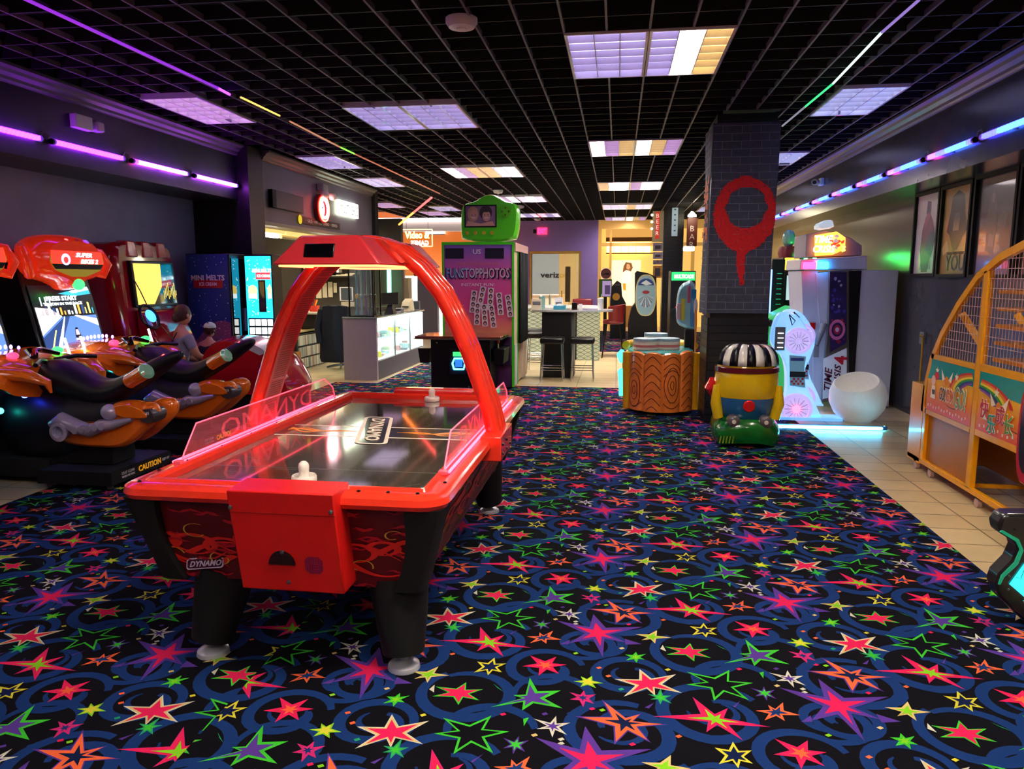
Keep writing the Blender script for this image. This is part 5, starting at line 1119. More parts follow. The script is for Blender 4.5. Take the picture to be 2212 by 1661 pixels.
vs = [p for r in rings for p in r]; m = MB().add(vs, [(i*3+j, (i+1)*3+j, (i+1)*3+j+1, i*3+j+1) for i in range(39) for j in range(2)]); cu = m.build('curtain', mat('black curtain', '#10151a', .8), t, smooth=70); cu.modifiers.new('s', 'SOLIDIFY').thickness = .006
MB().box(bx1-.001, bx1+.012, by0+.35, by0+.38, .03, 2.03).build('green_trim', GRN, t, smooth=0); MB().box(bx1, bx1+.01, by0+.02, by0+.30, .05, .66).build('side_panel', mat('side grey', '#c4c8c4', .5), t)
# giant green camera on top
G = mat('camera green', '#4fb420', .32, coat=.3, em='#3fae10', es=.03)
t = thing('giant_camera', 'oversized green toy camera on top of the photo booth', 'camera prop', (-1.9, 11.0, bz))
y0 = 10.95; P = outl([(992, 462), (997, 440), (1024, 434), (1040, 422), (1060, 417), (1078, 424), (1092, 434), (1110, 437), (1118, 445), (1120, 470), (1117, 500), (1110, 521), (996, 521), (992, 500)], y0)
m = MB(); hull(smoothpts(P, 1), y0, y0+.4, m, 0, .08, 3); cb_ = m.build('camera_body', G, t)
for v in cb_.data.vertices: pass
yf = y0-.004; a, b = at(1003, 443, y=yf), at(1073, 491, y=yf)
s = MB(); s.box(a.x, b.x, yf-.006, yf+.05, b.z, a.z, 0); s.box(a.x+.02, b.x-.02, yf-.008, yf, b.z+.02, a.z-.02, 1)
def dsc(c, rx, rz, m, dy): s.add([(c[0]+rx*math.cos(k), yf-dy, c[1]+rz*math.sin(k)) for k in [2*PI*q/16 for q in range(16)]], [tuple(range(16))], m)
mx_, mz_ = (a.x+b.x)/2, (a.z+b.z)/2
dsc((mx_-.11, mz_+.03), .085, .11, 2, .009); dsc((mx_-.10, mz_+.02), .06, .075, 3, .010); dsc((mx_+.08, mz_+.05), .095, .10, 4, .009); dsc((mx_+.09, mz_+.0), .062, .075, 3, .0105); dsc((mx_+.08, mz_+.09), .085, .035, 4, .011)
s.add([(a.x+.02, yf-.0112, b.z+.02), (b.x-.02, yf-.0112, b.z+.02), (b.x-.06, yf-.0112, b.z+.09), (mx_, yf-.0112, b.z+.055), (a.x+.05, yf-.0112, b.z+.10)], [(0, 1, 2, 3, 4)], 3)
for dx in (-.10, .09): 
    s.box(mx_+dx-.03, mx_+dx+.03, yf-.013, yf-.0125, mz_-.03, mz_-.018, 5)
    for e in (-.025, .025): s.box(mx_+dx+e-.009, mx_+dx+e+.009, yf-.013, yf-.0125, mz_+.012, mz_+.022, 4)
s.build('picture', [BLK, mat('picture mauve', '#8a6a88', .5), mat('hair blonde', '#c09a78', .6), mat('face print', '#d8a090', .5), mat('cap print', '#3a3038', .6), mat('teeth print', '#f4e8e4', .5)], t, smooth=0)
for u in (1009, 1027, 1045, 1063): p = at(u, 503, y=yf); MB().lathe([(.028, 0), (.028, -.012), (.001, -.014)], p, 0, 16, 'y').build('button', mat('button gold', '#d8b830', .4), t)
p = at(1092, 457, y=yf); MB().lathe([(.095, 0), (.095, -.012), (.001, -.014)], p, 0, 28, 'y').build('dial', mat('camera green light', '#57c01e', .3), t)
for dx, dz in ((.05, 0), (-.05, 0), (0, .05), (0, -.05)): MB().lathe([(.014, -.013), (.014, -.02), (.001, -.021)], (p.x+dx, p.y, p.z+dz), 0, 12, 'y').build('dial_button', mat('olive', '#4a5a10', .4), t)
# cocktail cabinet in front of the booth
t = thing('cocktail_arcade_table', 'black sit-down arcade table with lit green coin door, in front of the photo booth', 'arcade game', (-2.17, 10.4, 0))
MB().box(-2.60, -1.74, 10.16, 10.78, .06, .80).build('cabinet', BLK, t, bevel=.01)
MB().box(-2.80, -1.58, 10.05, 10.82, .815, .845).build('tabletop', mat('glass top amber', '#8a4a30', .06, coat=1), t, bevel=.008)
MB().box(-2.81, -1.57, 10.04, 10.83, .80, .8145).build('table_edge', CHR, t)
for x0_, x1_ in ((-2.80, -2.62), (-1.72, -1.55)): MB().hexa([(x0_+.03, 10.2, .45), (x1_-.02, 10.2, .45), (x1_-.02, 10.7, .45), (x0_+.03, 10.7, .45)], [(x0_, 10.2, .66), (x1_, 10.2, .66), (x1_, 10.7, .66), (x0_, 10.7, .66)]).build('control_panel', BLK, t, bevel=.01)
cdr = MB().box(-2.33, -2.02, 10.135, 10.159, .30, .66).build('coin_door', mat('coin door', '#15121c', .3), t, bevel=.006)
MB().box(-2.27, -2.12, 10.12, 10.1345, .56, .62).build('bill_light', glow('bill green', '#20c840', 1.6), cdr, bevel=.003)
m = MB(); m.tube([(-2.26, 10.125, .38), (-2.12, 10.125, .38), (-2.10, 10.125, .46), (-2.13, 10.125, .53), (-2.25, 10.125, .53), (-2.28, 10.125, .46), (-2.26, 10.125, .38)], .012, n=8); m.build('bill_ring', glow('bill cyan', '#30d8ff', 6), cdr); MB().box(-2.24, -2.14, 10.126, 10.134, .41, .51).build('bill_slot', glow('bill blue', '#2050c0', .8), cdr)
MB().lathe([(.014, 0), (.014, -.012), (.001, -.014)], (-2.05, 10.155, .13), 0, 14, 'y').build('lock', CHR, t)
MB().lathe([(.014, 0), (.014, -.012), (.001, -.014)], (-2.50, 10.155, .74), 0, 14, 'y').build('lock', CHR, t)
MB().cyl((-1.66, 10.3, .66), (-1.66, 10.3, .74), .012).build('joystick', CHR, t); MB().ball((-1.66, 10.3, .76), .03, n=12, k=8).build('joystick_ball', RED, t)
for a in (-2.55, -1.79):
    for b_ in (10.2, 10.74): MB().cyl((a, b_, 0), (a, b_, .06), .02).build('foot', STEEL, t)
# ================================================================ BAR AND FAR END
CTOP = mat('speckled worktop', '#b9bcc0', .15, scale=90, var=.25, coat=.5)
t = thing('bar_table', 'high bar table with speckled grey top on a black pedestal', 'table', (-.85, 12.5, 0))
P = [(-1.45, 12.2), (-.62, 12.2), (-.4, 12.26), (-.14, 12.4), (-.05, 12.6), (-.14, 12.8), (-.4, 12.92), (-1.45, 12.95)]
MB().prism(smoothpts(P, 2), 1.09, 1.125).build('tabletop', CTOP, t, bevel=.005); MB().box(-1.235, -.75, 12.25, 12.7, 0, 1.089).build('pedestal', mat('black pedestal', '#0d0b0f', .45), t, bevel=.005)
MB().box(-.748, -.70, 12.3, 12.65, .02, 1.08).build('steel_plate', mat('grey edge', '#585a58', .5), t)
# rear counter with wave panels
WAVE = mat('wave panel', '#ccd6c0', .5); t = thing('wave_panel_counter', 'counter with pale wave-patterned panels behind the black bar stools', 'counter', (-1.1, 15, 0))
for (x0, x1) in ((-1.95, -1.42), (-.80, -.34)):
    m = MB(); m.box(x0, x1, 14.95, 15.1, 0, 1.04, 0)
    for k in range(13):
        z = .04+k*.08
        for s_ in (1, -1):
            pts = [(x0+(x1-x0)*i/14, z+.035*s_*math.sin(i/14*2*PI*1.5)) for i in range(15)]
            m.band(pts, .008, 14.944-.0004*k-(.0002 if s_ > 0 else 0), 14.95, 'xz', 1)
    m.build('wave_panel', [WAVE, mat('wave line', '#5f6a54', .6)], t, smooth=0)
MB().box(-1.42, -.80, 15.02, 15.1, 0, 1.04).build('black_panel', BLKM, t)
P = [(-2.2, 14.85), (-.75, 14.85), (-.52, 14.93), (-.37, 15.12), (-.35, 15.4), (-.45, 15.7), (-.75, 15.9), (-2.2, 15.9)]
MB().prism(smoothpts(P, 2), 1.041, 1.08).build('worktop', mat('white worktop', '#e8ece8', .2, coat=.5), t, bevel=.005)
def stool(x, y, lb):
    t = thing('bar_stool', lb, 'stool', (x, y, 0), 'black bar stools')
    MB().box(x-.19, x+.19, y-.18, y+.18, .60, .70).build('seat', mat('black vinyl', '#131015', .35), t, bevel=.03)
    for sx in (-1, 1):
        for sy in (-1, 1): MB().cyl((x+sx*.155, y+sy*.15, .60), (x+sx*.18, y+sy*.17, 0), .011, n=10).build('leg', CHR, t)
    m = MB()
    for z, r in ((.22, .17), (.18, .172)):
        q = [(x-r, y-r+.01, z), (x+r, y-r+.01, z), (x+r, y+r-.01, z), (x-r, y+r-.01, z), (x-r, y-r+.01, z)]
        for i in range(4): m.cyl(q[i], q[i+1], .008, n=8)
    m.build('footrest', CHR, t)
stool(-1.03, 11.95, 'black square bar stool left of the table pedestal'); stool(-.54, 11.98, 'black square bar stool right of the table pedestal'); stool(-1.38, 13.02, 'black bar stool half hidden behind the photo booth curtain')
stool(-1.55, 13.9, 'black bar stool farthest back, by the left wave panel')
def prop(u, v0, v1, y, r, name, lb, cat, m, prof=None, lid=None):
    p = at(u, v1, y=y); a = at(u, v0, y=y); h = a.z-1.126; z = 1.126; t = thing(name, lb, cat, (p.x, y, z))
    MB().lathe(prof(r, h) if prof else [(r*.8, 0), (r, h), (r*.92, h), (r*.74, .01), (.001, .01)], (p.x, y, z), n=18).build('cup', m, t)
    if lid: MB().lathe([(r*1.03, h-.01), (r*1.03, h+.01), (r*.3, h+.02), (.001, h+.02)], (p.x, y, z), n=18).build('lid', lid, t)
    return p.x
TEALC = mat('teal plastic', '#8fb8b4', .2, coat=.3)
prop(1171, 641, 668, 12.45, .055, 'drinking_cup', 'pale teal tumbler on the bar table', 'cup', TEALC, lid=TEALC)
prop(1297, 646, 668, 12.5, .05, 'paper_cup', 'white lidded cup at the right end of the bar table', 'cup', WHT, lid=WHT); MB().cyl((at(1297, 646, y=12.5).x, 12.5, 1.25), (at(1297, 646, y=12.5).x+.02, 12.5, 1.38), .005).build('straw', WHT, bpy.data.objects['paper_cup'])
t = thing('tissue_box', 'blue tissue box lying on the bar table', 'box', (-.96, 12.5, 1.126)); MB().box(-1.06, -.86, 12.42, 12.58, 1.126, 1.19).build('box', mat('tissue blue', '#3a94b4', .5), t, bevel=.003); MB().lathe([(.04, 1.19), (.03, 1.215), (.001, 1.22)], (-.96, 12.5, 0), sx=1.3).build('tissue', WHT, t)
t = thing('napkin_holder', 'black napkin holder on the bar table', 'napkin holder', (-.70, 12.4, 1.126)); MB().box(-.75, -.66, 12.35, 12.45, 1.126, 1.24).build('case', BLK, t, bevel=.004); MB().box(-.64, -.58, 12.38, 12.46, 1.126, 1.22).build('napkins', WHT, t)
t = thing('menu_card', 'white printed card standing at the left of the bar table', 'sign', (-1.3, 12.35, 1.126)); MB().box(-1.42, -1.25, 12.33, 12.35, 1.126, 1.30).build('card', mat('card cream', '#e8dcc4', .6), t); MB().box(-1.40, -1.27, 12.326, 12.3295, 1.2, 1.26).build('print', GREY, t)
t = thing('menu_card', 'white folded card behind the blue tissue box', 'sign', (-1.0, 12.8, 1.126)); MB().box(-1.07, -.93, 12.78, 12.8, 1.126, 1.32).build('card', WHT, t); MB().box(-1.05, -.95, 12.776, 12.7795, 1.2, 1.24).build('print', GREY, t)
# maroon bucket stool
t = thing('bucket_bar_stool', 'maroon upholstered bucket bar stool with black legs', 'stool', (-.12, 15.5, 0))
x, y = -.08, 15.6; MRN = mat('maroon vinyl', '#6a1018', .35, coat=.2)
MB().lathe([(.001, .70), (.2, .70), (.22, .74), (.2, .79), (.001, .80)], (x, y, 0), sx=1).build('seat', MRN, t)
m = MB(); rings = []
for i in range(13):
    a = -PI*.65+PI*1.3*i/12; a += 0; h = 1.05+.06*math.cos((a)*.8); c, s_ = math.cos(a), math.sin(a)
    rings.append([(x+.21*c, y+.21*s_, .74), (x+.25*c, y+.25*s_, h), (x+.22*c, y+.22*s_, h), (x+.18*c, y+.18*s_, .74)])
m.loft(rings); m.build('backrest', MRN, t)
for sx in (-1, 1):
    for sy in (-1, 1): MB().cyl((x+sx*.13, y+sy*.13, .70), (x+sx*.22, y+sy*.2, 0), .017, .013).build('leg', BLK, t)
MB().tube([(x+.18*math.cos(k), y+.18*math.sin(k), .3) for k in [2*PI*i/20 for i in range(21)]], .01, n=8).build('footring', CHR, t)
for i, (u, lb) in enumerate(((1256, 'maroon bar stool back just left of the white cup'),)):
    p = at(u, 665, y=16.0); t = thing('bucket_bar_stool', lb, 'stool', (p.x, 16.2, 0)); MB().box(p.x-.22, p.x+.22, 16.0, 16.4, .72, .80).build('seat', MRN, t, bevel=.03); MB().hexa([(p.x-.2, 16.35, .8), (p.x+.2, 16.35, .8), (p.x+.2, 16.42, .8), (p.x-.2, 16.42, .8)], [(p.x-.22, 16.4, 1.2), (p.x+.22, 16.4, 1.2), (p.x+.22, 16.47, 1.2), (p.x-.22, 16.47, 1.2)]).build('backrest', MRN, t, bevel=.03)
    for sx in (-1, 1):
        for sy in (-1, 1): MB().cyl((p.x+sx*.17, 16.2+sy*.16, .72), (p.x+sx*.2, 16.2+sy*.18, 0), .015).build('leg', BLK, t)
# far wall, doorway and shopfront
PURP = mat('lavender wall paint', '#a78ee0', .5, scale=3)
YF = 23.5
dl, dr, dtop = at(1148, 600, y=YF).x, at(1250, 600, y=YF).x, at(1200, 548, y=YF).z
ex = at(1291, 600, y=YF).x
struct(MB().box(-3.5, ex, YF, YF+.2, dtop, 3.66).box(dr, ex, YF, YF+.2, 0, dtop).box(-3.5, dl, YF, YF+.2, 0, dtop).build('wall_back', PURP, smooth=0))
GOLD = mat('brass trim', '#c89a48', .25, .7)
struct(MB().box(dl-.06, dl, YF-.03, YF+.25, 0, dtop+.08).box(dr, dr+.06, YF-.03, YF+.25, 0, dtop+.08).box(dl, dr, YF-.03, YF+.25, dtop, dtop+.08).build('door_1', GOLD, smooth=0))
struct(MB().box(ex, 3.5, YF+.1, YF+.2, 3.15, 3.66).box(ex, ex+.10, YF+.0, YF+.2, 0, 3.15).box(ex+.35, ex+.42, YF+.05, YF+.15, 0, 3.15).box(2.2, 2.3, YF+.0, YF+.2, 0, 3.15).box(ex+.1, 3.5, YF+.05, YF+.12, 2.62, 2.72).build('window_1', mat('shopfront frame tan', '#b98f4a', .4, em='#d8a050', es=.15), smooth=0))
dm = MB().box(dr-.62, dr-.58, YF+.02, YF+.06, 0, dtop).box(dr-.58, dr-.02, YF+.03, YF+.04, 0, dtop); do_ = struct(dm.build('door_2', mat('amber door glass', '#d8a83c', .05, alpha=.45, coat=1, em='#f0c050', es=.15), smooth=0))
MB().box(dr-.42, dr-.26, YF+.01, YF+.02, .9, 2.0).build('door_poster', mat('door poster brown', '#5a4a28', .5), do_, smooth=0)
MB().box(dr-.54, dr-.51, YF-.03, YF+.01, .9, 1.25).build('door_handle', GOLD, do_)
p = at(1171, 499, y=YF-.05); t = thing('exit_sign', 'glowing pink EXIT sign on the lavender wall', 'exit sign', p)
MB().box(p.x-.16, p.x+.16, YF-.07, YF-.001, p.z-.11, p.z+.11).build('panel', mat('exit panel', '#e07090', .4, em='#ff3060', es=.5), t, bevel=.01); text('lettering', 'EXIT', (p.x, YF-.075, p.z), (1, 0, 0), (0, 0, 1), .15, glow('exit red', '#ff1848', 3.5), t, width=.26, bold=.02)
MB().box(p.x-.28, p.x-.17, YF-.1, YF-.001, p.z-.07, p.z+.05).build('lamp_head', BLK, t, bevel=.02)
# store across the hall
MALL = mat('hall wall white', '#d8dce0', .5)
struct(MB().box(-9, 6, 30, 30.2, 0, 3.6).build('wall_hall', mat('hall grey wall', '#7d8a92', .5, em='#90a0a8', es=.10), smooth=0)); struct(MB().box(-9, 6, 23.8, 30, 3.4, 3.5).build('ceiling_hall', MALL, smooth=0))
struct(MB().box(-9.1, -9, 15, 30, 0, 3.6).build('wall_hall_left', MALL, smooth=0)); struct(MB().box(6, 6.1, 23, 30, 0, 3.6).build('wall_hall_right', MALL, smooth=0))
for i, (x, y) in enumerate(((-2.6, 26.5), (-5.6, 26), (.6, 26.2), (3, 26.5))):
    t = thing('hall_ceiling_light', ['round glowing light over the hall seen through the doorway', 'glowing hall light beyond the food counters', 'glowing hall light behind the shop poster', 'glowing hall light behind the far pillar'][i], 'ceiling light', (x, y, 3.35))
    MB().lathe([(.32, .04), (.32, 0), (.001, 0)], (x, y, 3.34), n=24).build('diffuser', glow('hall light', '#fff2dc', 26), t); MB().lathe([(.36, .055), (.36, .03), (.32, .03)], (x, y, 3.34), n=24).build('rim', WHT, t)
t = thing('wall_lettering', 'black shop lettering on the grey wall seen through the doorway', 'sign', at(1194, 594, y=29.98)); p = at(1198, 594, y=29.97)
text('lettering', 'verizon', (p.x, 29.97, p.z), (1, 0, 0), (0, 0, 1), .22, BK, t, width=1.15, bold=.03)
for k, (u, v, w, h_, c, lb) in enumerate(((1165, 632, .7, .5, '#e8e8e4', 'white display desk at the left of the shop across the hall'), (1208, 635, .6, .5, '#dcdcd8', 'white display desk at the right of the shop across the hall'))):
    p = at(u, v, y=27.5); t = thing('display_desk', lb, 'desk', (p.x, 27.5, 0)); MB().box(p.x-w/2, p.x+w/2, 27.5, 28, 0, 1.0).build('body', mat('desk white', '#e4e4e0', .4), t, bevel=.01); MB().box(p.x-w/2-.03, p.x+w/2+.03, 27.45, 28.05, 1.001, 1.04).build('worktop', WHT, t)
# yellow lit shop behind the shopfront glass
t = thing('shop_display', 'warm lit shop interior wall behind the front glass, with a row of cream panels', 'shop display', (.5, 25.6, 0))
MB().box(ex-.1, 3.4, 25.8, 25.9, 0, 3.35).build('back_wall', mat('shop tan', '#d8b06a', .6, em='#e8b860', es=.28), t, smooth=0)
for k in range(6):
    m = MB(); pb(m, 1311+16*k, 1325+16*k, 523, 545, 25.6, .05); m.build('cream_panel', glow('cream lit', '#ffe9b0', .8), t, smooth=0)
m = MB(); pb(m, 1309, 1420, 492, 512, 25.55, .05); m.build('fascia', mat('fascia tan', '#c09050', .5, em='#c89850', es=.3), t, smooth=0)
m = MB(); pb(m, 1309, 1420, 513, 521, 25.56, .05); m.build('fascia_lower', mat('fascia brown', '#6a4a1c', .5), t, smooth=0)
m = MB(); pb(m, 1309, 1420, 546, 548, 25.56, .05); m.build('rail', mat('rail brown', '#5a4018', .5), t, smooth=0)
t = thing('fashion_poster', 'large cream poster of a standing woman with long brown hair, behind the shop glass', 'poster', (.2, 25.4, 0))
m = MB(); pb(m, 1322, 1382, 562, 660, 25.4, .03); a_ = at(1352, 660, y=25.4); MB().box(a_.x-.3, a_.x+.3, 25.35, 25.5, 0, a_.z-.005).build('stand', mat('stand tan', '#c09050', .5), t); po = m.build('poster_board', mat('poster cream', '#f0e2b0', .5, em='#f0e0a8', es=.45), t, smooth=0)
def pp(u, v, d=0): p = at(u, v, y=25.39-d); return (p.x, p.y, p.z)
m = MB(); m.add([pp(*q) for q in ((1352, 566), (1364, 568), (1367, 578), (1362, 588), (1352, 586), (1345, 588), (1347, 575))], [tuple(range(7))], 0)
m.add([pp(u, v, .004) for u, v in ((1354, 570), (1360, 571), (1362, 578), (1358, 583), (1353, 580))], [tuple(range(5))], 1)
m.add([pp(u, v, .002) for u, v in ((1346, 588), (1353, 583), (1362, 586), (1364, 600), (1360, 612), (1345, 612), (1344, 600))], [tuple(range(7))], 2)
m.add([pp(u, v, .003) for u, v in ((1345, 612), (1352, 612), (1352, 628), (1346, 626))], [tuple(range(4))], 3)
m.build('figure_print', [mat('print brown hair', '#8a5a28', .5, em='#8a5a28', es=.2), mat('print face', '#e0a878', .5, em='#e0a878', es=.2), mat('print dress', '#f4e4c0', .5, em='#f4e4c0', es=.4), mat('print yellow', '#e0a830', .5, em='#e0a830', es=.2)], po, smooth=0)
p = at(1309, 591, y=22.0); t = thing('round_beer_sign', 'round cream sign with dark animal mark on a thin post', 'sign', (p.x, 22, 0))
MB().lathe([(.17, 0), (.17, .04), (.001, .04)], (p.x, 22.0, p.z), 0, 26, 'y').build('disc', mat('sign cream', '#e0c0b0', .5, em='#e0b8a8', es=.2), t)
MB().lathe([(.145, -.004), (.15, -.004), (.15, -.001), (.145, -.001)], (p.x, 22.0, p.z), 0, 26, 'y').build('ring', mat('sign brown', '#8a4a48', .5), t)
m = MB(); m.add([(p.x+a, 21.993, p.z+b) for a, b in ((-.11, -.03), (-.06, -.01), (0, .02), (.07, .02), (.1, -.03), (.05, -.04), (-.02, -.02), (-.07, -.04))], [tuple(range(8))]); m.build('mark', BK, t, smooth=0)
MB().cyl((p.x, 22.02, 0), (p.x, 22.02, p.z-.17), .02).build('post', STEEL, t)
p = at(1308, 622, y=21.5); t = thing('menu_board', 'green framed menu board with lilac sheets under the round sign', 'sign', (p.x, 21.5, 0))
MB().box(p.x-.19, p.x+.18, 21.5, 21.53, p.z-.26, p.z+.25).build('board', mat('board green', '#4a7a20', .5), t); MB().box(p.x-.09, p.x+.16, 21.49, 21.4995, p.z-.24, p.z+.2).build('sheet', mat('sheet lilac', '#b8a0d0', .5, em='#b8a0d0', es=.15), t, smooth=0)
MB().box(p.x-.02, p.x+.13, 21.485, 21.4895, p.z-.18, p.z+.08).build('sheet_frame', mat('sheet violet', '#8a70b0', .5), t, smooth=0); MB().box(p.x-.05, p.x+.05, 21.5, 21.53, 0, p.z-.26).build('post', BLK, t)
# black arcade cabinet with a yellow disc (upright, far)
t = thing('upright_arcade_cabinet', 'black upright cabinet with plain yellow disc, far behind the bar', 'arcade game', (0, 20.5, 0))
O = outl([(1318, 700), (1318, 648), (1322, 618), (1333, 606), (1342, 612), (1344, 640), (1352, 655), (1352, 700)], 20.4)
MB().prism([(a, max(b, 0)) for a, b in [(O[0][0], 0)]+O[1:-1]+[(O[-1][0], 0)]], 20.4, 21.0, 'xz').build('cabinet', BLK, t); p = at(1331, 641, y=20.39); MB().lathe([(.10, 0), (.10, .008), (.001, .008)], (p.x, 20.388, p.z), 0, 22, 'y').build('yellow_disc', mat('disc ochre', '#c8902c', .4), t)
text('lettering', 'ATARI', (p.x-.02, 20.385, at(1331, 615, y=20.4).z), (1, 0, 0), (0, 0, 1), .06, GREY, t, width=.22)
t = thing('arcade_cabinet_side_view', 'black upright arcade cabinet showing its oval space-themed side art', 'arcade game', (.66, 19.7, 0))
y = 19.0; O = [(a, max(b, .03)) for a, b in outl([(1357, 737), (1357, 700), (1364, 665), (1372, 655), (1372, 590), (1376, 585), (1400, 590), (1418, 598), (1420, 737)], y)]
MB().prism(O, y, y+.6, 'xz').build('cabinet', BLK, t, bevel=.01)
c = at(1395, 638, y=y-.004); AR_ = [mat('art cream', '#d8c888', .4), mat('art pale blue', '#9cc0cc', .4), mat('art blue', '#2a4a8a', .4), mat('art red', '#a83a3a', .4), mat('art white', '#e8eef0', .4)]
m = MB(); sup = lambda rx, rz, dz, n=32: [(c.x+rx*abs(math.cos(k))**.75*(1 if math.cos(k) > 0 else -1), y-.004-dz, c.z+rz*abs(math.sin(k))**.85*(1 if math.sin(k) > 0 else -1)) for k in [2*PI*i/n for i in range(n)]]
m.add(sup(.26, .52, 0), [tuple(range(32))], 0); m.add(sup(.235, .49, .001), [tuple(range(32))], 1)
m.add([(c.x+.2*math.cos(k), y-.006, c.z+.25+.17*math.sin(k)) for k in [PI*i/12 for i in range(13)]], [tuple(range(13))], 2)
for k in range(15): a = PI*1.0+PI*k/14; m.add([(c.x, y-.0065-.0001*k, c.z+.02), (c.x+.2*math.cos(a)-.008, y-.0065-.0001*k, c.z+.0+.3*math.sin(a)), (c.x+.2*math.cos(a)+.012, y-.0065-.0001*k, c.z+.3*math.sin(a))], [(0, 1, 2)], (3, 4, 2)[k % 3])
m.add([(c.x+.09*math.cos(k), y-.009, c.z+.08+.045*math.sin(k)) for k in [2*PI*i/12 for i in range(12)]], [tuple(range(12))], 3)
m.add([(c.x-.13, y-.009, c.z+.3), (c.x, y-.009, c.z+.38), (c.x+.15, y-.009, c.z+.28), (c.x, y-.009, c.z+.25)], [(0, 1, 2, 3)], 4)
m.build('side_art', AR_, t, smooth=0)
for a in (.4, .95): MB().cyl((a, y+.1, 0), (a, y+.1, .03), .02).build('foot', STEEL, t)
# signs on the far pillar
p0, p1 = at(1411, 455, y=19.4), at(1428, 522, y=19.4)
t = thing('beer_sign', 'vertical red BEER sign fixed to the left of the far pillar', 'sign', (p0.x, 19.4, p1.z)); MB().box(p0.x, 1.115, 19.5, 19.58, p1.z, p0.z).build('board', mat('sign stone', '#a89a78', .5), t); MB().box(p0.x+.07, p0.x+.17, 19.49, 19.4995, p1.z+.08, p0.z-.02).build('red_panel', mat('beer red', '#b02a20', .4, em='#c03020', es=.2), t, smooth=0)
for i, ch in enumerate('BEER'): text('lettering', ch, (p0.x+.12, 19.485, p0.z-.12-i*.145), (1, 0, 0), (0, 0, 1), .10, mat('pink letter', '#f0c8b8', .4, em='#f0c0b0', es=.3), t)
for k in range(3): MB().ball((p0.x-.02, 19.5, p0.z-.1-.17*k), .035, n=10, k=6).build('bulb', mat('bulb cream', '#e8d8c0', .4, em='#ffe8c0', es=.6), t)
for k, (v0, v1, c_) in enumerate(((524, 543, '#8a7f94'), (544, 560, '#9a8ca4'), (561, 572, '#7a6c84'), (573, 601, '#b07a30'))):
    a = at(1411, v0, y=19.5); b = at(1427, v1, y=19.5); t = thing('small_poster', ['grey lilac picture under the BEER sign', 'second lilac picture down the far pillar', 'third lilac picture down the far pillar', 'ochre picture at the bottom of the strip on the far pillar'][k], 'poster', (a.x, 19.5, b.z)); MB().box(a.x-.0, 1.115, 19.5, 19.55, b.z+.01, a.z-.01).build('print', mat('poster '+c_, c_, .5, scale=14, var=.4), t); MB().box(a.x+.05, 1.06, 19.494, 19.4995, b.z+.06, a.z-.07).build('motif', mat('motif dark', '#3a3040', .5), t, smooth=0)
a, b = at(1452, 449, y=19.48), at(1463, 510, y=19.48); t = thing('pale_blue_strip_sign', 'narrow pale blue sign strip hanging on the front of the far pillar', 'sign', ((a.x+b.x)/2, 19.46, b.z)); MB().box(a.x, b.x, 19.44, 19.48, b.z, a.z).build('board', mat('strip blue', '#9ab0bc', .4, em='#9ab0bc', es=.15), t)
for k in range(5): MB().box(a.x+.05, b.x-.05, 19.434, 19.4395, b.z+.12+.13*k, b.z+.15+.13*k).build('mark', mat('strip mark', '#405058', .5), t, smooth=0)
a, b = at(1485, 470, y=18.6), at(1505, 532, y=18.6); t = thing('bar_sign', 'hanging maroon vertical BAR sign right of the far pillar', 'sign', ((a.x+b.x)/2, 18.6, b.z)); MB().box(a.x, b.x, 18.6, 18.68, b.z, a.z).build('board', mat('bar maroon', '#4a1010', .5), t, bevel=.01)
for i, ch in enumerate('BAR'): text('lettering', ch, ((a.x+b.x)/2, 18.59, a.z-.26-i*.19), (1, 0, 0), (0, 0, 1), .13, mat('bar letter', '#b8a8a8', .4), t)
MB().cyl(((a.x+b.x)/2, 18.64, a.z), ((a.x+b.x)/2, 18.64, 3.4), .008).build('hanger', BLK, t)
p = at(1495, 468, y=18.3); t = thing('spot_lamp', 'bright small lamp above the BAR sign', 'lamp', p); MB().lathe([(.02, .12), (.10, .03), (.10, 0), (.001, 0)], p, n=18).build('shade', glow('warm lamp', '#fff0c8', 18), t); MB().cyl((p.x, p.y, p.z+.12), (p.x, p.y, 3.4), .008).build('cord', BLK, t)
p = at(1488, 540, y=21); t = thing('pendant_lamp', 'wide glowing pendant lamp below the BAR sign', 'lamp', p); MB().lathe([(.05, .12), (.14, .09), (.155, 0), (.13, -.02), (.001, -.02)], p, n=20).build('shade', glow('warm pendant', '#ffe8b0', 12), t); MB().cyl((p.x, p.y, p.z+.12), (p.x, p.y, 3.4), .008).build('cord', BLK, t)
# MULTICADE cabinet
t = thing('marquee_arcade_cabinet', 'black arcade cabinet with a lit green marquee beside the far pillar', 'arcade game', (1.45, 17, 0))
MB().box(1.16, 1.70, 17.0, 17.7, .03, 1.56).box(1.16, 1.20, 16.9, 17.0, .03, 1.56).box(1.66, 1.70, 16.9, 17.0, .03, 1.56).build('cabinet', BLK, t)
MB().box(1.16, 1.70, 16.96, 17.7, 1.561, 1.80).build('marquee_box', BLK, t); mq = MB().box(1.175, 1.685, 16.95, 16.9595, 1.59, 1.78).build('marquee', glow('marquee green', '#20a858', .5), t, smooth=0)
text('lettering', 'MULTICADE', (1.45, 16.942, 1.68), (1, 0, 0), (0, 0, 1), .085, glow('marquee pink', '#ffd0d8', 1.2), mq, width=.42, bold=.03); MB().box(1.2, 1.66, 16.8, 16.999, .92, .97).build('control_panel', BLK, t); MB().ball((1.3, 16.88, 1.0), .03, n=10, k=6).build('joystick', RED, t)
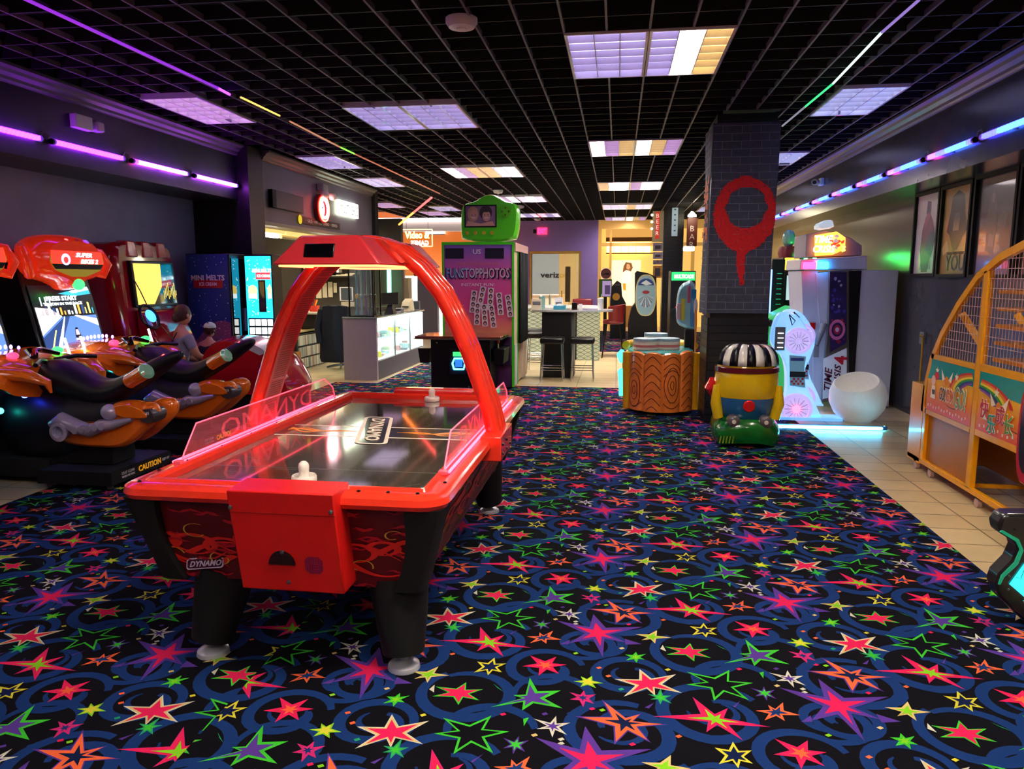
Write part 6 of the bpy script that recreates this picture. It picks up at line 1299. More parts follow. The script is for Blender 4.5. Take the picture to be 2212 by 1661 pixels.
# food counters far left
t = thing('food_counter', 'far white glowing food counter under a brown wall', 'counter', (-6, 21.9, 0))
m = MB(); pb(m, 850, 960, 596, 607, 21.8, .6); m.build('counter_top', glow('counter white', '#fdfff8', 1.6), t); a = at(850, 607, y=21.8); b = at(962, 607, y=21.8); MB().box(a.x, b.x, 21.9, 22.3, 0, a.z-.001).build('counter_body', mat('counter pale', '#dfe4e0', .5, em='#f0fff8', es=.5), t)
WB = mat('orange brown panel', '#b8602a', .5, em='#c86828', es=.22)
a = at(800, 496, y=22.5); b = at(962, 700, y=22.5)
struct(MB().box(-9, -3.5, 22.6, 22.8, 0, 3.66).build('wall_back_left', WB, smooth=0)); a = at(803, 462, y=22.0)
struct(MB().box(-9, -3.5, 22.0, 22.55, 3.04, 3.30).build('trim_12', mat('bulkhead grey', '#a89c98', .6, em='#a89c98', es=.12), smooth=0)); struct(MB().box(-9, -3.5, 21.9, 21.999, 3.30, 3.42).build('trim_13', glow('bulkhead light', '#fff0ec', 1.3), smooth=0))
for i, (u0, u1, v0, v1) in enumerate(((803, 841, 490, 503), (921, 960, 493, 505))):
    m = MB(); pb(m, u0, u1, v0, v1, 22.5, .095); a = at(u0, v1, y=22.5); t = thing('menu_screen', ['bright white menu screen left of the yellow neon sign', 'bright white menu screen right of the yellow neon sign'][i], 'screen', a); m.build('screen', glow('menu white', '#f0fcff', 2.2), t); m = MB(); pb(m, u0, u1, v1, v1+2, 22.49, .1); m.build('screen_frame', GREY, t)
for i, (u0, u1) in enumerate(((804, 855), (885, 950))):
    a = at(u0, 477, y=21.96); b = at(u1, 479, y=21.96); t = thing('purple_light_string', ['string of tiny purple lights on the grey bulkhead, left', 'string of tiny purple lights on the grey bulkhead, right'][i], 'lights', a); m = MB(); n = 26
    for k in range(n): x = a.x+(b.x-a.x)*k/n; m.box(x, x+.03, 21.97, 21.999, a.z-.03, a.z+.03, 0 if k < n-5 else 1)
    m.build('bulbs', [glow('tiny violet', '#a890f0', 1.6), glow('tiny amber', '#f0e8a0', 2)], t, smooth=0)
a, b = at(869, 496, y=17.5), at(934, 532, y=17.5); t = thing('neon_sign', 'yellow neon GAMES sign hanging in an orange frame', 'sign', ((a.x+b.x)/2, 17.5, b.z)); fr = MB()
q = [(a.x, a.z), (b.x, a.z), (b.x, b.z), (a.x, b.z), (a.x, a.z)]
for i in range(4): fr.cyl((q[i][0], 17.5, q[i][1]), (q[i+1][0], 17.5, q[i+1][1]), .012, n=8)
fr.build('frame', glow('frame orange', '#ffb070', 1.4), t); cz = (a.z+b.z)/2; cx_ = (a.x+b.x)/2
text('lettering', 'Video &', (cx_, 17.49, cz+.07), (1, 0, 0), (0, 0, 1), .17, glow('neon yellow', '#f8ff50', 5), t, width=.60, bold=.03); text('lettering', 'GAMES', (cx_+.06, 17.49, cz-.12), (1, 0, 0), (0, 0, 1), .12, glow('neon rose', '#ffd8c8', 4), t, width=.44, bold=.02, mirror=True)
for x in (a.x+.1, b.x-.1): MB().cyl((x, 17.5, a.z), (x, 17.5, 3.4), .004, n=6).build('wire', BLK, t)
p = at(905, 588, y=20.5); t = thing('oven', 'dark round-topped oven behind the far food counter', 'oven', (p.x, 21.0, 0)); m = MB(); pb(m, 892, 918, 583, 597, 21.3, .1); m.build('door', BLK, t, bevel=.05); m = MB(); pb(m, 870, 935, 576, 596, 21.65, .12); m.build('surround', mat('oven orange', '#c87838', .5, em='#d88040', es=.25), t); MB().box(p.x-.3, p.x+.3, 21.4, 21.6, 0, at(900, 597, y=21.4).z-.01).build('base', GREY, t)
p = at(868, 600, y=18); t = thing('white_post', 'beige square post behind the till', 'post', (p.x, 18, 0)); m = MB(); pb(m, 850, 868, 560, 600, 18, .3); m.build('upper_post', mat('post beige', '#a89e82', .6), t); m = MB(); a = at(862, 600, y=18); b = at(884, 700, y=18); m.box(a.x, b.x, 18, 18.3, 0, a.z); m.build('lower_post', MATS['post beige'], t)

# hanging neon strips below the ceiling
def strip(ps, r, cols, lb, name='ceiling_light_strip'):
    t = thing(name, lb, 'light', ps[0])
    n = len(ps)-1
    for i in range(n): MB().cyl(ps[i], ps[i+1], r, n=8).build('tube', cols[i], t)
    for p in (ps[0], ps[-1]): MB().cyl((p[0], p[1], p[2]), (p[0], p[1], 3.41), .003, n=5).build('wire', BLK, t)
zc = 3.375
L = lambda u, v: at(u, v, z=zc)
a = L(-100, -72); b = L(490, 203); c = L(602, 250)
strip([L(-60, -55), L(470, 190), L(496, 204)], .012, [glow('strip violet', '#9a30e0', .28), glow('strip violet hot', '#8a30ff', 2)], 'long violet light strip across the ceiling, upper left')
strip([L(520, 210), L(604, 250)], .010, [glow('strip amber', '#e8c060', .5)], 'short amber light strip after the violet one')
strip([L(626, 262), L(735, 318), L(765, 332), L(950, 418)], .010, [glow('strip rust', '#c08060', .3), glow('strip lime', '#60d030', 1.2), glow('strip rust2', '#b06048', .3)], 'long dim rust and lime light strip running toward the counter')
a, b = at(862, 485, y=14.5), at(932, 427, y=12.5)
strip([a, (a+b)/2, b], .018, [glow('bar orange', '#ff7a30', 1.6), glow('bar red', '#f04040', 1.5)], 'glowing orange bar hanging at a slant left of the green camera', 'hanging_neon_bar')
strip([L(1985, 0), L(1905, 70), L(1800, 180), L(1740, 230), L(1690, 272)], .010, [glow('strip lilac', '#8a70c0', .3), glow('strip pale green', '#b0e0d0', .7), glow('strip green', '#30c070', .6), glow('strip grey', '#9090a0', .25)], 'long pale green and lilac light strip across the ceiling, upper right')
# ================================================================ RIGHT SIDE
# printed cloth banner on the pillar
t = thing('pillar_banner', 'dark brick-print cloth with dripping red spray-paint ring hung on the pillar', 'banner', (1.33, 8.5, 1.26))
CL = mat('banner cloth', '#474a5c', .8, scale=20, var=.2); LN = mat('banner mortar', '#8a8c98', .8); SPR = mat('spray red', '#e0141c', .7, scale=40, var=.15); SPO = mat('spray orange', '#e06a20', .7)
def bf(x, z): # wavy cloth surface
    return 8.525-.008*math.sin(x*9+z*2)-.01*math.sin(z*5)-.012*(1 if z < 1.5 else 0)*math.sin(x*14)
m = MB(); NXb, NZb = 16, 30; bx = lambda u, z: .985+u*(.66+.045*(z-1.26)/2.04)
vs = []
for j in range(NZb+1):
    z = 1.26+2.04*j/NZb
    for i in range(NXb+1): x = bx(i/NXb, z); vs.append((x, bf(x, z), z))
m.add(vs, [(j*(NXb+1)+i, j*(NXb+1)+i+1, (j+1)*(NXb+1)+i+1, (j+1)*(NXb+1)+i) for j in range(NZb) for i in range(NXb)], 0)
def bq(x0, x1, z0, z1, k, h=.003):
    n = max(1, int((x1-x0)/.08)); 
    for i in range(n): a = x0+(x1-x0)*i/n; b = x0+(x1-x0)*(i+1)/n; m.add([(a, bf(a, z0)-h, z0), (b, bf(b, z0)-h, z0), (b, bf(b, z1)-h, z1), (a, bf(a, z1)-h, z1)], [(0, 1, 2, 3)], k)
rnd = random.Random(4); row = 0; z = 1.30
while z < 3.28:
    bq(bx(0, z)+.005, bx(1, z)-.005, z, z+.004, 1); x = bx(0, z)+(.1 if row % 2 else .2)
    while x < bx(1, z)-.03: bq(x, x+.004, z, min(z+.082, 3.29), 1); x += .2+rnd.uniform(-.01, .01)
    z += .082; row += 1
def inring(x, z):
    cx_, cz_ = 1.345, 2.33; r = math.hypot((x-cx_)/.325, (z-cz_)/.39); wob = .012*math.sin(9*math.atan2(z-cz_, x-cx_))+rnd.uniform(-.02, .02)
    return (math.hypot((x-1.36)/(.215+.012*math.sin(z*40)), (z-2.40)/.22) > 1 and r < 1.02+wob) or (abs(x-1.345-.02*math.sin(z*6)) < .036+.012*math.sin(z*11) and 1.56 < z < 2.05) or (z < 2.12 and abs(x-1.345) < .25*max(0, (z-1.85)/.27)**1.1 and z > 1.85)
g = .0135; nz = int(1.3/g)
for j in range(nz):
    z = 1.5+j*g; run = None; x = 1.0
    while x <= 1.69:
        ok = inring(x, z) and x < bx(1, z)-.004 and rnd.random() > .006
        if not ok and rnd.random() < .012 and .98 < math.hypot((x-1.355)/.315, (z-2.33)/.385) < 1.14 and x < bx(1, z)-.02: m.add([(x, bf(x, z)-.005, z), (x+g*.8, bf(x, z)-.005, z), (x+g*.8, bf(x, z)-.005, z+g*.8), (x, bf(x, z)-.005, z+g*.8)], [(0, 1, 2, 3)], 2)
        if ok and run is None: run = x
        if (not ok or x+g > 1.69) and run is not None: bq(run, x, z, z+g, 2, .0045); run = None
        x += g
m.build('banner_cloth', [CL, LN, SPR, SPO], t, smooth=0).modifiers.new('s', 'SOLIDIFY').thickness = .002
m = MB(); vs = []     # the part wrapped round the left side
for j in range(NZb+1):
    z = 1.24+2.06*j/NZb
    for i in range(7): y = 8.52+.62*i/6; vs.append((.985-.012*math.sin(i*1.7+z*3)-.02*max(0, (2-z))*(.3+.3*math.sin(i)), y, z))
m.add(vs, [(j*7+i, j*7+i+1, (j+1)*7+i+1, (j+1)*7+i) for j in range(NZb) for i in range(6)], 0)
for k in range(40): 
    z = rnd.uniform(1.9, 2.7); y = rnd.uniform(8.55, 8.95); w = rnd.uniform(.03, .12); h_ = rnd.uniform(.02, .09); m.add([(.965, y, z), (.965, y+w, z), (.965, y+w, z+h_), (.965, y, z+h_)], [(0, 1, 2, 3)], 3)
for k in range(25): z = 1.3+.082*k; m.add([(.966, 8.54, z), (.966, 9.1, z), (.966, 9.1, z+.004), (.966, 8.54, z+.004)], [(0, 1, 2, 3)], 1)
m.build('banner_side', [CL, LN, SPR, SPO], t, smooth=0)
# round barrel-fronted kids' game
WO = mat('barrel wood paint', '#f8863a', .2, coat=.6, scale=6, var=.15); WL = mat('barrel grain line', '#6a1c08', .3, coat=.6); YG = mat('golden gloss', '#e8a818', .22, coat=.7)
t = thing('kids_ticket_game', 'round kids game with orange cartoon wood-grain front and yellow rim', 'arcade game', (.55, 9.3, 0))
m = MB(); ctr = (.55, 9.55); 
def arcp(a, r): return (ctr[0]+math.sin(a)*r*.72, ctr[1]-math.cos(a)*r)
m.loft([[(arcp(a, .60)[0], arcp(a, .60)[1], z) for a in [2*PI*k/36 for k in range(36)]] for z in (.04, .72)]); m.build('drum', YG, t)
a0, a1 = -1.02, 1.0; wn = 4; wd = (a1-a0)/wn
for k in range(wn):
    m = MB(); aa, ab = a0+wd*k, a0+wd*(k+1); n = 8; rings = []
    top = .765 if k < 3 else .78
    for i in range(n+1):
        f = i/n; a = aa+(ab-aa)*f; bul = .035*math.sin(PI*f)**.5; r0 = .63; tp = top-.03*(abs(f-.5)*2)**3; x, y = arcp(a, r0+bul); xi, yi = arcp(a, r0-.04)
        rings.append([(xi, yi, .05), (x, y, .05), (x*1.0, y-.01, .4), (x, y, tp-.01), (xi, yi, tp)])
    m.loft(rings, 0)
    def onp(f, z):
        a = aa+(ab-aa)*f; bul = .035*max(0, math.sin(PI*f))**.5; x, y = arcp(a, .63+bul); return Vector((x, y-.004-(.01*(1-abs(z-.4)/.38)), z))
    def grain(pts, w=.009):
        pts = [p for p in pts if .06 < p[1] < top-.03 and .02 < p[0] < .98]
        if len(pts) < 2: return
        L_ = []; R_ = []
        for i in range(len(pts)):
            d = Vector((pts[min(i+1, len(pts)-1)][0]-pts[max(i-1, 0)][0], (pts[min(i+1, len(pts)-1)][1]-pts[max(i-1, 0)][1])*4)).normalized(); nn = Vector((-d.y, d.x))
            L_.append(onp(min(max(pts[i][0]+nn.x*w*2, .01), .99), pts[i][1]+nn.y*w/2)); R_.append(onp(min(max(pts[i][0]-nn.x*w*2, .01), .99), pts[i][1]-nn.y*w/2))
        n_ = len(L_); m.add(L_+R_, [(i, i+1, n_+i+1, n_+i) for i in range(n_-1)], 1)
    if k in (0, 2):
        kz = .30 if k == 0 else .38
        for q, s_ in enumerate((.12, .28, .5)): grain([(.5+s_*.75*math.sin(b)*(1+.08*math.sin(3*b)), kz+s_*.42*math.cos(b)) for b in [2*PI*i/26 for i in range(27)]])
        for q in range(3): grain([(f, .56+q*.08-(abs(f-.5)*2)**1.7*.10) for f in [i/14 for i in range(15)]])
        for q in range(1): grain([(f, .10-q*.07+(abs(f-.5)*2)**1.7*.08) for f in [i/14 for i in range(15)]])
    else:
        for q in range(7): grain([(f, .12+q*.1-(abs(f-.5)*2)**1.4*.12) for f in [i/14 for i in range(15)]])
    m.build('barrel_stave', [WO, WL], t, smooth=0)
MB().lathe([(.001, 0), (.42, 0), (.42, .04), (.001, .04)], (ctr[0], ctr[1], 0), sx=1, sy=1.3).build('base', BLK, t)
MB().loft([[(arcp(a, r)[0], arcp(a, r)[1], z) for a in [2*PI*k/36 for k in range(36)]] for r, z in ((.56, .721), (.56, .75), (.50, .77), (.001, .77))]).build('playing_top', mat('teal top', '#3f9a98', .3, coat=.25), t)
m = MB(); m.tube([arcp(a, .60)+(.79,) for a in [PI*.55+PI*.9*k/14 for k in range(15)]], .055, n=12); m.build('yellow_rim', YG, t)
for sg in (-1, 1): m = MB(); m.tube([arcp(sg*1.10, .64)+(z,) for z in (.04, .4, .74)], [.05, .06, .07], n=12); m.build('yellow_post', YG, t)
x, y = arcp(-1.25, .70); m = MB(); m.tube([(x, y, .60), (x-.02, y, .70), (x, y, .76)], [.03, .05, .02], n=12); m.tube([(x+.0, y, .18), (x-.01, y, .46), (x+.01, y, .52)], [.03, .035, .01], n=12); m.ball((x-.005, y-.01, .48), .05, .03, .05, n=12, k=6); m.build('side_light', glow('cyan mint', '#30f0b0', 1.8), t)
CK = [mat('cake mint', '#8cc8c4', .4), mat('cake cream', '#e8e0d0', .4), mat('cake pink', '#d8787a', .4), mat('cake speckle', '#9ab8c8', .5, scale=120, var=.5)]
for i, (cx_, cy_, r, z0, lb) in enumerate(((.36, 9.35, .155, .771, 'striped cake-like drum on the round game, nearest left'), (.62, 9.42, .16, .771, 'striped cake-like drum on the round game, nearest right'), (.50, 9.72, .15, .80, 'striped cake-like drum on the round game, at the back'))):
    for q, (za, zb, mi) in enumerate(((0, .03, 2), (.03, .06, 1), (.06, .09, 2), (.09, .13, 1), (.13, .165, 3))): MB().lathe([(.001, za), (r, za+.001), (r, zb-.001), (.001, zb)], (cx_, cy_, z0-.03 if i < 2 else z0-.02), n=26).build('cake_layer', CK[mi], t)
MB().box(.86, .98, 9.62, 9.76, .70, 1.0).build('sign_post', BLKM, t)
O = outl([(1462, 640), (1466, 622), (1474, 612), (1486, 607), (1490, 604), (1496, 609), (1502, 615), (1503, 650), (1502, 690), (1499, 716), (1486, 712), (1476, 706), (1466, 702), (1460, 692), (1460, 665)], 9.7)
m = MB(); hull(smoothpts(O, 1), 9.62, 9.76, m, 0, .15, 2); sg_ = m.build('cloud_sign', mat('cloud gloss blue', '#8fc4d4', .1, coat=1, scale=3, var=.25), t)
for (u0, u1, v0, v1, c_) in ((1472, 1479, 645, 692, '#c8c040'), (1486, 1491, 618, 655, '#c05a78'), (1493, 1502, 625, 706, '#2a80b8'), (1463, 1470, 655, 690, '#c8a0b0')):
    m = MB(); pb(m, u0, u1, v0, v1, 9.605, .02); m.build('sign_relief', mat('relief '+c_, c_, .15, coat=1), sg_, bevel=.012)
for a in (.3, .8): MB().cyl((a, 9.1, 0), (a, 9.1, .06), .03).build('foot', BLK, t)
p = at(1517, 660, y=9.35); t = thing('tall_spoon_prop', 'tall thin orange stick with white spoon tip beside the pillar', 'decoration', (.955, 9.35, 0)); MB().tube([(.965, 9.4, 0), (.965, 9.4, .9), (.962, 9.4, 1.12), (.955, 9.4, 1.30)], [.006, .010, .016, .012], 0, 8).build('stick', mat('stick orange', '#e08a3a', .3), t); MB().ball((.955, 9.4, 1.30), .025, .012, .10, n=12, k=8).build('tip', WHT, t)
# kiddie ride: plain generic pod in the same colours
RY = mat('ride yellow', '#e8c010', .18, coat=.8); RB = mat('ride blue', '#1d5f9a', .2, coat=.7); RG = mat('ride green', '#0f6a20', .2, coat=.7, scale=8, var=.2); RR = mat('ride red', '#d81818', .2, coat=.7)
t = thing('kiddie_ride', 'small coin-operated ride with rounded yellow pod, blue tub and green base', 'kiddie ride', (1.3, 7.5, 0)); cx_ = 1.29; cy_ = 7.6
MB().lathe([(.30, .0), (.30, .03), (.001, .03)], (cx_, cy_, 0), sx=1, sy=.8).build('floor_plate', BLKM, t)
m = MB(); rings = []
for z, w, d in ((.035, .30, .30), (.12, .33, .34), (.22, .31, .33), (.27, .27, .29)): rings.append([(cx_+w*math.copysign(abs(math.cos(k))**.6, math.cos(k)), cy_+d*math.copysign(abs(math.sin(k))**.6, math.sin(k)), z+.02*math.sin(3*k)) for k in [2*PI*i/32 for i in range(32)]])
m.loft(rings); m.build('base', RG, t)
m = MB(); m.lathe([(.001, .24), (.20, .25), (.265, .32), (.285, .42), (.287, .475), (.001, .475)], (cx_, cy_, 0), n=36, sy=.8); m.build('tub', RB, t)
m = MB(); m.lathe([(.288, .476), (.305, .53), (.31, .64), (.30, .74), (.27, .84), (.21, .92), (.12, .97), (.001, .985)], (cx_, cy_, 0), n=36, sy=.8); m.build('pod', RY, t)
for k in range(9):       # black and white striped cap
    a0_ = -1.25+k*.28; m = MB(); vs = []
    for i in range(7):
        b = .62+i*.15
        for a in (a0_, a0_+.28):
            u = math.sin(a); rr = .325*math.cos(b-.25)+.01; vs.append((cx_+math.sin(a)*.31*math.cos((b-.62)*1.2)*1.0, cy_-.8*.31*math.cos(a)*math.cos((b-.62)*1.35), .80+.205*math.sin(min((b-.62)*1.75, PI/2))))
    m.add(vs, [(2*i, 2*i+1, 2*i+3, 2*i+2) for i in range(6)]); o = m.build('cap_stripe', BLK if k % 2 == 0 else mat('stripe white', '#e8e4d8', .25, coat=.6), t, smooth=80); o.modifiers.new('s', 'SOLIDIFY').thickness = .014
m = MB().lathe([(.001, -.012), (.05, -.01), (.058, .0), (.058, .03)], (cx_, cy_-.235, .41), 0, 20, 'y'); m.build('red_reflector', RR, t)
m = MB(); m.lathe([(.3045, .725), (.312, .73), (.3105, .775), (.298, .78)], (cx_, cy_, 0), n=36, sy=.8); m.build('maroon_stripe', mat('ride maroon', '#5a0f1c', .25, coat=.5), t)
for sg in (-1, 1):
    m = MB(); m.tube([(cx_+sg*.27, cy_-.10, .27), (cx_+sg*.30, cy_-.11, .42), (cx_+sg*.30, cy_-.10, .60)], [.05, .055, .03], 0, 14); m.build('side_rail', RY, t)
    m = MB(); m.lathe([(.001, -.03), (.04, -.03), (.06, -.015), (.065, .02), (.065, .06)], (cx_+sg*.15, cy_-.30, .27), 0, 20, 'y'); m.build('dummy_wheel', mat('bumper grey', '#5a5458', .25, coat=.6), t)
    MB().lathe([(.001, -.034), (.02, -.034), (.022, -.02)], (cx_+sg*.15, cy_-.301, .27), 0, 14, 'y').build('wheel_cap', mat('stripe white', '#e8e4d8', .25, coat=.6), t)
m = MB().tube([(cx_-.30, cy_+.05, .48), (cx_-.33, cy_+.02, .56), (cx_-.31, cy_, .64)], [.05, .075, .05], 0, 12); m.build('red_knob', RR, t)
for k in range(5): m = MB(); a = cx_-.28+k*.03; m.tube([(a, cy_-.34+.0, .06), (a+.01, cy_-.345, .13)], .006, 0, 6); m.build('leaf_mark', mat('leaf yellow', '#8aa020', .4), t)
# translucent glowing motorcycles
TR = mat('frosted glowing plastic', '#b4d0f0', .25, em='#7ab8ff', es=.30, coat=.4); TRW = mat('frosted wheel', '#c8c4e0', .2, em='#b098e0', es=.28, coat=.5)
def glowbike(dx, dy, lb):
    t = thing('glowing_toy_motorcycle', lb, 'arcade game', (2.0+dx, 9.0+dy, 0), 'glowing toy motorcycles')
    yy = 9.0
    O = outl([(1690, 672), (1715, 675), (1735, 695), (1750, 725), (1753, 750), (1745, 775), (1735, 800), (1738, 830), (1758, 870), (1770, 905), (1772, 917), (1695, 917), (1690, 880), (1697, 850), (1697, 800), (1690, 770), (1672, 755), (1662, 735), (1668, 700), (1678, 678)], yy)
    O = [(a+dx, max(b, .035)) for a, b in O]; m = MB(); hull(smoothpts(O, 1), yy+dy-.08, yy+dy+.10, m, 0, .06, 3); bd = m.build('body', TR, t)
    for (u, v, r, nm, M_) in ((1720, 735, .155, 'upper_wheel', TRW), (1715, 880, .185, 'lower_wheel', TRW)):
        p = at(u, v, y=yy); m = MB(); m.lathe([(r, .0), (r*1.0, -.03), (r*.8, -.05), (r*.75, -.035), (r*.25, -.04), (.001, -.05)], (p.x+dx, yy+dy-.08, p.z), 0, 32, 'y'); w = m.build(nm, M_, t)
        m = MB()
        for k in range(14): a = 2*PI*k/14; m.cyl((p.x+dx+r*.25*math.cos(a), yy+dy-.123, p.z+r*.25*math.sin(a)), (p.x+dx+r*.74*math.cos(a), yy+dy-.119, p.z+r*.74*math.sin(a)), .004, n=5)
        m.build('spokes', mat('spoke pale', '#dfe4f4', .3), w)
        if r > .16: MB().lathe([(.04, -.05), (.035, -.058), (.001, -.06)], (p.x+dx, yy+dy-.08, p.z), 0, 20, 'y').build('hub_light', glow('hub red', '#ff3040', 5), w)
    m = MB(); m.add([(a+dx, yy+dy-.100, b) for a, b in outl([(1701, 765), (1737, 768), (1733, 790), (1735, 835), (1702, 830)], yy)], [(0, 1, 2, 3, 4)], 0)
    for i in range(6):
        for j in range(3):
            if (i+j) % 2: p = at(1704+i*4.6, 814+j*5, y=yy); m.box(p.x+dx, p.x+dx+.025, yy+dy-.102, yy+dy-.101, p.z-.024, p.z, 2)
    m.box(at(1702, 806, y=yy).x+dx, at(1735, 806, y=yy).x+dx, yy+dy-.1015, yy+dy-.1005, at(1702, 812, y=yy).z, at(1702, 800, y=yy).z, 1); m.box(at(1704, 772, y=yy).x+dx, at(1732, 772, y=yy).x+dx, yy+dy-.1015, yy+dy-.1005, at(1702, 777, y=yy).z, at(1702, 771, y=yy).z, 3)
    m.build('decal', [mat('decal sky', '#8fc0d8', .3), BK, mat('decal red', '#c02838', .3), mat('decal navy', '#303880', .3)], t, smooth=0)
    a, b = at(1671, 705, y=yy), at(1690, 755, y=yy); MB().box(a.x+dx, b.x+dx, yy+dy-.115, yy+dy-.10, b.z, a.z).build('coin_panel', mat('coin grey', '#6a6870', .4), t, bevel=.004)
    for k in range(4): z = b.z+.03+k*.055; MB().box(a.x+dx+.03, b.x+dx-.02, yy+dy-.119, yy+dy-.1155, z, z+.008).build('slot_light', glow('slot white', '#ffffff', 1.5), t, smooth=0)
    p = at(1706, 690, y=yy); m = MB(); m.tube([(p.x+dx-.03, yy+dy-.095, p.z+.06), (p.x+dx+.04, yy+dy-.095, p.z-.01), (p.x+dx+.01, yy+dy-.095, p.z-.06), (p.x+dx-.03, yy+dy-.095, p.z+.06)], .006, n=6); m.build('logo', BK, t)
    return t
glowbike(0, 0, 'glowing blue-white toy motorcycle with red-lit wheel, beside the kiddie ride')
b2 = glowbike(.22, .75, 'second glowing toy motorcycle partly hidden behind the first')
t = thing('floor_led_strip', 'bright cyan light strip along the floor edge before the white ball chair', 'light', (2.3, 8.36, .009))
MB().tube([(1.78, 8.36, .028), (2.3, 8.36, .028), (2.86, 8.38, .028), (2.92, 8.45, .028)], .017, n=10).build('tube', glow('cyan led', '#4ad0ff', 9), t); MB().box(1.76, 2.93, 8.385, 8.41, .009, .05).build('channel', mat('channel blue', '#3a4a6a', .4), t)
MB().box(1.70, 2.6, 8.85, 9.12, .009, .04).build('platform', mat('frosted platform', '#a0c0e8', .3, em='#50a0ff', es=.3), bpy.data.objects['glowing_toy_motorcycle'])
# ball chair
t = thing('ball_chair', 'white hollow ball-shaped plastic chair on the tile floor', 'chair', (2.78, 8.95, 0)); m = MB(); N = 40; rings = []
T_ = Matrix.Translation((2.78, 8.95, .275)) @ Matrix.Rotation(math.radians(-14), 4, 'Y') @ Matrix.Rotation(math.radians(20), 4, 'X')
m.M = T_; pr = [(.12, -.262), (.22, -.215), (.285, -.12), (.315, 0), (.30, .11), (.255, .20), (.235, .215), (.228, .20), (.255, .11), (.262, 0), (.22, -.09), (.12, -.13), (.001, -.14)]
m.lathe([(.001, -.262)]+pr, (0, 0, 0), n=40); m.build('shell', mat('frosted white shell', '#e8e4dc', .35, em='#ffffff', es=.02), t, smooth=50)
MB().lathe([(.14, 0), (.13, .03), (.001, .03)], (2.80, 8.93, .0), n=24).build('foot', WHT, t)
# big white gun game cabinet
GW = mat('cabinet grey white', '#c6c4d0', .35); RW_ = mat('violet artwork', '#2c1e50', .3, scale=5, var=.5)
t = thing('gun_arcade_cabinet', 'large grey-white gun game cabinet with red and blue beacons and amber lit sign', 'arcade game', (2.9, 10.2, 0))
P = lambda u, v, y=9.9: at(u, v, y=y)
MB().box(2.90, 3.46, 9.92, 10.9, .02, 1.745).build('side_panel', GW, t, bevel=.006)
m = MB(); pb(m, 1832, 1845, 585, 830, 9.88, .04); m.build('black_edge', BLK, t, smooth=0)
O = outl([(1792, 585), (1834, 585), (1834, 865), (1776, 868), (1783, 760), (1789, 700)], 9.86); MB().prism([(a, max(b, .02)) for a, b in O], 9.86, 9.91, 'xz').build('art_frame', STEEL, t, bevel=.004)
m = MB(); O = outl([(1793, 588), (1829, 588), (1829, 740), (1793, 762)], 9.85); m.prism(O, 9.85, 9.858, 'xz', 0)
rr_ = random.Random(2)
for k in range(26): 
    u = rr_.uniform(1797, 1825); v = rr_.uniform(600, 740); s_ = rr_.uniform(2, 6); col = 1 if v > 690 else rr_.choice([2, 3]); p = P(u, v, 9.84); m.add([(p.x+s_*.005*math.cos(a)*rr_.uniform(.5, 1.3), 9.8495-.0003*k, p.z+s_*.006*math.sin(a)*rr_.uniform(.5, 1.3)) for a in [2*PI*q/7 for q in range(7)]], [tuple(range(7))], col)
for k, (r, c_) in enumerate(((.13, 4), (.09, 0), (.06, 1), (.03, 2))): p = P(1803, 712, 9.84); m.add([(p.x+.03+r*math.cos(a)*.75, 9.841-.0008*k, p.z+r*math.sin(a)) for a in [2*PI*q/20 for q in range(20)]], [tuple(range(20))], c_)
m.build('artwork', [RW_, mat('art crimson', '#a01838', .3), mat('art lilac grey', '#b8a8c8', .3), mat('art indigo', '#4a3a9a', .3), mat('art rose', '#d06a98', .3)], t, smooth=0)
O = outl([(1779, 775), (1829, 752), (1829, 850), (1777, 862)], 9.85); lw = MB().prism(O, 9.85, 9.858, 'xz').build('lower_art', mat('art white', '#d4d0d8', .3), t, smooth=0)
p = P(1803, 815, 9.84); text('lettering', 'TIME', (p.x-.08, 9.842, p.z-.02), (0, 0, 1), (-1, 0, 0), .09, mat('title maroon', '#5a1030', .3), lw, width=.30, bold=.02, shear=.3); text('lettering', 'CRISIS', (p.x+.03, 9.842, p.z-.02), (0, 0, 1), (-1, 0, 0), .08, MATS['title maroon'], lw, width=.38, bold=.02, shear=.3); text('lettering', '4', (p.x+.06, 9.838, p.z+.22), (0, 0, 1), (-1, 0, 0), .16, mat('title red', '#c01830', .3), lw, bold=.03)
O = outl([(1731, 585), (1767, 585), (1767, 600), (1775, 612), (1772, 690), (1762, 722), (1757, 830), (1740, 830)], 9.95)
MB().prism([(a, max(b, .02)) for a, b in O], 9.95, 10.7, 'xz').build('screen_hood', GW, t, bevel=.006)
O = outl([(1762, 590), (1793, 586), (1790, 760), (1776, 868), (1755, 868), (1757, 740), (1770, 700)], 9.93); MB().prism([(a, max(b, .02)) for a, b in O], 9.93, 10.4, 'xz').build('cabinet_front', GW, t, bevel=.006)
m = MB(); pb(m, 1749, 1761, 697, 712, 9.92, .03); m.build('red_sticker', RR, t)
hd = MB().hexa([tuple(P(1727, 583)), tuple(P(1873, 583)), tuple(P(1873, 583)+Vector((0, .8, 0))), tuple(P(1727, 583)+Vector((0, .8, 0)))], [tuple(P(1730, 560)), tuple(P(1873, 552)), tuple(P(1873, 552)+Vector((0, .8, 0))), tuple(P(1730, 560)+Vector((0, .8, 0)))]).build('hood_canopy', GW, t, bevel=.015)
for (u0, u1, c_, nm) in ((1737, 1764, glow('beacon red', '#ff2858', 4), 'red_beacon'), (1764, 1790, glow('beacon blue', '#20a0ff', 5), 'blue_beacon')): m = MB(); pb(m, u0, u1, 566, 581, 9.85, .06); m.build(nm, c_, t, bevel=.012)
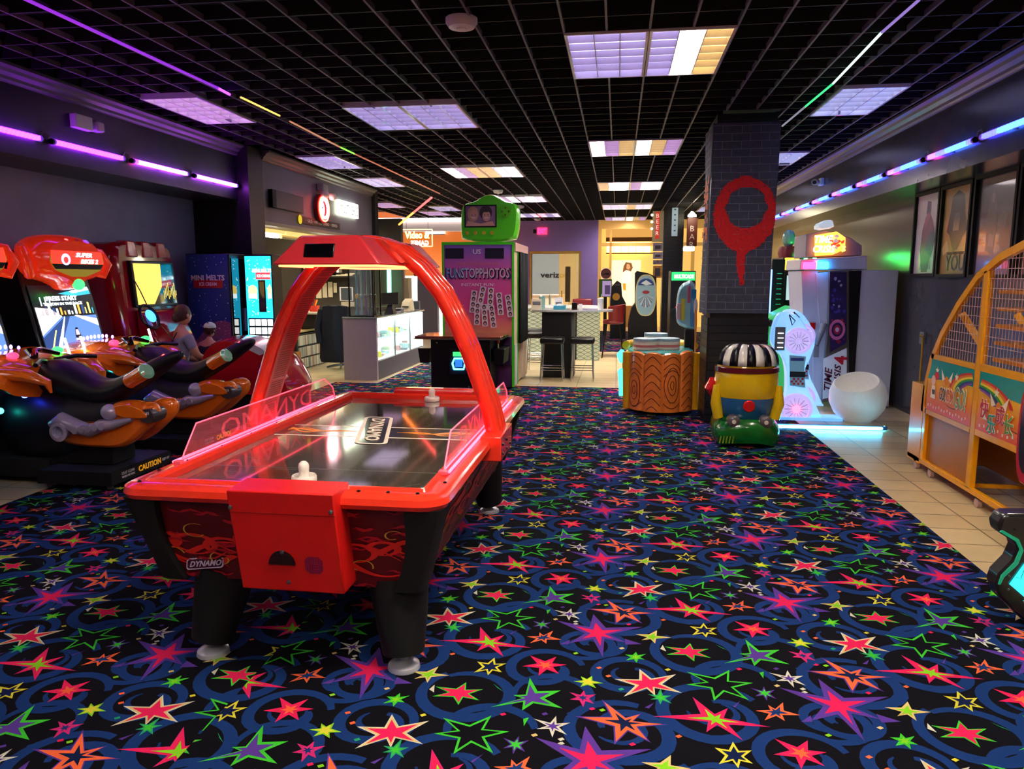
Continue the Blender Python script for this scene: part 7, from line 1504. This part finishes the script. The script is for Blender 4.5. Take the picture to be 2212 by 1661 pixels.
O = outl([(1742, 506), (1783, 498), (1835, 512), (1862, 530), (1862, 552), (1740, 556)], 10.05); MB().prism(O, 10.05, 10.7, 'xz').build('sign_housing', mat('housing lilac grey', '#8d889c', .4), t, bevel=.01)
O = outl([(1762, 508), (1808, 500), (1827, 513), (1826, 538), (1800, 550), (1762, 553)], 9.98); sg_ = MB().prism(O, 9.98, 10.045, 'xz').build('lit_sign', glow('sign amber', '#ff9030', 1.3), t, bevel=.01)
m = MB()
for k in range(22): u = rr_.uniform(1790, 1824); v = rr_.uniform(510, 545); p = P(u, v, 9.97); m.add([(p.x+.035*math.cos(a)*rr_.uniform(.4, 1.2), 9.976-.0003*k, p.z+.03*math.sin(a)*rr_.uniform(.4, 1.2)) for a in [2*PI*q/6 for q in range(6)]], [tuple(range(6))], k % 3)
m.build('sign_art', [glow('sign cream', '#ffe8a0', 2.2), glow('sign red2', '#d02818', 1.2), glow('sign gold', '#ffc040', 1.8)], sg_, smooth=0)
p = P(1779, 522, 9.97); text('lettering', 'TIME', (p.x, 9.972, p.z+.03), (1, 0, 0), (0, 0, 1), .09, glow('sign title', '#ffd8b0', 2), sg_, width=.22, bold=.02, shear=.2); text('lettering', 'CRISIS', (p.x+.01, 9.972, p.z-.09), (1, 0, 0), (0, 0, 1), .09, MATS['sign title'], sg_, width=.26, bold=.02, shear=.2)
O = outl([(1765, 498), (1764, 484), (1780, 477), (1784, 475), (1800, 474), (1803, 480), (1805, 492)], 10.0); m = MB(); hull(smoothpts(O, 1), 10.0, 10.2, m, 0, .2, 2); m.build('frosted_topper', mat('frosted topper', '#b8c4c8', .2, em='#c0d0d8', es=.2), t)
for i, (u0, v0, u1, v1) in enumerate(((1765, 755, 1785, 700),)):
    a, b = P(u0, v0, 9.75), P(u1, v1, 9.75); m = MB(); m.tube([(a.x, 9.8, a.z+.05), (b.x, 9.85, b.z)], [.03, .045], 0, 10); m.box(a.x-.03, a.x+.03, 9.77, 9.83, a.z-.1, a.z+.04); m.build('gun', mat('gun grey', '#8a8a92', .3, .3), t)
# alien gun game further back
t = thing('alien_gun_cabinet', 'dark gun game with yellow lit marquee and green tube light, behind the white cabinet', 'arcade game', (2.65, 12, 0))
P2 = lambda u, v: at(u, v, y=12.0)
a, b = P2(1692, 555), P2(1733, 665); MB().box(a.x, b.x, 12.0, 12.8, .02, a.z).build('cabinet', BLK, t, bevel=.01)
a, b = P2(1695, 557), P2(1724, 583); mq = MB().box(a.x, b.x, 11.94, 11.9995, b.z, a.z).build('marquee', glow('marquee amber', '#e8a020', 1.2), t, bevel=.01)
text('lettering', 'ALIENS', ((a.x+b.x)/2, 11.93, (a.z+b.z)/2+.05), (1, 0, 0), (0, 0, 1), .06, MATS['sign cream'], mq, width=.19, bold=.02); text('lettering', 'ARMAGEDDON', ((a.x+b.x)/2, 11.93, (a.z+b.z)/2-.03), (1, 0, 0), (0, 0, 1), .05, WHT, mq, width=.21, bold=.01)
a, b = P2(1700, 595), P2(1722, 648); MB().box(a.x, b.x, 11.99, 11.9995, b.z, a.z).build('screen', mat('screen pale', '#5a6a70', .2, em='#9ab8b8', es=.45), t, smooth=0)
m = MB(); m.tube([tuple(P2(u, v)) for u, v in ((1735, 575), (1737, 562), (1745, 554), (1755, 553), (1762, 560))], .018, n=8); m.build('green_ring_light', glow('green neon', '#30ff70', 26), t)
m = MB(); m.tube([tuple(P2(u, v)) for u, v in ((1729, 590), (1731, 640), (1726, 668), (1722, 690))], .03, n=8); m.build('green_frame', mat('slime green', '#1f9a3a', .3, em='#20c040', es=.35), t)
p = P2(1712, 545); m = MB(); m.lathe([(.12, -.15), (.16, .0), (.13, .1), (.001, .1)], (p.x, 12.3, p.z), n=16); m.build('topper_base', mat('topper crimson', '#7a1826', .4), t); MB().ball((p.x, 12.3, p.z+.22), .10, .10, .14, n=16, k=10).build('topper_dome', mat('topper teal', '#7ab0a4', .3, coat=.6), t)
t = thing('dark_upright_cabinet', 'narrow black cabinet with small green marks between pillar and alien game', 'arcade game', (2.35, 11.5, 0)); a, b = at(1668, 560, y=11.5), at(1693, 665, y=11.5); MB().box(a.x, b.x-.01, 11.5, 11.95, .02, a.z).build('cabinet', mat('cabinet green black', '#0a1614', .4), t, bevel=.01)
for k in range(7): z = b.z+.05+k*.075; MB().box((a.x+b.x)/2-.02, (a.x+b.x)/2+.05, 11.494, 11.4995, z, z+.008).build('mark', mat('mark green', '#2a8a60', .4, em='#30c080', es=.3), t, smooth=0)
MB().box(a.x-.01, a.x+.01, 11.49, 11.4995, .7, a.z-.15).build('blue_edge', glow('edge blue', '#5070ff', 2.5), t, smooth=0)
t = thing('green_gun_pod', 'low green gaming pod with controls behind the glowing motorcycle', 'arcade game', (2.2, 11, 0)); a, b = at(1655, 690, y=10.9), at(1690, 668, y=10.9); MB().hexa([(a.x, 10.9, .02), (b.x+.15, 10.9, .02), (b.x+.15, 11.4, .02), (a.x, 11.4, .02)], [(a.x, 10.9, a.z), (b.x+.15, 10.9, b.z+.05), (b.x+.15, 11.4, b.z+.05), (a.x, 11.4, a.z)]).build('body', mat('pod green', '#3fae6a', .3, em='#30c060', es=.15), t, bevel=.03); MB().ball((a.x+.05, 10.88, a.z-.05), .05).build('control_knob', BLK, t)
# posters
def poster(y0, y1, z0, z1, bg, lb, fn, mats, fm=None):
    x = 3.545; t = thing('framed_poster', lb, 'poster', (x, (y0+y1)/2, z0), None)
    m = MB(); w = .035; ya, yb = min(y0, y1), max(y0, y1)
    m.box(x-.05, x, ya-w, yb+w, z0-w, z0).box(x-.05, x, ya-w, yb+w, z1, z1+w).box(x-.05, x, ya-w, ya, z0, z1).box(x-.05, x, yb, yb+w, z0, z1); m.build('frame', fm or BLKM, t, smooth=0)
    m = MB(); m.box(x-.015, x-.005, ya, yb, z0, z1, 0)
    def F(a, b): return (x-.0155, yb-(yb-ya)*a, z0+(z1-z0)*b)     # a: 0 at the far end .. 1 toward the viewer
    fn(m, F); pr = m.build('print', [bg]+mats, t, smooth=0); return t, pr, F
def blob(m, F, pts, k, lvl): m.add([Vector(F(a, b))+Vector((-.0006*lvl, 0, 0)) for a, b in pts], [tuple(range(len(pts)))], k)
def f1(m, F):
    blob(m, F, [(.35, .02), (.62, .02), (.75, .25), (.85, .5), (.72, .66), (.55, .78), (.40, .72), (.28, .55), (.25, .3)], 1, 1)
    blob(m, F, [(.5, .3), (.75, .2), (.88, .42), (.8, .58), (.6, .5)], 2, 2); blob(m, F, [(.38, .55), (.6, .72), (.5, .78), (.36, .68)], 3, 3); blob(m, F, [(.42, .75), (.6, .76), (.6, .9), (.44, .92)], 2, 2)
    for k in range(8): a = .3+.06*k; blob(m, F, [(a, .05), (a+.03, .05), (a+.02, .2+.02*(k % 3))], 2, 4)
poster(9.64, 9.0, 1.70, 2.60, mat('poster pale', '#cfc6cc', .3, coat=.25), 'framed poster with a purple paint splash on pale paper', f1, [mat('poster plum', '#7a3a64', .3), mat('poster violet', '#4a3a70', .3), mat('poster rose', '#a05078', .3)])
def f2(m, F):
    blob(m, F, [(.3, .9), (.5, .96), (.72, .9), (.78, .7), (.9, .5), (.75, .42), (.6, .28), (.45, .26), (.28, .45), (.16, .5), (.25, .7)], 1, 1); blob(m, F, [(.42, .7), (.6, .7), (.64, .52), (.4, .5)], 2, 2)
    for k in range(7): blob(m, F, [(.4+.03*k, .5), (.42+.03*k, .5), (.41+.03*k, .66-.02*(k % 2))], 3, 3)
    blob(m, F, [(.02, .3), (.2, .4), (.3, .28), (.1, .22)], 3, 1)
t, pr, F = poster(8.90, 8.24, 1.69, 2.60, mat('poster ochre', '#b08a4a', .3, coat=.25), 'framed ochre poster with a dark shape and the word YOU', f2, [mat('poster char', '#241c20', .3), mat('poster dark grey', '#4a4048', .3), mat('poster sand', '#d8b878', .3)])
p = Vector(F(.55, .13)); text('lettering', 'YOU', p+Vector((-.003, 0, 0)), (0, -1, 0), (0, 0, 1), .17, mat('poster ink', '#2a2030', .4), pr, width=.44); p = Vector(F(.55, .24)); text('lettering', 'YOUR EMPIRE NEEDS', p+Vector((-.003, 0, 0)), (0, -1, 0), (0, 0, 1), .03, mat('poster ink', '#2a2030', .4), pr, width=.40)
def f3(m, F):
    blob(m, F, [(.3, .25), (.5, .2), (.55, .5), (.5, .75), (.42, .86), (.34, .8), (.28, .6)], 1, 1); blob(m, F, [(.55, .5), (.75, .45), (.8, .6), (.65, .64)], 1, 1); blob(m, F, [(.36, .3), (.5, .28), (.48, .4), (.38, .42)], 2, 2); blob(m, F, [(.38, .74), (.44, .73), (.43, .82), (.38, .83)], 2, 2)
poster(8.12, 7.36, 1.68, 2.61, mat('poster dusk', '#3a3436', .3, coat=.25), 'framed dusky dark poster with faint grey shapes', f3, [mat('poster grey shape', '#5a5050', .3), mat('poster light shape', '#8a7c78', .3)])
poster(7.26, 6.5, 1.68, 2.61, mat('poster night', '#2c282c', .3, coat=.25), 'framed dark poster nearest the viewer, behind the yellow cage', f3, [mat('poster grey shape', '#5a5050', .3), mat('poster light shape', '#8a7c78', .3)])
# right soffit tubes
LB = glow('led blue', '#3040ff', 3, '#b0c0ff'); LC = glow('led cyan', '#2478ff', 3, '#c0e0ff'); LP = glow('led pink', '#ff40b0', 3, '#ffc0e0')
names = ['nearest the viewer', 'second from the viewer', 'third from the viewer', 'fourth from the viewer', 'fifth from the viewer', 'sixth from the viewer', 'seventh from the viewer', 'eighth from the viewer', 'farthest, by the pillar']
for k in range(9):
    y0 = 6.07+(k)*1.125
    led_tube(3.07, y0+.04, y0+1.02, 2.845, [(.1, LB), (.55, LC), (.8, LB), (1, LP)] if k else [(.7, LC), (1, LB)], 'blue and pink light tube on the right soffit, '+names[k], 'blue light tubes', 1)
p = at(1778, 393, x=3.09); t = thing('security_camera', 'small white security camera on the right soffit', 'camera', p); MB().box(3.04, 3.099, p.y-.05, p.y+.1, p.z-.05, p.z+.06).build('bracket', WHT, t, bevel=.01); MB().cyl((3.0, p.y+.0, p.z), (2.93, p.y-.14, p.z-.02), .045).build('housing', mat('camera grey', '#a8a8b0', .4), t); MB().cyl((2.93, p.y-.14, p.z-.02), (2.927, p.y-.146, p.z-.02), .03).build('lens', BLK, t)
# wall socket and cord
t = thing('power_cord', 'yellow power cord plugged into the dark wall behind the yellow machine', 'cord', (3.53, 9.0, 0)); p = at(1992, 728, x=3.54); MB().tube([(3.535, p.y-.02, p.z), (3.50, p.y-.05, p.z+.03), (3.50, p.y-.12, p.z+.02), (3.5, p.y-.14, p.z-.2), (3.49, p.y-.16, p.z-.5), (3.45, p.y-.2, .02)], .012, n=8).build('cord', mat('cord ochre', '#a8801c', .5), t); MB().box(3.53, 3.549, p.y-.07, p.y+.05, p.z-.08, p.z+.06).build('outlet', GREY, t)
# ---- yellow basketball machine
YM = mat('machine yellow', '#f2a30e', .28, coat=.4); YD = mat('machine inner ochre', '#b06a10', .45)
t = thing('kids_basketball_machine', 'tall yellow kids basketball machine with wire cage and rainbow side panels', 'arcade game', (3.0, 5.8, 0))
xs = 2.60; xe = 3.40; ya = 4.45
curve = [(6.68, .52), (6.66, .74), (6.58, .98), (6.42, 1.20), (6.18, 1.44), (5.90, 1.66), (5.60, 1.79), (5.28, 1.87), (4.9, 1.91), (ya, 1.92)]
for nm, x in (('side_arch', xs), ('side_arch', xe)):
    m = MB(); m.band(curve, .055, x, x+.035, 'yz'); m.build(nm, YM, t, smooth=0)
def bar(name, x0, x1, y0, y1, z0, z1, M_=YM): return MB().box(x0, x1, y0, y1, z0, z1).build(name, M_, t, bevel=.003, smooth=0)
for x in (xs, xe):
    bar('post', x, x+.04, 5.73, 5.80, .10, 1.70); bar('post', x, x+.035, 6.60, 6.65, .10, .56)
    bar('bottom_rail', x, x+.04, ya, 6.92, .075, .115); bar('post', x, x+.04, 4.62, 4.69, .10, 1.9)
    m = MB(); m.box(x, x+.03, 5.805, 6.58, .985, 1.025).box(x, x+.03, ya, 5.725, .985, 1.035).box(x, x+.03, 5.805, 6.62, .515, .555).box(x, x+.03, ya, 5.725, .515, .56); m.build('cross_rail', YM, t, smooth=0)
    # wire mesh
    m = MB(); 
    def ztop(y):
        for i in range(len(curve)-1):
            (a, b), (c, d) = curve[i], curve[i+1]
            if c <= y <= a: return b+(d-b)*(a-y)/(a-c)
        return 1.9
    y = 4.72
    while y < 6.56:
        if not 5.72 < y < 5.81 and ztop(y) > 1.06: m.cyl((x+.015, y, 1.03), (x+.015, y, ztop(y)), .0022, n=4)
        y += .043
    z = 1.10
    while z < 1.9:
        ym = max([q for q in [4.7+.01*i for i in range(190)] if ztop(q) > z]+[4.7]); m.cyl((x+.015, 4.7, z), (x+.015, ym, z), .0022, n=4); z += .068
    m.build('wire_mesh', mat('wire pale', '#d8b0a0', .35, .4), t, smooth=0)
m = MB(); m.box(xs+.03, xs+.035, 5.8, 6.62, .10, .53); m.build('inner_panel', YD, t, smooth=0); bar('rear_panel', 3.0, 3.02, 4.6, 6.6, .12, .55, YD)
for y in (6.65, 5.9, 5.2): bar('cross_bar', xs+.04, xe, y-.03, y, .078, .108)
coin = bar('coin_box', xs, xs+.7, 6.66, 6.93, .06, .745); MB().box(xs+.1, xs+.28, 6.72, 6.86, .746, .76).build('coin_slot', mat('slot plate', '#6a4a10', .4), coin); MB().lathe([(.03, .76), (.025, .775), (.001, .78)], (xs+.19, 6.8, 0), n=14).build('start_button', RR, coin)
for (y, x) in ((6.75, xs+.02), (6.45, xs+.02), (5.62, xs+.02), (4.9, xs+.02), (6.75, xe), (5.3, xe)):
    m = MB(); m.lathe([(.034, -.014), (.034, .014), (.001, .014)], (x, y, .034), 0, 18, 'x'); c_ = m.build('caster_wheel', mat('caster pale', '#c8a8a0', .3), t); MB().box(x-.02, x+.02, y-.02, y+.02, .066, .078).build('caster_fork', BLK, c_)
for k in range(5): bar('ramp_slat', xs+.06, xe-.02, ya+.05, 5.70, 1.06+.12*k, 1.085+.12*k, mat('slat orange', '#c8780c', .3))
m = MB(); m.tube([(xs+.1, 6.30, 1.36), (xs+.12, 5.95, 1.12)], .035, n=4); m.build('brace', YM, t); m = MB(); m.tube([(xs+.5, 6.30, 1.36), (xs+.5, 5.95, 1.12)], .035, n=4); m.build('brace', YM, t)
# printed side panels
TEA = mat('print teal', '#0f9a98', .25, coat=.5); ORGR = gradmat('print sunset', [(0, '#e84818'), (.25, '#f27814'), (.6, '#f4ae14'), (1, '#f0c020')], 'Z', 0, .42); 
RBW = [mat('rb '+c, c, .3) for c in ('#d82a28', '#f08a20', '#f4d830', '#2a9a30', '#1f3a80', '#8a4a98')]; CRS = mat('print star cream', '#f4e8c8', .3)
def side_print(y0, y1, first):
    z0, z1 = .557, .984; x = xs+.002; m = MB(); m.box(x, x+.01, y0, y1, z0, z1, 0); lv = [0]
    W_ = y1-y0; F = lambda a, b, l=0: (x-.0006-.0006*l, y1-W_*a, z0+(z1-z0)*b)       # a: 0 at far end
    m.add([F(0, 1), F(1, 1), F(1, .50 if first else .62), F(0, .62 if first else .50)], [(0, 1, 2, 3)], 1) if False else None
    pts = [F(i/12, (.60+.10*math.sin(PI*(i/12)*(.5)+(.0 if first else PI/2))) , 1) for i in range(13)]; m.add(pts+[F(1, 1, 1), F(0, 1, 1)], [tuple(range(15))], 1)
    ca, cb = (1.05, .50) if first else (-.05, .45)
    for q, k in enumerate(range(6)):
        R1 = .70-.055*q; R0 = R1-.055; P_ = []; Q_ = []
        for i in range(19):
            th = (PI/2+PI*.45*i/18) if first else (PI/2-PI*.45*i/18); P_.append(F(ca+math.cos(th)*R1*(.78), cb+math.sin(th)*R1*.62, 2)); Q_.append(F(ca+math.cos(th)*R0*.78, cb+math.sin(th)*R0*.62, 2))
        keep = [i for i in range(19) if z0 <= P_[i][2] <= z1 and y0 <= P_[i][1] <= y1 and y0 <= Q_[i][1] <= y1]
        for i in keep[:-1]: m.add([P_[i], P_[i+1], Q_[i+1], Q_[i]], [(0, 1, 2, 3)], 2+k) if i+1 in keep else None
    def star5(a, b, r): m.add([F(a+(r if i % 2 == 0 else r*.42)*math.sin(PI*i/5)*.42/W_*1.0, b+(r if i % 2 == 0 else r*.42)*math.cos(PI*i/5), 3) for i in range(10)], [tuple(range(10))], 8)
    for a, b in (((.22, .80), (.66, .78)) if first else ((.26, .72), (.76, .66))): star5(a, b, .09)
    ba, bb = (.45, .66) if first else (.30, .50)
    m.add([F(ba+.085*math.cos(k)*.42/W_, bb+.085*math.sin(k), 5) for k in [2*PI*i/18 for i in range(18)]], [tuple(range(18))], 3)
    for sg in (-1, 1): m.add([F(ba+sg*.04, bb+.02, 4), F(ba+sg*.13, bb+.20, 4), F(ba+sg*.10, bb-.02, 4)], [(0, 1, 2)], 8)
    for k in range(14): a = .05+.065*k; b = .07+.02*math.sin(k*2); m.add([F(a, b, 4), F(a+.02, b, 4), F(a+.02, b+.05, 4), F(a, b+.05, 4)], [(0, 1, 2, 3)], 8)
    for i in range(10): th = PI+PI*i/9; th2 = PI+PI*(i+1)/9; m.add([F(.6+.2*math.cos(th), .32+.12*math.sin(th), 3), F(.6+.2*math.cos(th2), .32+.12*math.sin(th2), 3), F(.6+.19*math.cos(th2), .32+.135*math.sin(th2), 3), F(.6+.19*math.cos(th), .32+.135*math.sin(th), 3)], [(0, 1, 2, 3)], 9) if i < 9 else None
    if not first: m.add([F(.93+.07*math.cos(k), .32+.20*math.sin(k), 5) for k in [2*PI*i/16 for i in range(16)]], [tuple(range(16))], 2)
    else:
        m.add([F(.15+.05*math.cos(k), .60+.10*math.sin(k), 5) for k in [2*PI*i/14 for i in range(14)]], [tuple(range(14))], 10); m.add([F(.22+.06*math.cos(k), .70+.08*math.sin(k), 4) for k in [2*PI*i/14 for i in range(14)]], [tuple(range(14))], 2); m.add([F(.12, .5, 4), F(.2, .5, 4), F(.22, .25, 4), F(.1, .25, 4)], [(0, 1, 2, 3)], 8); m.add([F(.13, .42, 5), F(.2, .42, 5), F(.2, .33, 5), F(.14, .33, 5)], [(0, 1, 2, 3)], 9)
    o = m.build('rainbow_panel', [ORGR, TEA]+RBW+[CRS, mat('print ink', '#3a2a20', .4), mat('print skin', '#f0c8b8', .4)], t, smooth=0); return o, F
o, F = side_print(5.81, 6.61, True)
for s_, a, b, sz, w_, c_ in (('GO!', .40, .40, .10, .11, '#303848'), ('GO!', .56, .41, .10, .12, '#d85a40'), ('GO!', .78, .42, .16, .18, '#7aa070')): 
    p = Vector(F(a, b, 8)); text('lettering', s_, p+Vector((.0, 0, 0)), (0, -1, 0), (0, 0, 1), sz+.02, CRS, o, width=w_+.015, bold=.035); text('lettering', s_, p+Vector((-.003, 0, 0)), (0, -1, 0), (0, 0, 1), sz, mat('go '+c_, c_, .4), o, width=w_)
o, F = side_print(4.72, 5.72, False)
for s_, a, b, c_ in (('快', .12, .40, '#c8203c'), ('乐', .23, .20, '#0f9a80'), ('成', .34, .38, '#c8203c'), ('长', .46, .28, '#5a9a20')):
    p = Vector(F(a, b, 8)); text('lettering', s_, p, (0, -1, 0), (0, 0, 1), .145, CRS, o, width=.13, bold=.03); text('lettering', s_, p+Vector((-.003, 0, 0)), (0, -1, 0), (0, 0, 1), .135, mat('cn '+c_, c_, .4), o, width=.12, bold=.006)
# red-framed machine at the right edge
t = thing('red_framed_arcade_game', 'red-edged arcade machine side cut off by the right edge of the photo', 'arcade game', (2.45, 4.6, 0)); x = 2.40
O = [(4.93, .50), (4.95, .75), (4.93, 1.0), (4.80, 1.25), (4.62, 1.42), (4.2, 1.45), (4.2, .42), (4.85, .42)]
c0 = [(a, b) for a, b in O]; MB().prism([(a-.18, b) for a, b in smoothpts(c0, 1)], x, x+.16, 'yz').build('side_shell', mat('rose red shell', '#c0203c', .25, coat=.6), t, bevel=.01); MB().prism([(4.3+(a-.18-4.3)*.90, .93+(b-.93)*.86) for a, b in smoothpts(c0, 1)], x-.008, x-.001, 'yz').build('side_art', gradmat('car art', [(0, '#2a0c1c'), (.3, '#141018'), (.55, '#b06a98'), (1, '#e080a0')], 'Z', 0, .95), t, smooth=0)
MB().box(x+.0, x+.16, 4.1, 4.6, .0, .42).build('leg', BLK, t)
# teal-rimmed dark console at the lower right corner
t = thing('lit_console', 'dark rounded console with green rim and glowing cyan screen at the lower right corner', 'arcade game', (2.2, 3.6, 0)); yy = 3.62
O = outl([(2156, 1132), (2168, 1114), (2180, 1110), (2360, 1110), (2400, 1400), (2260, 1400), (2212, 1342), (2160, 1290), (2150, 1262), (2158, 1240), (2186, 1212), (2198, 1186), (2194, 1172), (2160, 1152)], yy)
sh = MB().prism([(a, max(b, .01)) for a, b in O], yy, yy+.10, 'xz').build('shell', mat('console black', '#141416', .3, coat=.4), t, bevel=.012)
O2 = outl([(2158, 1148), (2194, 1170), (2202, 1187), (2190, 1214), (2162, 1242), (2155, 1262), (2160, 1262), (2168, 1246), (2198, 1218), (2210, 1188), (2200, 1164), (2164, 1144)], yy-.004)
MB().prism(O2, yy-.012, yy-.001, 'xz').build('green_rim', mat('teal rim', '#0f7a5a', .3, em='#10a070', es=.12), t, bevel=.003)
O3 = outl([(2181, 1262), (2213, 1218), (2300, 1180), (2330, 1330), (2260, 1330)], yy-.004); MB().prism(O3, yy-.010, yy-.001, 'xz').build('screen', glow('cyan screen', '#20e8f0', 1.1), t, smooth=0)
m = MB(); m.tube([tuple(at(u, v, y=yy-.014)) for u, v in ((2195, 1247), (2205, 1250), (2212, 1232), (2225, 1225))], .002, n=5); m.build('screen_mark', mat('mark teal', '#0a6a70', .4), t)
O4 = outl([(2162, 1146), (2172, 1118), (2230, 1118), (2240, 1200), (2206, 1168)], yy-.004); MB().prism(O4, yy-.008, yy-.001, 'xz').build('grip_panel', mat('grip grey', '#2c2826', .5), t, smooth=0)
for (u, v) in ((2192, 1143), (2180, 1244), (2178, 1273), (2211, 1299)): p = at(u, v, y=yy-.01); MB().lathe([(.006, 0), (.004, -.005), (.001, -.006)], p, 0, 8, 'y').build('rivet', STEEL if v > 1200 else BLK, t)
